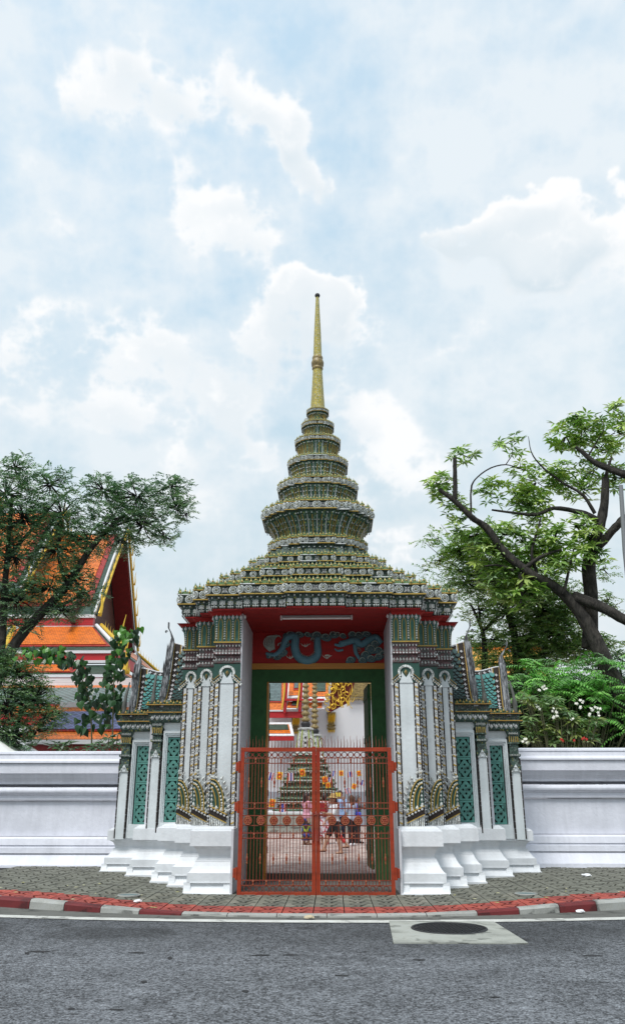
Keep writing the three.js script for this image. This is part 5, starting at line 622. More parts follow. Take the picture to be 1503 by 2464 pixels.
  for (let k = 0; k < 80; k++) { const o = p(rr(784, 850, r), rr(1622, 1708, r), Z + .95); S.push(tf(flame(rr(.3, .6, r), rr(-1, 1, r)), o.x, o.y, o.z, 0, 0, rr(-.8, .8, r))); } stuff(part(gb, 'gilded_scrolls', merge(S), M.goldLeaf));
  bar('soffit_ornament', 836, 1640, 930, 1672, M.goldPale, Z - 1.8, .3); bar('gold_band', 834, 1672, 930, 1676, M.goldPale, Z - 1.7, .35); { const F = []; for (let k = 0; k < 18; k++) { const o = p(836 + k * 5.2, 1677, Z - 1.65); F.push(tf(petal(.14, .26, .05), o.x, o.y, o.z, 0, 0, Math.PI)); } stuff(part(g, 'gold_pendants', merge(F), M.goldPale)); }
  for (const [x0, x1, y0, y1] of [[788, 805, 1714, 1762], [702, 720, 1722, 1766]]) { const a = p(x0, y1, Z - 1.9), b = p(x1, y0, Z - 1.9), w = b.x - a.x, hh = b.y - a.y; const c = part(g, 'gilded_capital', rectRings(a.x, b.x, Z - 2.2, Z - 1.9, [[a.y + .1 * hh, -.05], [a.y + .2 * hh, .04], [a.y + .3 * hh, -.02], [a.y + .36 * hh, .05], [a.y + .42 * hh, -.04], [a.y + .9 * hh, .02], [b.y, .06]]), M.goldPale); const F = []; for (let k = 0; k < 4; k++) { const x = a.x + (k + .5) * w / 4; F.push(tf(petal(w / 4, hh * .45, .06), x, a.y + .42 * hh, Z - 1.86)); F.push(tf(petal(w / 4, hh * .2, .06), x, a.y + .14 * hh, Z - 1.86, 0, 0, Math.PI)); F.push(tf(petal(w / 5, hh * .5, .05), x + w / 8, b.y, Z - 1.84, 0, 0, Math.PI)); } stuff(part(c, 'gold_leaves', merge(F), M.goldLeaf)); part(g, 'pilaster', box(a.x + .03, b.x - .03, 1, a.y, Z - 2.1, Z - 1.95), M.trim); }
}
{ // three small chedis in a row
  const spots = [[735, -26, 'small mosaic chedi on a grey plinth, nearest the doorway'], [757, -30.5, 'second small chedi, half hidden behind the nearest'], [770, -37, 'farthest of the three small chedis']];
  spots.forEach(([px, z, lab]) => { const o = at(px, 1800, z); const t = thing('chedi', lab, 'chedi', [o.x, 0, z], undefined); const sq = sym([[.62, 1], [.62, .86], [.86, .86], [.86, .62], [1, .62]]);
    part(t, 'plinth', box(-1.95, 1.95, 0, .82, -1.9, 1.9, .02), M.slab); part(t, 'plinth_top', box(-1.85, 1.85, .82, .93, -1.8, 1.8, .02), M.trim); let y = .93;
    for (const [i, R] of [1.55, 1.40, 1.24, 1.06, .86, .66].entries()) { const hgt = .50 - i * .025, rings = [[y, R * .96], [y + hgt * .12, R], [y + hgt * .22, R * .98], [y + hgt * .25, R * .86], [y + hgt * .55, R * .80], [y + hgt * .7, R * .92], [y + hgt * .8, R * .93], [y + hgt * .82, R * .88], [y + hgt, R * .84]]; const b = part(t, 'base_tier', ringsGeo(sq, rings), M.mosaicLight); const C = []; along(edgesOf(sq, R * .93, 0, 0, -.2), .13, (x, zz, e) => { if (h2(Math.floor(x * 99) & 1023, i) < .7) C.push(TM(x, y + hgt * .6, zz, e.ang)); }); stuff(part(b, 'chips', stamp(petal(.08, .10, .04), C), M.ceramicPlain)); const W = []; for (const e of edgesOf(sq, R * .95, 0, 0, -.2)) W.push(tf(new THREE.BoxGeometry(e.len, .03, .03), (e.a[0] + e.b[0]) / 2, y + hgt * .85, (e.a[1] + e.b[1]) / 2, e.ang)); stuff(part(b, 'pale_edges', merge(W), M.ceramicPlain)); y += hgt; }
    const bell = part(t, 'bell', ringsGeo(sq, [[y, .50], [y + .08, .46], [y + .9, .34], [y + 1.12, .30], [y + 1.13, .37], [y + 1.2, .38], [y + 1.24, .25]]), mat(L(.85, .86, .86), .5, { map: T.ceramic })); const st = [], dk = []; for (const e of edgesOf(sq, .44, 0, 0, -.2)) { if (e.len < .2) continue; for (const k of [.12, .88]) st.push(limb([V(mix(e.a[0], e.b[0], k) * 1.06, y + .08, mix(e.a[1], e.b[1], k) * 1.06 + .02), V(mix(e.a[0], e.b[0], k) * .72, y + 1.1, mix(e.a[1], e.b[1], k) * .72 + .02)], .04, .03, 2, 4)); for (const q of [.25, .5, .75]) dk.push(TM(0, y + q, mix(.5, .34, q), 0, 0, .785)); } stuff(part(bell, 'green_garlands', merge(st), mat(L(.36, .42, .10), .5))); stuff(part(bell, 'dark_crosses', stamp(merge([new THREE.BoxGeometry(.14, .03, .02), new THREE.BoxGeometry(.03, .14, .02)]), dk), M.dark));
    part(t, 'bowl', boxUV(prep(new THREE.LatheGeometry([[0, .18], [.06, .2], [.2, .25], [.26, .2], [.3, .17]].map(([a, b]) => new THREE.Vector2(b, a)), 14)).translate(0, y + 1.22, 0)), M.iron);
    let yy = y + 1.5, r = .215; for (let k = 0; k < 12; k++) { const hh = .30 - k * .009; part(t, 'lotus_ring', (() => { const g2 = [new THREE.LatheGeometry([[0, r * .6], [hh * .25, r * .95], [hh * .45, r], [hh * .7, r * .7], [hh, r * .55]].map(([a, b]) => new THREE.Vector2(b, a)), 12).translate(0, yy, 0)]; for (let q = 0; q < 8; q++) g2.push(tf(petal(r * .6, hh * .75, r * .2), Math.sin(q * .785) * r * .86, yy + .02, Math.cos(q * .785) * r * .86, q * .785)); return merge(g2); })(), M.goldPale); yy += hh; r *= .955; }
    part(t, 'needle', prep(new THREE.CylinderGeometry(.03, .1, 2.2, 8)).translate(0, yy + 1.1, 0), M.chip); });
}
{ // right: glimpse of an orange roof behind the trees
  const g = thing('distant_hall', 'orange tiled roof with green ridge glimpsed through the right trees', 'temple'); const q = (x, y, z) => { const v = at(x, y, z); return [v.x, v.y, v.z]; };
  roofPanel(g, 'roof', q(1110, 1640, -26), q(1320, 1640, -26), q(1300, 1555, -30), q(1120, 1555, -30), [[M.orange, 0, 1, 0, 1], [mat(L(.75, .36, .05), .5, { map: T.scales }), .03, .97, .08, .85]]); const a = at(1110, 1660, -27.5), b = at(1320, 1640, -27.5); part(g, 'wall', box(a.x, b.x, 0, a.y, -34, -27.5), M.wall); const c = at(1118, 1556, -30), d = at(1302, 1545, -30); part(g, 'ridge', box(c.x, d.x, c.y, d.y, -30.3, -29.9), M.roofGreen);
}
{ // bunting flags
  const flags = [[1085, 3090, 'tri'], [1120, 3088, 'yel'], [1164, 3092, 'tri'], [1207, 3075, 'yel'], [1295, 3105, 'yel'], [1318, 3110, 'tri'], [1334, 3083, 'tri'], [1364, 3082, 'yel'], [1398, 3087, 'tri'], [1432, 3083, 'yel'], [1450, 3120, 'tri'], [1091, 3196, 'yel'], [1130, 3215, 'tri'], [1310, 3130, 'yel'], [1388, 3153, 'tri'], [1418, 3135, 'yel']]; const c = { tri: 0, yel: 0 };
  flags.forEach(([sx, sy, k], i) => { const o = at(sx * .60144, sy * .60144, i === 11 || i === 12 ? -21.5 : -23.0 - (sx > 1280 ? 1.5 : 0)); const w = sx > 1300 ? .2 : .26, h = sx > 1300 ? .25 : .34; const wave = (x0, x1, y0, y1) => { const out = [], f = (x) => .03 * Math.sin(x * 11 + i); for (let q = 0; q < 4; q++) { const a = mix(x0, x1, q / 4), b = mix(x0, x1, (q + 1) / 4); out.push([[a, y0, f(a)], [b, y0, f(b)], [b, y1, f(b)]], [[a, y0, f(a)], [b, y1, f(b)], [a, y1, f(a)]]); } return tris(out); };
    const t = thing('bunting_flag', '', 'flag', [o.x, o.y, o.z], k === 'tri' ? 'striped bunting flags' : 'yellow bunting flags'); t.rotation.z = (i % 5 - 2) * .12; const TL = ['striped flag hung at the left edge of the doorway view', 'striped flag hung just left of the chedi bell base', 'striped flag hung just right of the gate middle against the chedi tier', 'striped flag second right of the gate middle', 'striped flag hung over the white wall at the right of the doorway', 'striped flag hung lowest at the far right of the doorway', 'striped flag draped low on the left of the chedi plinth', 'tilted striped flag just above the visitors'], YL = ['yellow flag with orange wheel against the white wall left of the chedi', 'yellow flag on the chedi tiers left of the gate middle', 'yellow flag on the chedi right of the gate middle', 'small yellow flag on the white wall between two striped flags', 'small yellow flag farthest right in the upper row', 'large yellow flag with orange wheel low at the left of the chedi', 'yellow flag hung low against the right of the chedi', 'small yellow flag hung below the upper row at the right']; t.userData.label = k === 'tri' ? TL[c.tri++] : YL[c.yel++];
    if (k === 'tri') { const cs = [M.red, M.trim, mat(L(.03, .05, .32), .7), M.trim, M.red]; const e = [0, .17, .34, .66, .83, 1]; cs.forEach((m, q) => part(t, 'stripe', wave((e[q] - .5) * w, (e[q + 1] - .5) * w, -h, 0), m)); } else { part(t, 'cloth', wave(-.5 * w, .5 * w, -h, 0), mat(L(.85, .48, .02), .7)); part(t, 'wheel', prep(new THREE.TorusGeometry(h * .24, h * .09, 5, 14)).translate(0, -h / 2, .035), mat(L(.75, .1, .01), .7)); } part(t, 'cord', prep(new THREE.CylinderGeometry(.006, .006, w * 2.2, 4)).rotateZ(Math.PI / 2), M.trim); });
}
// ------------------------------------------------------------------ trees and plants
class Bag { constructor() { this.p = []; this.n = []; this.c = []; }
  leaf(o, dir, nor, len, wid, col, fold = .25, droop = 0) { const side = dir.clone().cross(nor).normalize(), tip = o.clone().addScaledVector(dir, len).addScaledVector(nor, -droop * len), mid = o.clone().addScaledVector(dir, len * .5).addScaledVector(nor, -droop * len * .3), up = nor.clone().multiplyScalar(wid * fold), a = mid.clone().addScaledVector(side, wid / 2).add(up), b = mid.clone().addScaledVector(side, -wid / 2).add(up);
    const nA = nor.clone().addScaledVector(side, -fold).normalize(), nB = nor.clone().addScaledVector(side, fold).normalize();
    for (const [q, n] of [[o, nA], [a, nA], [tip, nA], [o, nB], [tip, nB], [b, nB]]) { this.p.push(q.x, q.y, q.z); this.n.push(n.x, n.y, n.z); this.c.push(col[0], col[1], col[2]); } }
  geo() { const g = new THREE.BufferGeometry(); g.setAttribute('position', new THREE.Float32BufferAttribute(this.p, 3)); g.setAttribute('normal', new THREE.Float32BufferAttribute(this.n, 3)); g.setAttribute('color', new THREE.Float32BufferAttribute(this.c, 3)); return boxUV(g); } }
const rdir = (r) => { const z = r() * 2 - 1, a = r() * 6.283, q = Math.sqrt(1 - z * z); return V(q * Math.cos(a), z, q * Math.sin(a)); };
const shade = (c, r, k = .35) => { const f = 1 - k + 2 * k * r(); return c.map((v) => v * f); };
function inBlob(r, c, rx, ry, rz, hollow = .35) { const d = rdir(r), q = Math.pow(mix(hollow, 1, r()), .6); return V(c.x + d.x * rx * q, c.y + d.y * ry * q, c.z + d.z * rz * q); }
function spray(bag, o, r, s, cols) { // a feathery twig of small leaflets
  const dir = rdir(r); dir.y = dir.y * .5 + .1; dir.normalize(); const col = cols[Math.floor(r() * cols.length)], n = 7; const side = dir.clone().cross(V(0, 1, 0)).normalize();
  for (let k = 0; k < n; k++) { const t = k / n, p = o.clone().addScaledVector(dir, t * .34 * s); p.y -= t * t * .08 * s; for (const q of [-1, 1]) { const d = dir.clone().multiplyScalar(.55).addScaledVector(side, q * rr(.6, 1, r)).add(V(0, rr(-.45, .2, r), 0)).normalize(), nn = V(rr(-.5, .5, r), 1, rr(-.5, .5, r)).addScaledVector(d, -d.y).normalize(); bag.leaf(p, d, nn, rr(.075, .125, r) * s, rr(.035, .05, r) * s, shade(col, r, .3)); } } }
function whorl(bag, o, axis, r, s, cols, n = 8, width = .26) { const a = axis.clone().normalize(), u = a.clone().cross(Math.abs(a.y) > .9 ? V(1, 0, 0) : V(0, 1, 0)).normalize(), v = a.clone().cross(u), ph = r() * 6.28, col = cols[Math.floor(r() * cols.length)]; for (let k = 0; k < n; k++) { const t = ph + k / n * 6.283 + rr(-.2, .2, r), d = u.clone().multiplyScalar(Math.cos(t)).addScaledVector(v, Math.sin(t)).addScaledVector(a, rr(-.15, .55, r)).normalize(), nn = a.clone().addScaledVector(d, -a.dot(d)).normalize(); const len = rr(.17, .25, r) * s; bag.leaf(o.clone().addScaledVector(d, .015), d, nn, len, len * width, shade(col, r, .3), .22, rr(.1, .4, r)); } }
function pinnate(bag, o, dir, r, s, cols, pairs = 11) { const side = dir.clone().cross(V(0, 1, 0)).normalize(), col = cols[Math.floor(r() * cols.length)]; for (let k = 1; k <= pairs; k++) { const t = k / pairs, p = o.clone().addScaledVector(dir, t * .85 * s); p.y -= t * t * .32 * s; const l = (.22 - .1 * Math.abs(t - .45)) * s; for (const q of [-1, 1]) { const d = side.clone().multiplyScalar(q).addScaledVector(dir, .35).add(V(0, rr(-.75, -.3, r), 0)).normalize(); const nn = V(0, 1, 0).addScaledVector(dir, .2).addScaledVector(d, -d.y).normalize(); bag.leaf(p, d, nn, l * rr(.85, 1.1, r), l * .3, shade(col, r, .25), .15, .1); } } }
const path = (pts, z) => pts.map(([x, y, dz = 0]) => at(x, y, z + dz));
const DG = [[.12, .26, .12], [.16, .33, .14], [.08, .19, .095], [.25, .42, .17], [.19, .36, .15]];
function treeThing(name, label, z, wood, blobs, cfg) { const base = wood[0].p[0], b0 = at(base[0], base[1], z + (base[2] ?? 0)); const t = thing(name, label, cfg.cat ?? 'tree', [b0.x, 0, b0.z]); const loc = (g) => g.translate(-b0.x, 0, -b0.z), r = rng(cfg.seed);
  wood.forEach((w, i) => part(t, w.n ?? (i ? 'limb' : 'trunk'), boxUV(prep(loc(limb(path(w.p, z), w.r0, w.r1, w.seg ?? 14, 8, .12)))), M.bark));
  const bag = new Bag(), tw = []; for (const [x, y, rad, ry = rad, dz = 0, dens = 1, cols] of blobs) { const c = at(x, y, z + dz), m = c.distanceTo(camera.position) / 1930, n = Math.round(cfg.dens * dens * rad * ry / 900); for (let k = 0; k < n; k++) { const p = inBlob(r, c, rad * m, ry * m, Math.min(rad, ry) * m * 1.1); cfg.leaf(bag, p, r, cols ?? cfg.cols, c); if (r() < .22) tw.push(limb([c.clone().lerp(p, .1), c.clone().lerp(p, .6).add(V(0, rr(-.1, .05, r), 0)), p], .022, .006, 4, 4)); } }
  if (tw.length) stuff(part(t, 'twigs', merge(tw.map((g) => loc(g))), M.bark)); part(t, 'crown', loc(bag.geo()), M.leaf); return t; }
// left: feathery dark tree leaning in from the left edge
treeThing('feathery_tree', 'tall dark feathery tree leaning in from the left, in front of the hall', -7.5, [
  { p: [[-60, 1830], [-12, 1650], [40, 1545], [105, 1470], [165, 1405], [215, 1325], [262, 1272], [300, 1240]], r0: .2, r1: .06, seg: 24 }, { p: [[-12, 1650], [5, 1540], [12, 1420], [22, 1300], [30, 1190]], r0: .15, r1: .05 }, { p: [[105, 1470], [160, 1450], [220, 1420]], r0: .07, r1: .02 }, { p: [[215, 1325], [240, 1290], [330, 1250], [400, 1285]], r0: .06, r1: .015 }, { p: [[20, 1340], [80, 1270], [140, 1200]], r0: .07, r1: .02 }, { p: [[160, 1405], [140, 1330], [150, 1250]], r0: .06, r1: .02 }],
  [[35, 1125, 44, 36], [15, 1190, 60, 50], [120, 1165, 62, 40], [60, 1250, 80, 60], [150, 1240, 70, 55], [250, 1180, 62, 40], [330, 1195, 72, 52], [410, 1170, 42, 34], [425, 1220, 36, 44], [395, 1290, 30, 26], [345, 1265, 60, 46], [270, 1250, 60, 46], [290, 1300, 40, 36], [215, 1300, 60, 50], [135, 1320, 70, 50], [40, 1340, 70, 60], [180, 1390, 46, 50], [215, 1430, 42, 30], [120, 1415, 70, 40], [40, 1440, 70, 50], [150, 1470, 50, 30], [60, 1500, 50, 24], [-20, 1300, 60, 120], [448, 1235, 18, 30, 0, .8]],
  { seed: 101, dens: 46, cols: DG, leaf: (b, p, r, cols) => spray(b, p, r, 1, cols) });
treeThing('feathery_shrub', 'low dark feathery shrub behind the left end of the wall', -6.6, [{ p: [[20, 1850], [45, 1740], [60, 1650]], r0: .07, r1: .03 }], [[40, 1620, 66, 46], [20, 1700, 60, 60], [85, 1680, 52, 44], [110, 1725, 44, 30], [30, 1770, 60, 40], [5, 1580, 30, 26], [90, 1760, 40, 18, 0, .6], [140, 1715, 22, 14, 0, .6]], { seed: 102, dens: 80, cat: 'shrub', cols: [...DG, [.16, .32, .09], [.22, .38, .10]], leaf: (b, p, r, cols) => spray(b, p, r, .85, cols) });
{ // left: branches of heart-shaped leaves hanging by the gateway, each leaf its own piece
  const z = -6.1, o = at(210, 1800, z), t = thing('heart_leaf_tree', 'young tree with large glossy heart-shaped leaves beside the left wing', 'tree', [o.x, 0, z]), r = rng(303);
  const c2 = (a) => a.map(([x, y, d = 0]) => [x * .3202, 1383.5 + y * .3202, d]); const branches = [c2([[690, 1330], [690, 1180], [680, 1000], [650, 850], [590, 740], [540, 640], [430, 580], [300, 590], [170, 600]]), c2([[845, 1330], [850, 1050], [855, 900], [860, 740], [890, 600], [940, 480], [985, 400]])];
  branches.forEach((b, i) => part(t, i ? 'branch' : 'trunk', boxUV(prep(limb(path(b, z), .022, .008, 24, 6))).translate(-o.x, 0, -z), M.stem));
  const heart = (() => { const pts = [[0, .02], [.3, .1], [.48, -.08], [.42, -.34], [.22, -.62], [.06, -.82], [0, -1.02]], out = []; for (let k = 0; k + 1 < pts.length; k++) for (const s of [1, -1]) { const f = ([x, y]) => [x * s, y, -.22 * x * x * 2 + .05 * Math.sin(y * 3)]; const a = f(pts[k]), b = f(pts[k + 1]), cm = [0, (pts[k][1] + pts[k + 1][1]) / 2 - .08, .07]; const c = [0, -.3, .08]; s > 0 ? out.push([a, c, b]) : out.push([a, b, c]); } const g = tris(out); return boxUV(g); })();
  const ms = [[.02, .065, .022], [.028, .09, .026], [.04, .13, .028], [.09, .27, .03], [.016, .05, .02]].map((c) => new THREE.MeshPhysicalMaterial({ color: L(...c), roughness: .32, transmission: .25, thickness: 0, side: THREE.DoubleSide }));
  const put = (p, bright) => { const m = part(t, 'leaf', heart, ms[bright && r() < .5 ? 3 : [0, 1, 2, 4][Math.floor(r() * 4)]], [p.x - o.x, p.y, p.z - z]); m.rotation.set(rr(-.5, .7, r), rr(-.9, .9, r), rr(-.6, .6, r)); m.scale.setScalar(rr(.15, .25, r)); };
  for (const [b, n, sp] of [[branches[0], 140, .30], [branches[1], 130, .25]]) { const cv = new THREE.CatmullRomCurve3(path(b, z)); for (let k = 0; k < n; k++) { const u = mix(.14, 1, k / n), p = cv.getPoint(u).add(V(rr(-sp, sp, r), rr(-.2, .2, r), rr(-.2, .25, r))); put(p, u > .7); } }
}
const plantThing = (name, label, z, px, py, whorls, r, cols, s, cat = 'plant') => { const o = at(px, py, z), t = thing(name, label, cat, [o.x, 0, z]), bag = new Bag(), st = []; for (const [x, y] of whorls) { const p = at(x, y, z + rr(-.3, .3, r)); st.push(limb([V(o.x, 1.2, z), V(mix(o.x, p.x, .6), mix(1.2, p.y, .5), p.z), p], .025, .012, 6, 5)); whorl(bag, p, V(rr(-.4, .4, r), 1, rr(.0, .6, r)), r, s, cols, 10, .3); } part(t, 'stem', merge(st).translate(-o.x, 0, -z), M.stem); part(t, 'foliage', bag.geo().translate(-o.x, 0, -z), M.leaf); return t; };
{ const r = rng(40); plantThing('leafy_plant', 'broad-leaved plant rising over the left wall below the porch roof', -5.6, 141, 1830, [[128, 1797], [141, 1790], [152, 1795], [165, 1790], [146, 1802], [172, 1800]], r, [[.04, .11, .03], [.06, .16, .03]], 1.1);
  plantThing('leafy_plant', 'broad-leaved plant above the left wall touching the gateway wing', -5.5, 270, 1830, [[250, 1790], [262, 1775], [274, 1782], [284, 1768], [268, 1795], [246, 1800], [288, 1795], [232, 1800], [220, 1795], [215, 1802]], r, [[.03, .09, .025], [.05, .14, .03]], 1.05);
  const cols = [[.15, .30, .08], [.22, .38, .09], [.30, .38, .07]]; const w = []; const b = [[1265, 1680, 16], [1290, 1700, 20], [1320, 1690, 26], [1345, 1715, 26], [1290, 1740, 30], [1330, 1750, 30], [1370, 1730, 26], [1395, 1745, 24], [1270, 1770, 24], [1360, 1775, 30], [1410, 1770, 20], [1310, 1775, 25], [1430, 1740, 16]]; for (const [x, y, q] of b) for (let k = 0; k < q / 3; k++) w.push([x + rr(-q, q, r), y + rr(-q * .7, q * .7, r)]);
  const f = plantThing('frangipani', 'frangipani shrub with white blossoms behind the right wall', -5.9, 1330, 1830, w, r, cols, 1.15, 'shrub'); const fl = []; const fg = merge([0, 1, 2, 3, 4].map((k) => tf(petal(.04, .06, .012), 0, 0, 0, 0, 0, k * 1.2566))); for (const [x, y] of [[1304, 1657], [1312, 1654], [1298, 1664], [1290, 1698], [1294, 1702], [1392, 1682], [1400, 1690], [1396, 1704], [1420, 1702], [1425, 1712], [1432, 1700], [1440, 1705], [1418, 1720], [1436, 1718], [1388, 1696], [1262, 1778], [1268, 1785], [1258, 1787], [1330, 1708], [1336, 1712], [1340, 1722], [1332, 1726], [1376, 1732]]) for (let k = 0; k < 2; k++) { const p = at(x + rr(-4, 4, r), y + rr(-4, 4, r), -5.5).sub(f.position); fl.push(TM(p.x, p.y, p.z, rr(-.6, .6, r), rr(-.8, .2, r), rr(0, 3, r), .75)); } stuff(part(f, 'blossoms', stamp(fg, fl), mat(L(.85, .84, .74), .7)));
  const red = []; for (const [x, y] of [[1349, 1779], [1353, 1783], [1400, 1778], [1404, 1776], [1380, 1782], [1410, 1779]]) { const p = at(x, y, -5.45).sub(f.position); red.push(TM(p.x, p.y, p.z, 0, 0, rr(0, 3, r), .7)); } const rb = thing('red_flowers', 'few small red blossoms just above the right wall', 'flowers', f.position.toArray()); part(rb, 'blossoms', stamp(fg, red), mat(L(.6, .03, .02), .6)).userData.kind = 'stuff'; part(rb, 'stems', merge(red.map((m) => { const v = V(0, 0, 0).applyMatrix4(m); return limb([V(v.x, v.y - .6, v.z), v], .012, .008, 3, 4); })), M.stem).userData.kind = 'stuff'; }
{ // right: bright pinnate shrub
  const z = -7.2, o = at(1370, 1830, z), t = thing('pinnate_shrub', 'bright green shrub with drooping rows of leaflets under the right tree', 'shrub', [o.x, 0, z]), r = rng(60), bag = new Bag(), st = []; for (const [x, y, rad, n] of [[1290, 1610, 34, 16], [1340, 1635, 44, 18], [1270, 1650, 28, 12], [1400, 1620, 44, 20], [1440, 1650, 44, 18], [1470, 1690, 36, 14], [1390, 1665, 50, 18], [1330, 1680, 40, 10], [1300, 1640, 40, 12], [1490, 1740, 30, 12], [1440, 1720, 40, 12], [1460, 1600, 30, 10]]) for (let k = 0; k < n; k++) { const p = at(x + rr(-rad, rad, r), y + rr(-rad * .6, rad * .6, r), z + rr(-.5, .5, r)); const d = V(rr(-1, 1, r), rr(-.1, .5, r), rr(-.3, .9, r)).normalize(); pinnate(bag, p, d, r, rr(.75, 1.05, r), [[.20, .56, .07], [.15, .46, .06], [.27, .64, .10], [.09, .28, .04]]); if (r() < .4) st.push(limb([V(o.x + rr(-.3, .3, r), .4, z), V(mix(o.x, p.x, .6), mix(.4, p.y, .6), z), p], .03, .01, 6, 5)); } part(t, 'stem', merge(st).translate(-o.x, 0, -z), M.stem); part(t, 'foliage', bag.geo().translate(-o.x, 0, -z), M.leaf); }
// right: big whorled tree
{ const W = [[.30, .50, .07], [.22, .41, .06], [.39, .58, .10], [.14, .29, .05], [.44, .58, .11]];
  const blobs = []; const B = (x, y, r, ry, d, n = 1) => blobs.push([x, y, r, ry, d - .45, n]);
  B(1110, 1095, 34, 24, 0, .8); B(1060, 1165, 36, 30, 0, 1); B(1050, 1185, 22, 22, 0, .9); B(1090, 1215, 30, 30, 0, .7); B(1120, 1235, 30, 24, 0, .6); B(1105, 1270, 26, 24, 0, .6); B(1225, 1065, 28, 22, 0, .9); B(1245, 1095, 24, 14, 0, .6); B(1180, 1170, 44, 22, 0, .6); B(1190, 1190, 30, 30, 0, .4); B(1240, 1190, 44, 36, 0, .7); B(1290, 1160, 50, 40, 0, .7); B(1275, 1205, 50, 36, 0, 1); B(1330, 1140, 44, 40, 0, .6); B(1250, 1125, 30, 20, 0, .5); B(1290, 1240, 36, 30, 0, 1); B(1360, 1160, 50, 34, 0, .6); B(1360, 1050, 46, 40, 0, .9); B(1400, 1030, 56, 44, 0, .9); B(1380, 1020, 24, 22, 0, .9); B(1440, 1080, 50, 36, 0, .9); B(1480, 1040, 40, 36, 0, .9); B(1490, 990, 22, 30, 0, 1); B(1430, 1130, 60, 30, 0, .6); B(1480, 1150, 30, 40, 0, .7); B(1400, 1180, 50, 30, 0, .5); B(1380, 1265, 40, 30, .4, .8); B(1420, 1290, 36, 36, .4, .9); B(1330, 1300, 50, 40, .4, 1); B(1380, 1340, 44, 36, .5, .9); B(1260, 1310, 44, 36, 0, .8); B(1220, 1370, 50, 40, 0, 1); B(1270, 1420, 46, 34, .3, .9); B(1180, 1340, 46, 40, 0, .8); B(1190, 1400, 40, 30, 0, .8); B(1330, 1370, 36, 36, .4, .8); B(1440, 1345, 24, 20, .4, .8); B(1260, 1455, 30, 20, .3, .6); B(1140, 1290, 40, 34, 0, .6); B(1210, 1290, 50, 36, 0, .9); B(1160, 1320, 40, 30, 0, .8); B(1250, 1350, 50, 36, -.2, .9); B(1310, 1340, 46, 36, 0, .9); B(1230, 1430, 44, 26, 0, .8); B(1290, 1400, 40, 30, 0, .8);
  const t = treeThing('spreading_tree', 'large spreading tree with dark crooked limbs and whorled leaves at the right edge', -7.8, [
    { p: [[1560, 1850, .3], [1508, 1710, .2], [1468, 1622, .1], [1417, 1513], [1377, 1452], [1332, 1412], [1275, 1381], [1210, 1326], [1169, 1269], [1135, 1246], [1094, 1206], [1056, 1178]], r0: .33, r1: (u) => mix(1, .2, Math.pow(u, .6)), seg: 40 },
    { p: [[1417, 1560, -.4], [1420, 1440, -.4], [1416, 1340, -.3], [1440, 1268, -.2], [1452, 1218, -.1], [1455, 1150]], r0: .24, r1: .11, seg: 18 }, { p: [[1425, 1330, -.3], [1461, 1289, -.1], [1505, 1240, .2]], r0: .15, r1: .10 }, { p: [[1445, 1258, -.2], [1415, 1240], [1383, 1230], [1330, 1223], [1290, 1238], [1235, 1234], [1182, 1227]], r0: .10, r1: .03, seg: 18 }, { p: [[1377, 1435], [1441, 1459, .3], [1510, 1496, .6]], r0: .17, r1: .15 }, { p: [[1515, 1146, .5], [1470, 1130, .3], [1428, 1112, .1], [1400, 1088], [1383, 1075]], r0: .13, r1: .05 },
    { p: [[1094, 1206], [1094, 1150], [1093, 1102]], r0: .075, r1: .06 }, { p: [[1133, 1246], [1134, 1168], [1148, 1148], [1180, 1126], [1216, 1118], [1245, 1126], [1265, 1132]], r0: .03, r1: .015, seg: 18 }, { p: [[1216, 1118], [1232, 1090], [1228, 1070]], r0: .016, r1: .008 }, { p: [[1290, 1378], [1278, 1330], [1294, 1270], [1300, 1245]], r0: .055, r1: .02 }, { p: [[1258, 1370], [1300, 1340, .2], [1350, 1322, .3]], r0: .08, r1: .03 }, { p: [[1250, 1380], [1255, 1420], [1252, 1450]], r0: .07, r1: .03 }, { p: [[1430, 1235], [1400, 1190], [1350, 1160], [1300, 1120], [1278, 1090], [1270, 1050]], r0: .06, r1: .008, seg: 16 }, { p: [[1235, 1372], [1195, 1360], [1165, 1362]], r0: .05, r1: .02 }, { p: [[1355, 1430, .2], [1370, 1360, .3], [1382, 1310, .4]], r0: .05, r1: .015 }, { p: [[1415, 1095], [1436, 1060], [1452, 1030], [1440, 1000]], r0: .03, r1: .006 }, { p: [[1455, 1160], [1460, 1130], [1470, 1100]], r0: .07, r1: .03 }],
    blobs, { seed: 104, dens: 20, cols: W, leaf: (b, p, r, cols, c) => whorl(b, p, V(rr(-.6, .6, r), .9, rr(-.2, .8, r)), r, 1.3, cols, 8, .3) }); }
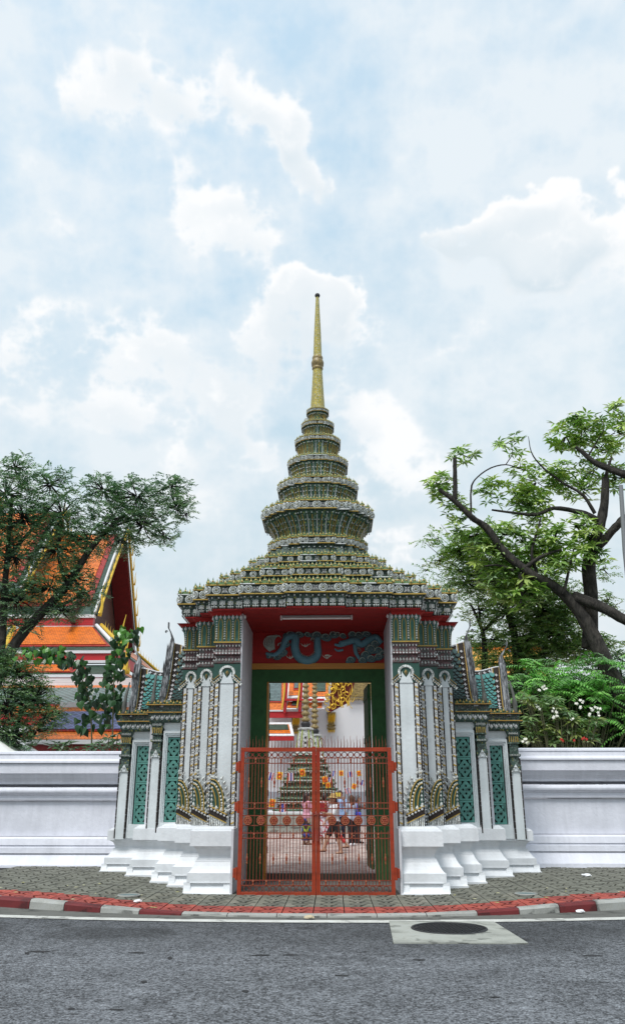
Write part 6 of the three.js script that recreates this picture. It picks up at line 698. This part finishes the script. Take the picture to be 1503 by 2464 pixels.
// right: finer trees behind it
treeThing('fine_leaved_tree', 'fine-leaved tree behind the gateway eave on the right, with bare twigs at its left', -10.5, [{ p: [[1250, 1830], [1245, 1600], [1230, 1500], [1200, 1420], [1150, 1350]], r0: .2, r1: .04, seg: 20 }, { p: [[1245, 1600], [1290, 1500], [1310, 1420]], r0: .12, r1: .03 }, { p: [[1160, 1840], [1165, 1600], [1160, 1520], [1130, 1450]], r0: .15, r1: .03 }, { p: [[1200, 1420], [1120, 1380], [1060, 1360], [1010, 1345]], r0: .04, r1: .005, n: 'bare_branch' }, { p: [[1150, 1350], [1090, 1330], [1040, 1290]], r0: .03, r1: .004, n: 'bare_branch' }, { p: [[1150, 1350], [1100, 1310], [1060, 1262]], r0: .025, r1: .004, n: 'bare_branch' }, { p: [[1120, 1380], [1050, 1330], [1015, 1300]], r0: .02, r1: .004, n: 'bare_branch' }, { p: [[1160, 1520], [1200, 1480], [1230, 1440]], r0: .06, r1: .02 }],
  [[1110, 1320, 50, 40, 0, .9, [[.34, .52, .08], [.25, .44, .08]]], [1160, 1300, 46, 40, 0, .8, [[.32, .50, .08], [.22, .42, .08]]], [1060, 1350, 36, 26, 0, .3], [1040, 1300, 30, 30, 0, .22], [1030, 1370, 30, 16, 0, .2], [1120, 1400, 60, 40, 0, .6], [1180, 1380, 70, 50, 0, .9], [1240, 1400, 60, 50, 0, .9], [1150, 1470, 50, 40, 0, .45], [1220, 1470, 60, 50, 0, .6], [1300, 1470, 70, 60, 0, 1], [1340, 1520, 60, 50, 0, 1], [1250, 1540, 60, 40, 0, .8], [1180, 1540, 40, 36, 0, .5], [1370, 1450, 40, 50, 0, .7], [1300, 1400, 50, 40, 0, .7], [1380, 1560, 50, 40, 0, 1], [1220, 1600, 50, 30, 0, .8], [1160, 1590, 40, 24, 0, .45], [1300, 1580, 60, 40, 0, 1], [1450, 1370, 16, 26, 0, .4], [1460, 1450, 22, 30, 0, .5], [1130, 1540, 28, 30, 0, .3], [1255, 1640, 40, 30, 0, 1], [1450, 1560, 40, 40, 0, .7]],
  { seed: 105, dens: 92, cols: [[.25, .44, .12], [.31, .50, .13], [.19, .36, .11], [.38, .55, .13], [.30, .38, .10]], leaf: (b, p, r, cols) => spray(b, p, r, 1.2, cols) });
treeThing('edge_tree', 'small leafy tree at the far right edge behind the leaning trunk', -9.5, [{ p: [[1500, 1850], [1498, 1680], [1490, 1600]], r0: .08, r1: .03 }], [[1495, 1590, 24, 24, 0, .8], [1490, 1640, 30, 30], [1440, 1600, 30, 36], [1500, 1680, 30, 40]], { seed: 107, dens: 70, cols: DG, leaf: (b, p, r, cols) => spray(b, p, r, 1, cols) });
{ // dense dark hedge behind the right wall
  const r = rng(71), bag = new Bag(), cols = [[.07, .16, .05], [.10, .22, .06], [.05, .11, .045]]; for (let k = 0; k < 5200; k++) { const x = rr(1235, 1540, r), y = rr(1640, 1815, r), p = at(x, y, -8.6 + rr(-.5, .5, r)); spray(bag, p, r, 1.3, cols); } const h = solo('hedge', bag.geo(), M.leaf, 'dense dark green hedge behind the right boundary wall', 'hedge'); h.userData.kind = 'stuff'; }
{ const a = at(1492, 1168, -7.0), b = at(1512, 1420, -7.0), t = thing('lamp_post', 'slim grey post at the right edge among the tree leaves', 'post', [b.x + .12, 0, -7.0]); part(t, 'shaft', limb([V(.25, 0, 0), V(b.x - t.position.x, b.y, 0), V(a.x - t.position.x, a.y, 0)], .075, .06, 6, 10), mat(L(.2, .21, .22), .6)); part(t, 'base', prep(new THREE.CylinderGeometry(.12, .14, .3, 12)).translate(.25, .15, 0), mat(L(.2, .21, .22), .6)); }
{ // litter
  const r = rng(90); const crumple = (s) => { const g = new THREE.IcosahedronGeometry(s, 2), p = g.attributes.position; for (let i = 0; i < p.count; i++) { const k = .6 + .7 * vn(p.getX(i) * 40 + 9, p.getY(i) * 40 + p.getZ(i) * 31); p.setXYZ(i, p.getX(i) * k * 1.5, Math.max(-.01, p.getY(i) * k * .55), p.getZ(i) * k); } g.deleteAttribute('normal'); g.computeVertexNormals(); return boxUV(prep(g)); };
  const wm = mat(L(.75, .75, .76), .5); const put = (x, z, s, lab) => solo('plastic_litter', crumple(s * .65), wm, lab, 'litter').position.set(x, hill(x) + .02, z); put(-2.72, 1.42, .07, 'crumpled white plastic bag on the red pavers left of the gateway'); put(5.2, -2.2, .10, 'white crumpled wrapper on the pavement at the right edge'); const q = solo('plastic_litter', crumple(.045), wm, 'small white paper scrap in the gutter by the right red kerb', 'litter'); q.position.set(3.85, .03, 2.05); const q2 = solo('plastic_litter', crumple(.05), mat(L(.5, .42, .28), .7), 'tan crumpled wrapper in the gutter before the gate', 'litter'); q2.position.set(-.05, .03, 2.75);
  const lg = merge([tf(petal(.04, .09, .008), 0, 0, 0, 0, -Math.PI / 2)]); const lm = [mat(L(.4, .38, .16), .8), mat(L(.5, .48, .3), .8)]; for (let k = 0; k < 26; k++) { const side = r() < .6 ? -1 : 1, x = side * rr(1.5, 5.5, r), z = rr(kz(x) - 3.4, kz(x) - .2, r); if (Math.abs(x) < 4.6 && z < -1.2 + .0) continue; const o = solo('fallen_leaf', lg, lm[k & 1], side < 0 ? 'small pale leaf fallen on the pavement left of the gateway' : 'small pale leaf fallen on the pavement right of the gateway', 'leaf', side < 0 ? 'fallen leaves on the left pavement' : 'fallen leaves on the right pavement'); o.position.set(x, hill(x) + .006, z); o.rotation.y = r() * 6; } }
// ------------------------------------------------------------------ visitors in the courtyard
function nets(f, lo, hi, cell) { // naive surface nets
  const n = [0, 1, 2].map((k) => Math.ceil((hi[k] - lo[k]) / cell) + 2), N = n[0] * n[1] * n[2], v = new Float32Array(N), I = (i, j, k) => i + n[0] * (j + n[1] * k), P = (i, j, k) => [lo[0] + i * cell, lo[1] + j * cell, lo[2] + k * cell];
  for (let k = 0; k < n[2]; k++) for (let j = 0; j < n[1]; j++) for (let i = 0; i < n[0]; i++) v[I(i, j, k)] = f(lo[0] + i * cell, lo[1] + j * cell, lo[2] + k * cell);
  const id = new Int32Array(N).fill(-1), pts = []; const E = [[0, 1], [0, 2], [0, 4], [1, 3], [1, 5], [2, 3], [2, 6], [3, 7], [4, 5], [4, 6], [5, 7], [6, 7]];
  for (let k = 0; k + 1 < n[2]; k++) for (let j = 0; j + 1 < n[1]; j++) for (let i = 0; i + 1 < n[0]; i++) { const c = []; let m = 0; for (let q = 0; q < 8; q++) { c[q] = v[I(i + (q & 1), j + ((q >> 1) & 1), k + (q >> 2))]; if (c[q] < 0) m |= 1 << q; } if (m === 0 || m === 255) continue; let x = 0, y = 0, z = 0, s = 0; for (const [a, b] of E) if ((c[a] < 0) !== (c[b] < 0)) { const t = c[a] / (c[a] - c[b]); x += mix(a & 1, b & 1, t); y += mix((a >> 1) & 1, (b >> 1) & 1, t); z += mix(a >> 2, b >> 2, t); s++; } id[I(i, j, k)] = pts.length; const o = P(i, j, k); pts.push([o[0] + x / s * cell, o[1] + y / s * cell, o[2] + z / s * cell]); }
  const idx = []; const quad = (a, b, c, d, fl) => { if (a < 0 || b < 0 || c < 0 || d < 0) return; fl ? idx.push(a, c, b, a, d, c) : idx.push(a, b, c, a, c, d); };
  for (let k = 1; k + 1 < n[2]; k++) for (let j = 1; j + 1 < n[1]; j++) for (let i = 1; i + 1 < n[0]; i++) { const a = v[I(i, j, k)] < 0; if (a !== (v[I(i + 1, j, k)] < 0)) quad(id[I(i, j - 1, k - 1)], id[I(i, j, k - 1)], id[I(i, j, k)], id[I(i, j - 1, k)], !a); if (a !== (v[I(i, j + 1, k)] < 0)) quad(id[I(i - 1, j, k - 1)], id[I(i - 1, j, k)], id[I(i, j, k)], id[I(i, j, k - 1)], !a); if (a !== (v[I(i, j, k + 1)] < 0)) quad(id[I(i - 1, j - 1, k)], id[I(i, j - 1, k)], id[I(i, j, k)], id[I(i - 1, j, k)], !a); }
  const g = new THREE.BufferGeometry(); g.setAttribute('position', new THREE.Float32BufferAttribute(pts.flat(), 3)); g.setIndex(idx); g.computeVertexNormals(); return g; }
function field(caps, k = .025) { const q = caps.map(([a, b, ra, rb]) => { const d = [b[0] - a[0], b[1] - a[1], b[2] - a[2]]; return [...a, ...d, 1 / Math.max(1e-9, d[0] * d[0] + d[1] * d[1] + d[2] * d[2]), ra, rb]; }); return (x, y, z) => { let r = 9; for (const [ax, ay, az, dx, dy, dz, il, ra, rb] of q) { const px = x - ax, py = y - ay, pz = z - az, t = cl((px * dx + py * dy + pz * dz) * il), ex = px - t * dx, ey = py - t * dy, ez = pz - t * dz, d = Math.sqrt(ex * ex + ey * ey + ez * ez) - (ra + (rb - ra) * t), h = Math.max(k - Math.abs(r - d), 0) / k; r = Math.min(r, d) - h * h * k * .25; } return r; }; }
const bounds = (caps, m) => { const lo = [9, 9, 9], hi = [-9, -9, -9]; for (const [a, b, ra, rb] of caps) for (let k = 0; k < 3; k++) { lo[k] = Math.min(lo[k], a[k] - ra, b[k] - rb); hi[k] = Math.max(hi[k], a[k] + ra, b[k] + rb); } return [lo.map((v) => v - m), hi.map((v) => v + m)]; };
const mesh = (caps, cell, k, clip) => { const [lo, hi] = bounds(caps, .03), f = field(caps, k); return nets(clip ? (x, y, z) => Math.max(f(x, y, z), clip(x, y, z)) : f, lo, hi, cell); };
const HAND = (() => { const c = [[[0, 0, 0], [.004, -.07, .004], .026, .032], [[-.02, -.02, 0], [-.022, -.07, .004], .018, .018], [[.022, -.02, 0], [.026, -.07, .004], .018, .018]]; for (const [x, l] of [[-.028, .034], [-.01, .042], [.01, .039], [.028, .029]]) { c.push([[x, -.085, .004], [x * 1.1, -.085 - l, .014], .0095, .009], [[x * 1.1, -.085 - l, .014], [x * 1.12, -.085 - l * 1.7, .036], .009, .0075]); } c.push([[-.026, -.03, .008], [-.052, -.06, .022], .013, .011], [[-.052, -.06, .022], [-.05, -.09, .034], .011, .009]); return mesh(c, .0055, .008); })();
const dirT = (a, b) => new THREE.Quaternion().setFromUnitVectors(V(0, -1, 0), V(b[0] - a[0], b[1] - a[1], b[2] - a[2]).normalize());
function person(label, x, z, turn, h, o) { // faces +z before turning; o: legs [thigh, knee] in radians forward, arms [swing, out, elbow]
  const s = h / 1.72, t = thing('person', label, 'person', [x, o.y ?? 0, z], undefined, turn), S = (p) => p.map((v) => v * s), hip = .90, sh = 1.42, g = {};
  const legs = [-1, 1].map((d, i) => { const [th, kn] = o.legs[i], H = [d * .085, hip, 0], K = [d * .09, hip - .43 * Math.cos(th), .43 * Math.sin(th)], a = th - kn, A = [d * .085, K[1] - .41 * Math.cos(a), K[2] + .41 * Math.sin(a)]; return { d, H, K, A, a }; });
  const low = Math.min(...legs.map((l) => l.A[1])) - .075; for (const l of legs) { l.H[1] -= low; l.K[1] -= low; l.A[1] -= low; }
  const dy = -low, lean = o.lean ?? 0, up = (y, xx = 0, zz = 0) => [xx, y + dy, zz + (y - hip) * lean];
  const arms = [-1, 1].map((d, i) => { const [sw, out, el] = o.arms[i], A = up(sh - .02, d * .175), ua = .285, fa = .25, E = [A[0] + d * Math.sin(out) * ua * Math.cos(sw), A[1] - Math.cos(out) * Math.cos(sw) * ua, A[2] + Math.sin(sw) * ua], b = sw + el, W = [E[0] + d * Math.sin(out) * fa * .35, E[1] - Math.cos(b) * fa, E[2] + Math.sin(b) * fa]; return { d, A, E, W }; });
  const hd = up(1.60, 0, .02 + (o.nod ?? 0)), torso = [[up(.93, -.06), up(.93, .06), .115, .115], [up(.95), up(1.12), .125, .115], [up(1.12), up(1.32), .11, .135], [up(1.34, -.09), up(1.34, .09), .105, .105], [up(1.40, -.13), up(1.40, .13), .065, .065], [up(1.42), hd, .055, .052]];
  const legC = legs.flatMap((l) => [[l.H, l.K, .098, .058], [l.K, [l.A[0], l.A[1] + (l.K[1] - l.A[1]) * .68, l.A[2] + (l.K[2] - l.A[2]) * .68], .055, .062], [[l.A[0], l.A[1] + (l.K[1] - l.A[1]) * .68, l.A[2] + (l.K[2] - l.A[2]) * .68], l.A, .062, .037], [[l.A[0], l.A[1] - .035, l.A[2] - .04], [l.A[0] + l.d * .015, l.A[1] - .05, l.A[2] + .15], .04, .028]]);
  const armC = arms.flatMap((a) => [[a.A, a.E, .052, .041], [a.E, a.W, .042, .028]]);
  const head = [[[hd[0], hd[1] + .01, hd[2] - .015], [hd[0], hd[1] + .035, hd[2] + .005], .095, .09], [[hd[0], hd[1] - .05, hd[2] + .035], [hd[0], hd[1] - .07, hd[2] + .05], .06, .045], [[hd[0], hd[1] - .005, hd[2] + .09], [hd[0], hd[1] - .03, hd[2] + .112], .012, .017], [[hd[0] - .093, hd[1] + .01, hd[2] - .01], [hd[0] - .095, hd[1] - .03, hd[2] - .005], .016, .012], [[hd[0] + .093, hd[1] + .01, hd[2] - .01], [hd[0] + .095, hd[1] - .03, hd[2] - .005], .016, .012], [[hd[0] - .025, hd[1] - .06, hd[2] + .09], [hd[0] + .025, hd[1] - .06, hd[2] + .09], .012, .012]];
  const sc = (g2) => boxUV(prep(g2.scale(s, s, s)));
  const hands = arms.map((a) => { const q = HAND.clone(); if (a.d > 0) { q.scale(-1, 1, 1); const ix = q.index.array; for (let i = 0; i < ix.length; i += 3) { const w = ix[i]; ix[i] = ix[i + 1]; ix[i + 1] = w; } q.computeVertexNormals(); } q.applyQuaternion(dirT(a.E, a.W)).translate(...a.W); return q; });
  part(t, 'body', sc(merge([mesh([...torso, ...legC, ...armC, ...head.slice(0, 2)], .016, .03), mesh(head, .007, .02), ...hands])), o.skin ?? mat(L(.48, .29, .2), .6));
  const eyes = [-1, 1].map((d) => tf(new THREE.SphereGeometry(.011, 8, 6), hd[0] + d * .034, hd[1] + .012, hd[2] + .088)); part(t, 'eyes', sc(merge(eyes)), M.iron);
  const inf = (c, e) => c.map(([a, b, ra, rb]) => [a, b, ra + e, rb + e]);
  const lerpP = (a, b, u) => a.map((v, k) => mix(v, b[k], u)), slv = o.sleeve ?? .6;
  if (o.top) part(t, o.topName ?? 'shirt', sc(mesh([...inf(torso.slice(0, 5), .016), ...arms.flatMap((a) => slv <= 1 ? [[a.A, lerpP(a.A, a.E, slv), .068, .062]] : [[a.A, a.E, .066, .056], [a.E, lerpP(a.E, a.W, slv - 1), .056, .045]])], .016, .03, (xx, y) => Math.max((o.hem ?? .86) + dy - y, y - (1.455 + dy)))), o.top);
  if (o.pants) { const c = legs.flatMap((l) => { const u = o.pantLen ?? 1; return u <= .5 ? [[l.H, lerpP(l.H, l.K, u * 2), .112, .098]] : [[l.H, l.K, .11, .075], [l.K, lerpP(l.K, l.A, u * 2 - 1), .075, .058]]; }); part(t, o.pantName ?? 'trousers', sc(mesh([...c, [up(.92, -.06), up(.92, .06), .125, .125], [up(.95), up(1.0), .13, .12]], .016, .03, (xx, y) => y - (1.03 + dy))), o.pants); }
  if (o.skirt) { const pl = []; const m0 = o.skirtLen ?? .12; for (let k = 0; k <= 8; k++) { const y = mix(1.02, m0, k / 8), r = mix(.13, o.flare ?? .24, Math.pow(k / 8, .8)); pl.push(new THREE.Vector2(r, y + dy)); } const lg = new THREE.LatheGeometry(pl, 28), p = lg.attributes.position; for (let i = 0; i < p.count; i++) { const a = Math.atan2(p.getZ(i), p.getX(i)), q = 1 + .07 * Math.sin(a * 9) * cl((1.0 + dy - p.getY(i)) * 2); p.setX(i, p.getX(i) * q * 1.05); p.setZ(i, p.getZ(i) * q * .85); } lg.computeVertexNormals(); part(t, 'skirt', sc(lg), o.skirt); }
  if (o.hair) { const L2 = o.hairLen ?? .0, c = [[[hd[0], hd[1] + .03, hd[2] - .03], [hd[0], hd[1] + .05, hd[2] - .005], .105, .098], [[hd[0], hd[1] - .02, hd[2] - .055], [hd[0], hd[1] - .06, hd[2] - .05], .085, .06]]; if (L2) c.push([[hd[0] - .05, hd[1], hd[2] - .05], [hd[0] - .06, hd[1] - L2, hd[2] - .08], .06, .05], [[hd[0] + .05, hd[1], hd[2] - .05], [hd[0] + .06, hd[1] - L2, hd[2] - .08], .06, .05], [[hd[0], hd[1], hd[2] - .06], [hd[0], hd[1] - L2, hd[2] - .10], .08, .06]); part(t, 'hair', sc(mesh(c, .012, .02, (xx, y, zz) => Math.min(zz - (hd[2] + .052), -(y - hd[1] - .055)) > 0 ? .02 : -1)), o.hair); }
  if (o.hat) { const pts = [[0, .13], [.07, .128], [.095, .10], [.105, .03], [.11, .02], [.19, -.005], [.2, -.012], [.19, -.014], [.1, .008]].map(([a, b]) => new THREE.Vector2(a, b)); part(t, 'straw_hat', sc(new THREE.LatheGeometry(pts, 24).rotateX(-.1).translate(hd[0], hd[1] + .055, hd[2] - .005)), o.hat); }
  if (o.shoes) part(t, 'shoes', sc(mesh(legs.flatMap((l) => [[[l.A[0], l.A[1] - .035, l.A[2] - .045], [l.A[0] + l.d * .015, l.A[1] - .048, l.A[2] + .155], .05, .038], [[l.A[0], l.A[1] - .01, l.A[2] - .02], [l.A[0], l.A[1] - .03, l.A[2] + .03], .048, .045]]), .012, .02)), o.shoes);
  else { const sl = legs.map((l) => tf(new RoundedBoxGeometry(.085, .018, .25, 1, .008), l.A[0] + l.d * .008, l.A[1] - .082, l.A[2] + .055)); part(t, 'sandals', sc(merge(sl)), M.iron); }
  if (o.pack) { part(t, 'backpack', sc(merge([tf(new RoundedBoxGeometry(.27, .36, .13, 3, .05), 0, 1.24 + dy, -.20), tf(new RoundedBoxGeometry(.2, .14, .05, 2, .02), 0, 1.16 + dy, -.275), ...[-1, 1].map((d) => limb([V(d * .06, 1.40 + dy, -.15), V(d * .10, 1.475 + dy, -.02), V(d * .11, 1.40 + dy, .12), V(d * .12, 1.2 + dy, .12), V(d * .13, 1.1 + dy, -.1)], .016, .016, 14, 6))])), o.pack); }
  if (o.bag) { part(t, 'shoulder_bag', sc(merge([tf(new RoundedBoxGeometry(.15, .34, .38, 3, .06), o.bag[1] * .22, .98 + dy, -.06), limb([V(o.bag[1] * .2, 1.1 + dy, -.12), V(o.bag[1] * .16, 1.46 + dy, -.06), V(o.bag[1] * .2, 1.1 + dy, .06)], .018, .018, 12, 6)])), o.bag[0]); }
  return t;
}
{
  const tx = (fn, m) => tex(256, m, fn), floral = mat(L(1, 1, 1), .8, { map: tx((u, v) => { const a = fbm(u * 12, v * 12, 3, 12); return a > .58 ? [.45, .05, .08] : a < .38 ? [.5, .42, .55] : [.78, .76, .78]; }, .5) }), dark = mat(L(1, 1, 1), .8, { map: tx((u, v) => { const a = fbm(u * 10, v * 10, 3, 10), b = fbm(u * 10 + 4, v * 10, 3, 10); return a > .58 ? [.35, .42, .04] : b > .6 ? [.03, .08, .4] : [.012, .014, .02]; }, .5) });
  const black = mat(L(.012, .012, .014), .8), white = mat(L(.72, .73, .76), .8), navy = mat(L(.018, .024, .05), .8), coral = mat(L(.75, .055, .06), .75), brown = mat(L(.06, .03, .015), .6), hairB = mat(L(.012, .01, .009), .5), blue = mat(L(.05, .07, .45), .6), lightBlue = mat(L(.32, .48, .75), .8), grey = mat(L(.10, .11, .12), .8), pink = mat(L(.7, .35, .45), .8);
  const X = (px, z, py = 1960) => at(px, py, z).x;
  person('woman in a straw hat, white blouse and black shorts striding left behind the gate', X(806, -10.6), -10.6, -1.2, 1.62, { legs: [[.50, .10], [-.12, .12]], arms: [[-.25, .18, .4], [.5, .15, 1.2]], top: white, sleeve: .9, hem: .9, pants: black, pantLen: .42, pantName: 'shorts', hair: hairB, hairLen: .12, hat: mat(L(.46, .31, .12), .8), lean: .04, nod: .02 });
  person('woman in long coral trousers walking left, mostly hidden behind the woman in the straw hat', X(801, -11.8), -11.8, -1.3, 1.6, { legs: [[.35, .05], [-.42, .35]], arms: [[.3, .1, .3], [-.3, .1, .3]], top: white, sleeve: .5, pants: coral, pantLen: .80, hair: brown, hairLen: .1 });
  person('woman with a red backpack and white floral dress seen from behind', X(780, -15.6), -15.6, 3.05, 1.66, { legs: [[.03, .03], [-.02, 0]], arms: [[.5, .12, 1.3], [.5, .12, 1.3]], top: floral, sleeve: .4, skirt: floral, skirtLen: .25, flare: .22, hair: hairB, hairLen: 0, pack: mat(L(.3, .01, .02), .5) });
  person('woman with long black hair, pink top and dark floral skirt beside the chedi', X(737, -15.2), -15.2, 2.2, 1.68, { legs: [[.04, .03], [-.03, 0]], arms: [[.3, .1, .6], [.2, .1, .5]], top: pink, sleeve: .7, skirt: dark, skirtLen: .14, flare: .2, hair: hairB, hairLen: .5 });
  person('man in a light blue shirt and navy trousers holding a yellow paper to his face', X(818, -16), -16, -.2, 1.76, { legs: [[.12, .05], [-.18, .1]], arms: [[1.0, .15, 1.35], [1.0, .15, 1.3]], top: lightBlue, sleeve: .9, pants: navy, pantLen: 1, hair: hairB, shoes: white });
  { const o = at(812, 1912, -15.5), pp = solo('paper', merge([box(-.10, .10, -.07, .07, -.006, .006), box(-.085, .085, -.055, .055, .006, .009)]), mat(L(.8, .62, .08), .7), 'yellow paper held up by the man in the light blue shirt', 'paper'); pp.position.copy(o); }
  person('woman with brown hair, black leggings and a large blue shoulder bag seen from behind', X(846, -14.6), -14.6, 3.5, 1.6, { legs: [[.06, .04], [-.05, .02]], arms: [[.35, .1, .9], [.2, .1, .4]], top: mat(L(.4, .46, .58), .8), sleeve: .8, hem: .82, pants: black, pantLen: 1, hair: brown, hairLen: .2, bag: [blue, -1], shoes: white });
  person('person in dark grey raising a phone beside the woman with the blue bag', X(860, -16.2), -16.2, 1.6, 1.6, { legs: [[.04, .03], [-.03, .02]], arms: [[1.1, .1, .7], [1.2, .1, .6]], top: grey, sleeve: 1.6, pants: black, pantLen: 1, hair: grey, hairLen: .05, shoes: black });
}
scene.traverse((o) => { if (o.isMesh) { o.castShadow = true; o.receiveShadow = true; } });
renderer.render(scene, camera);
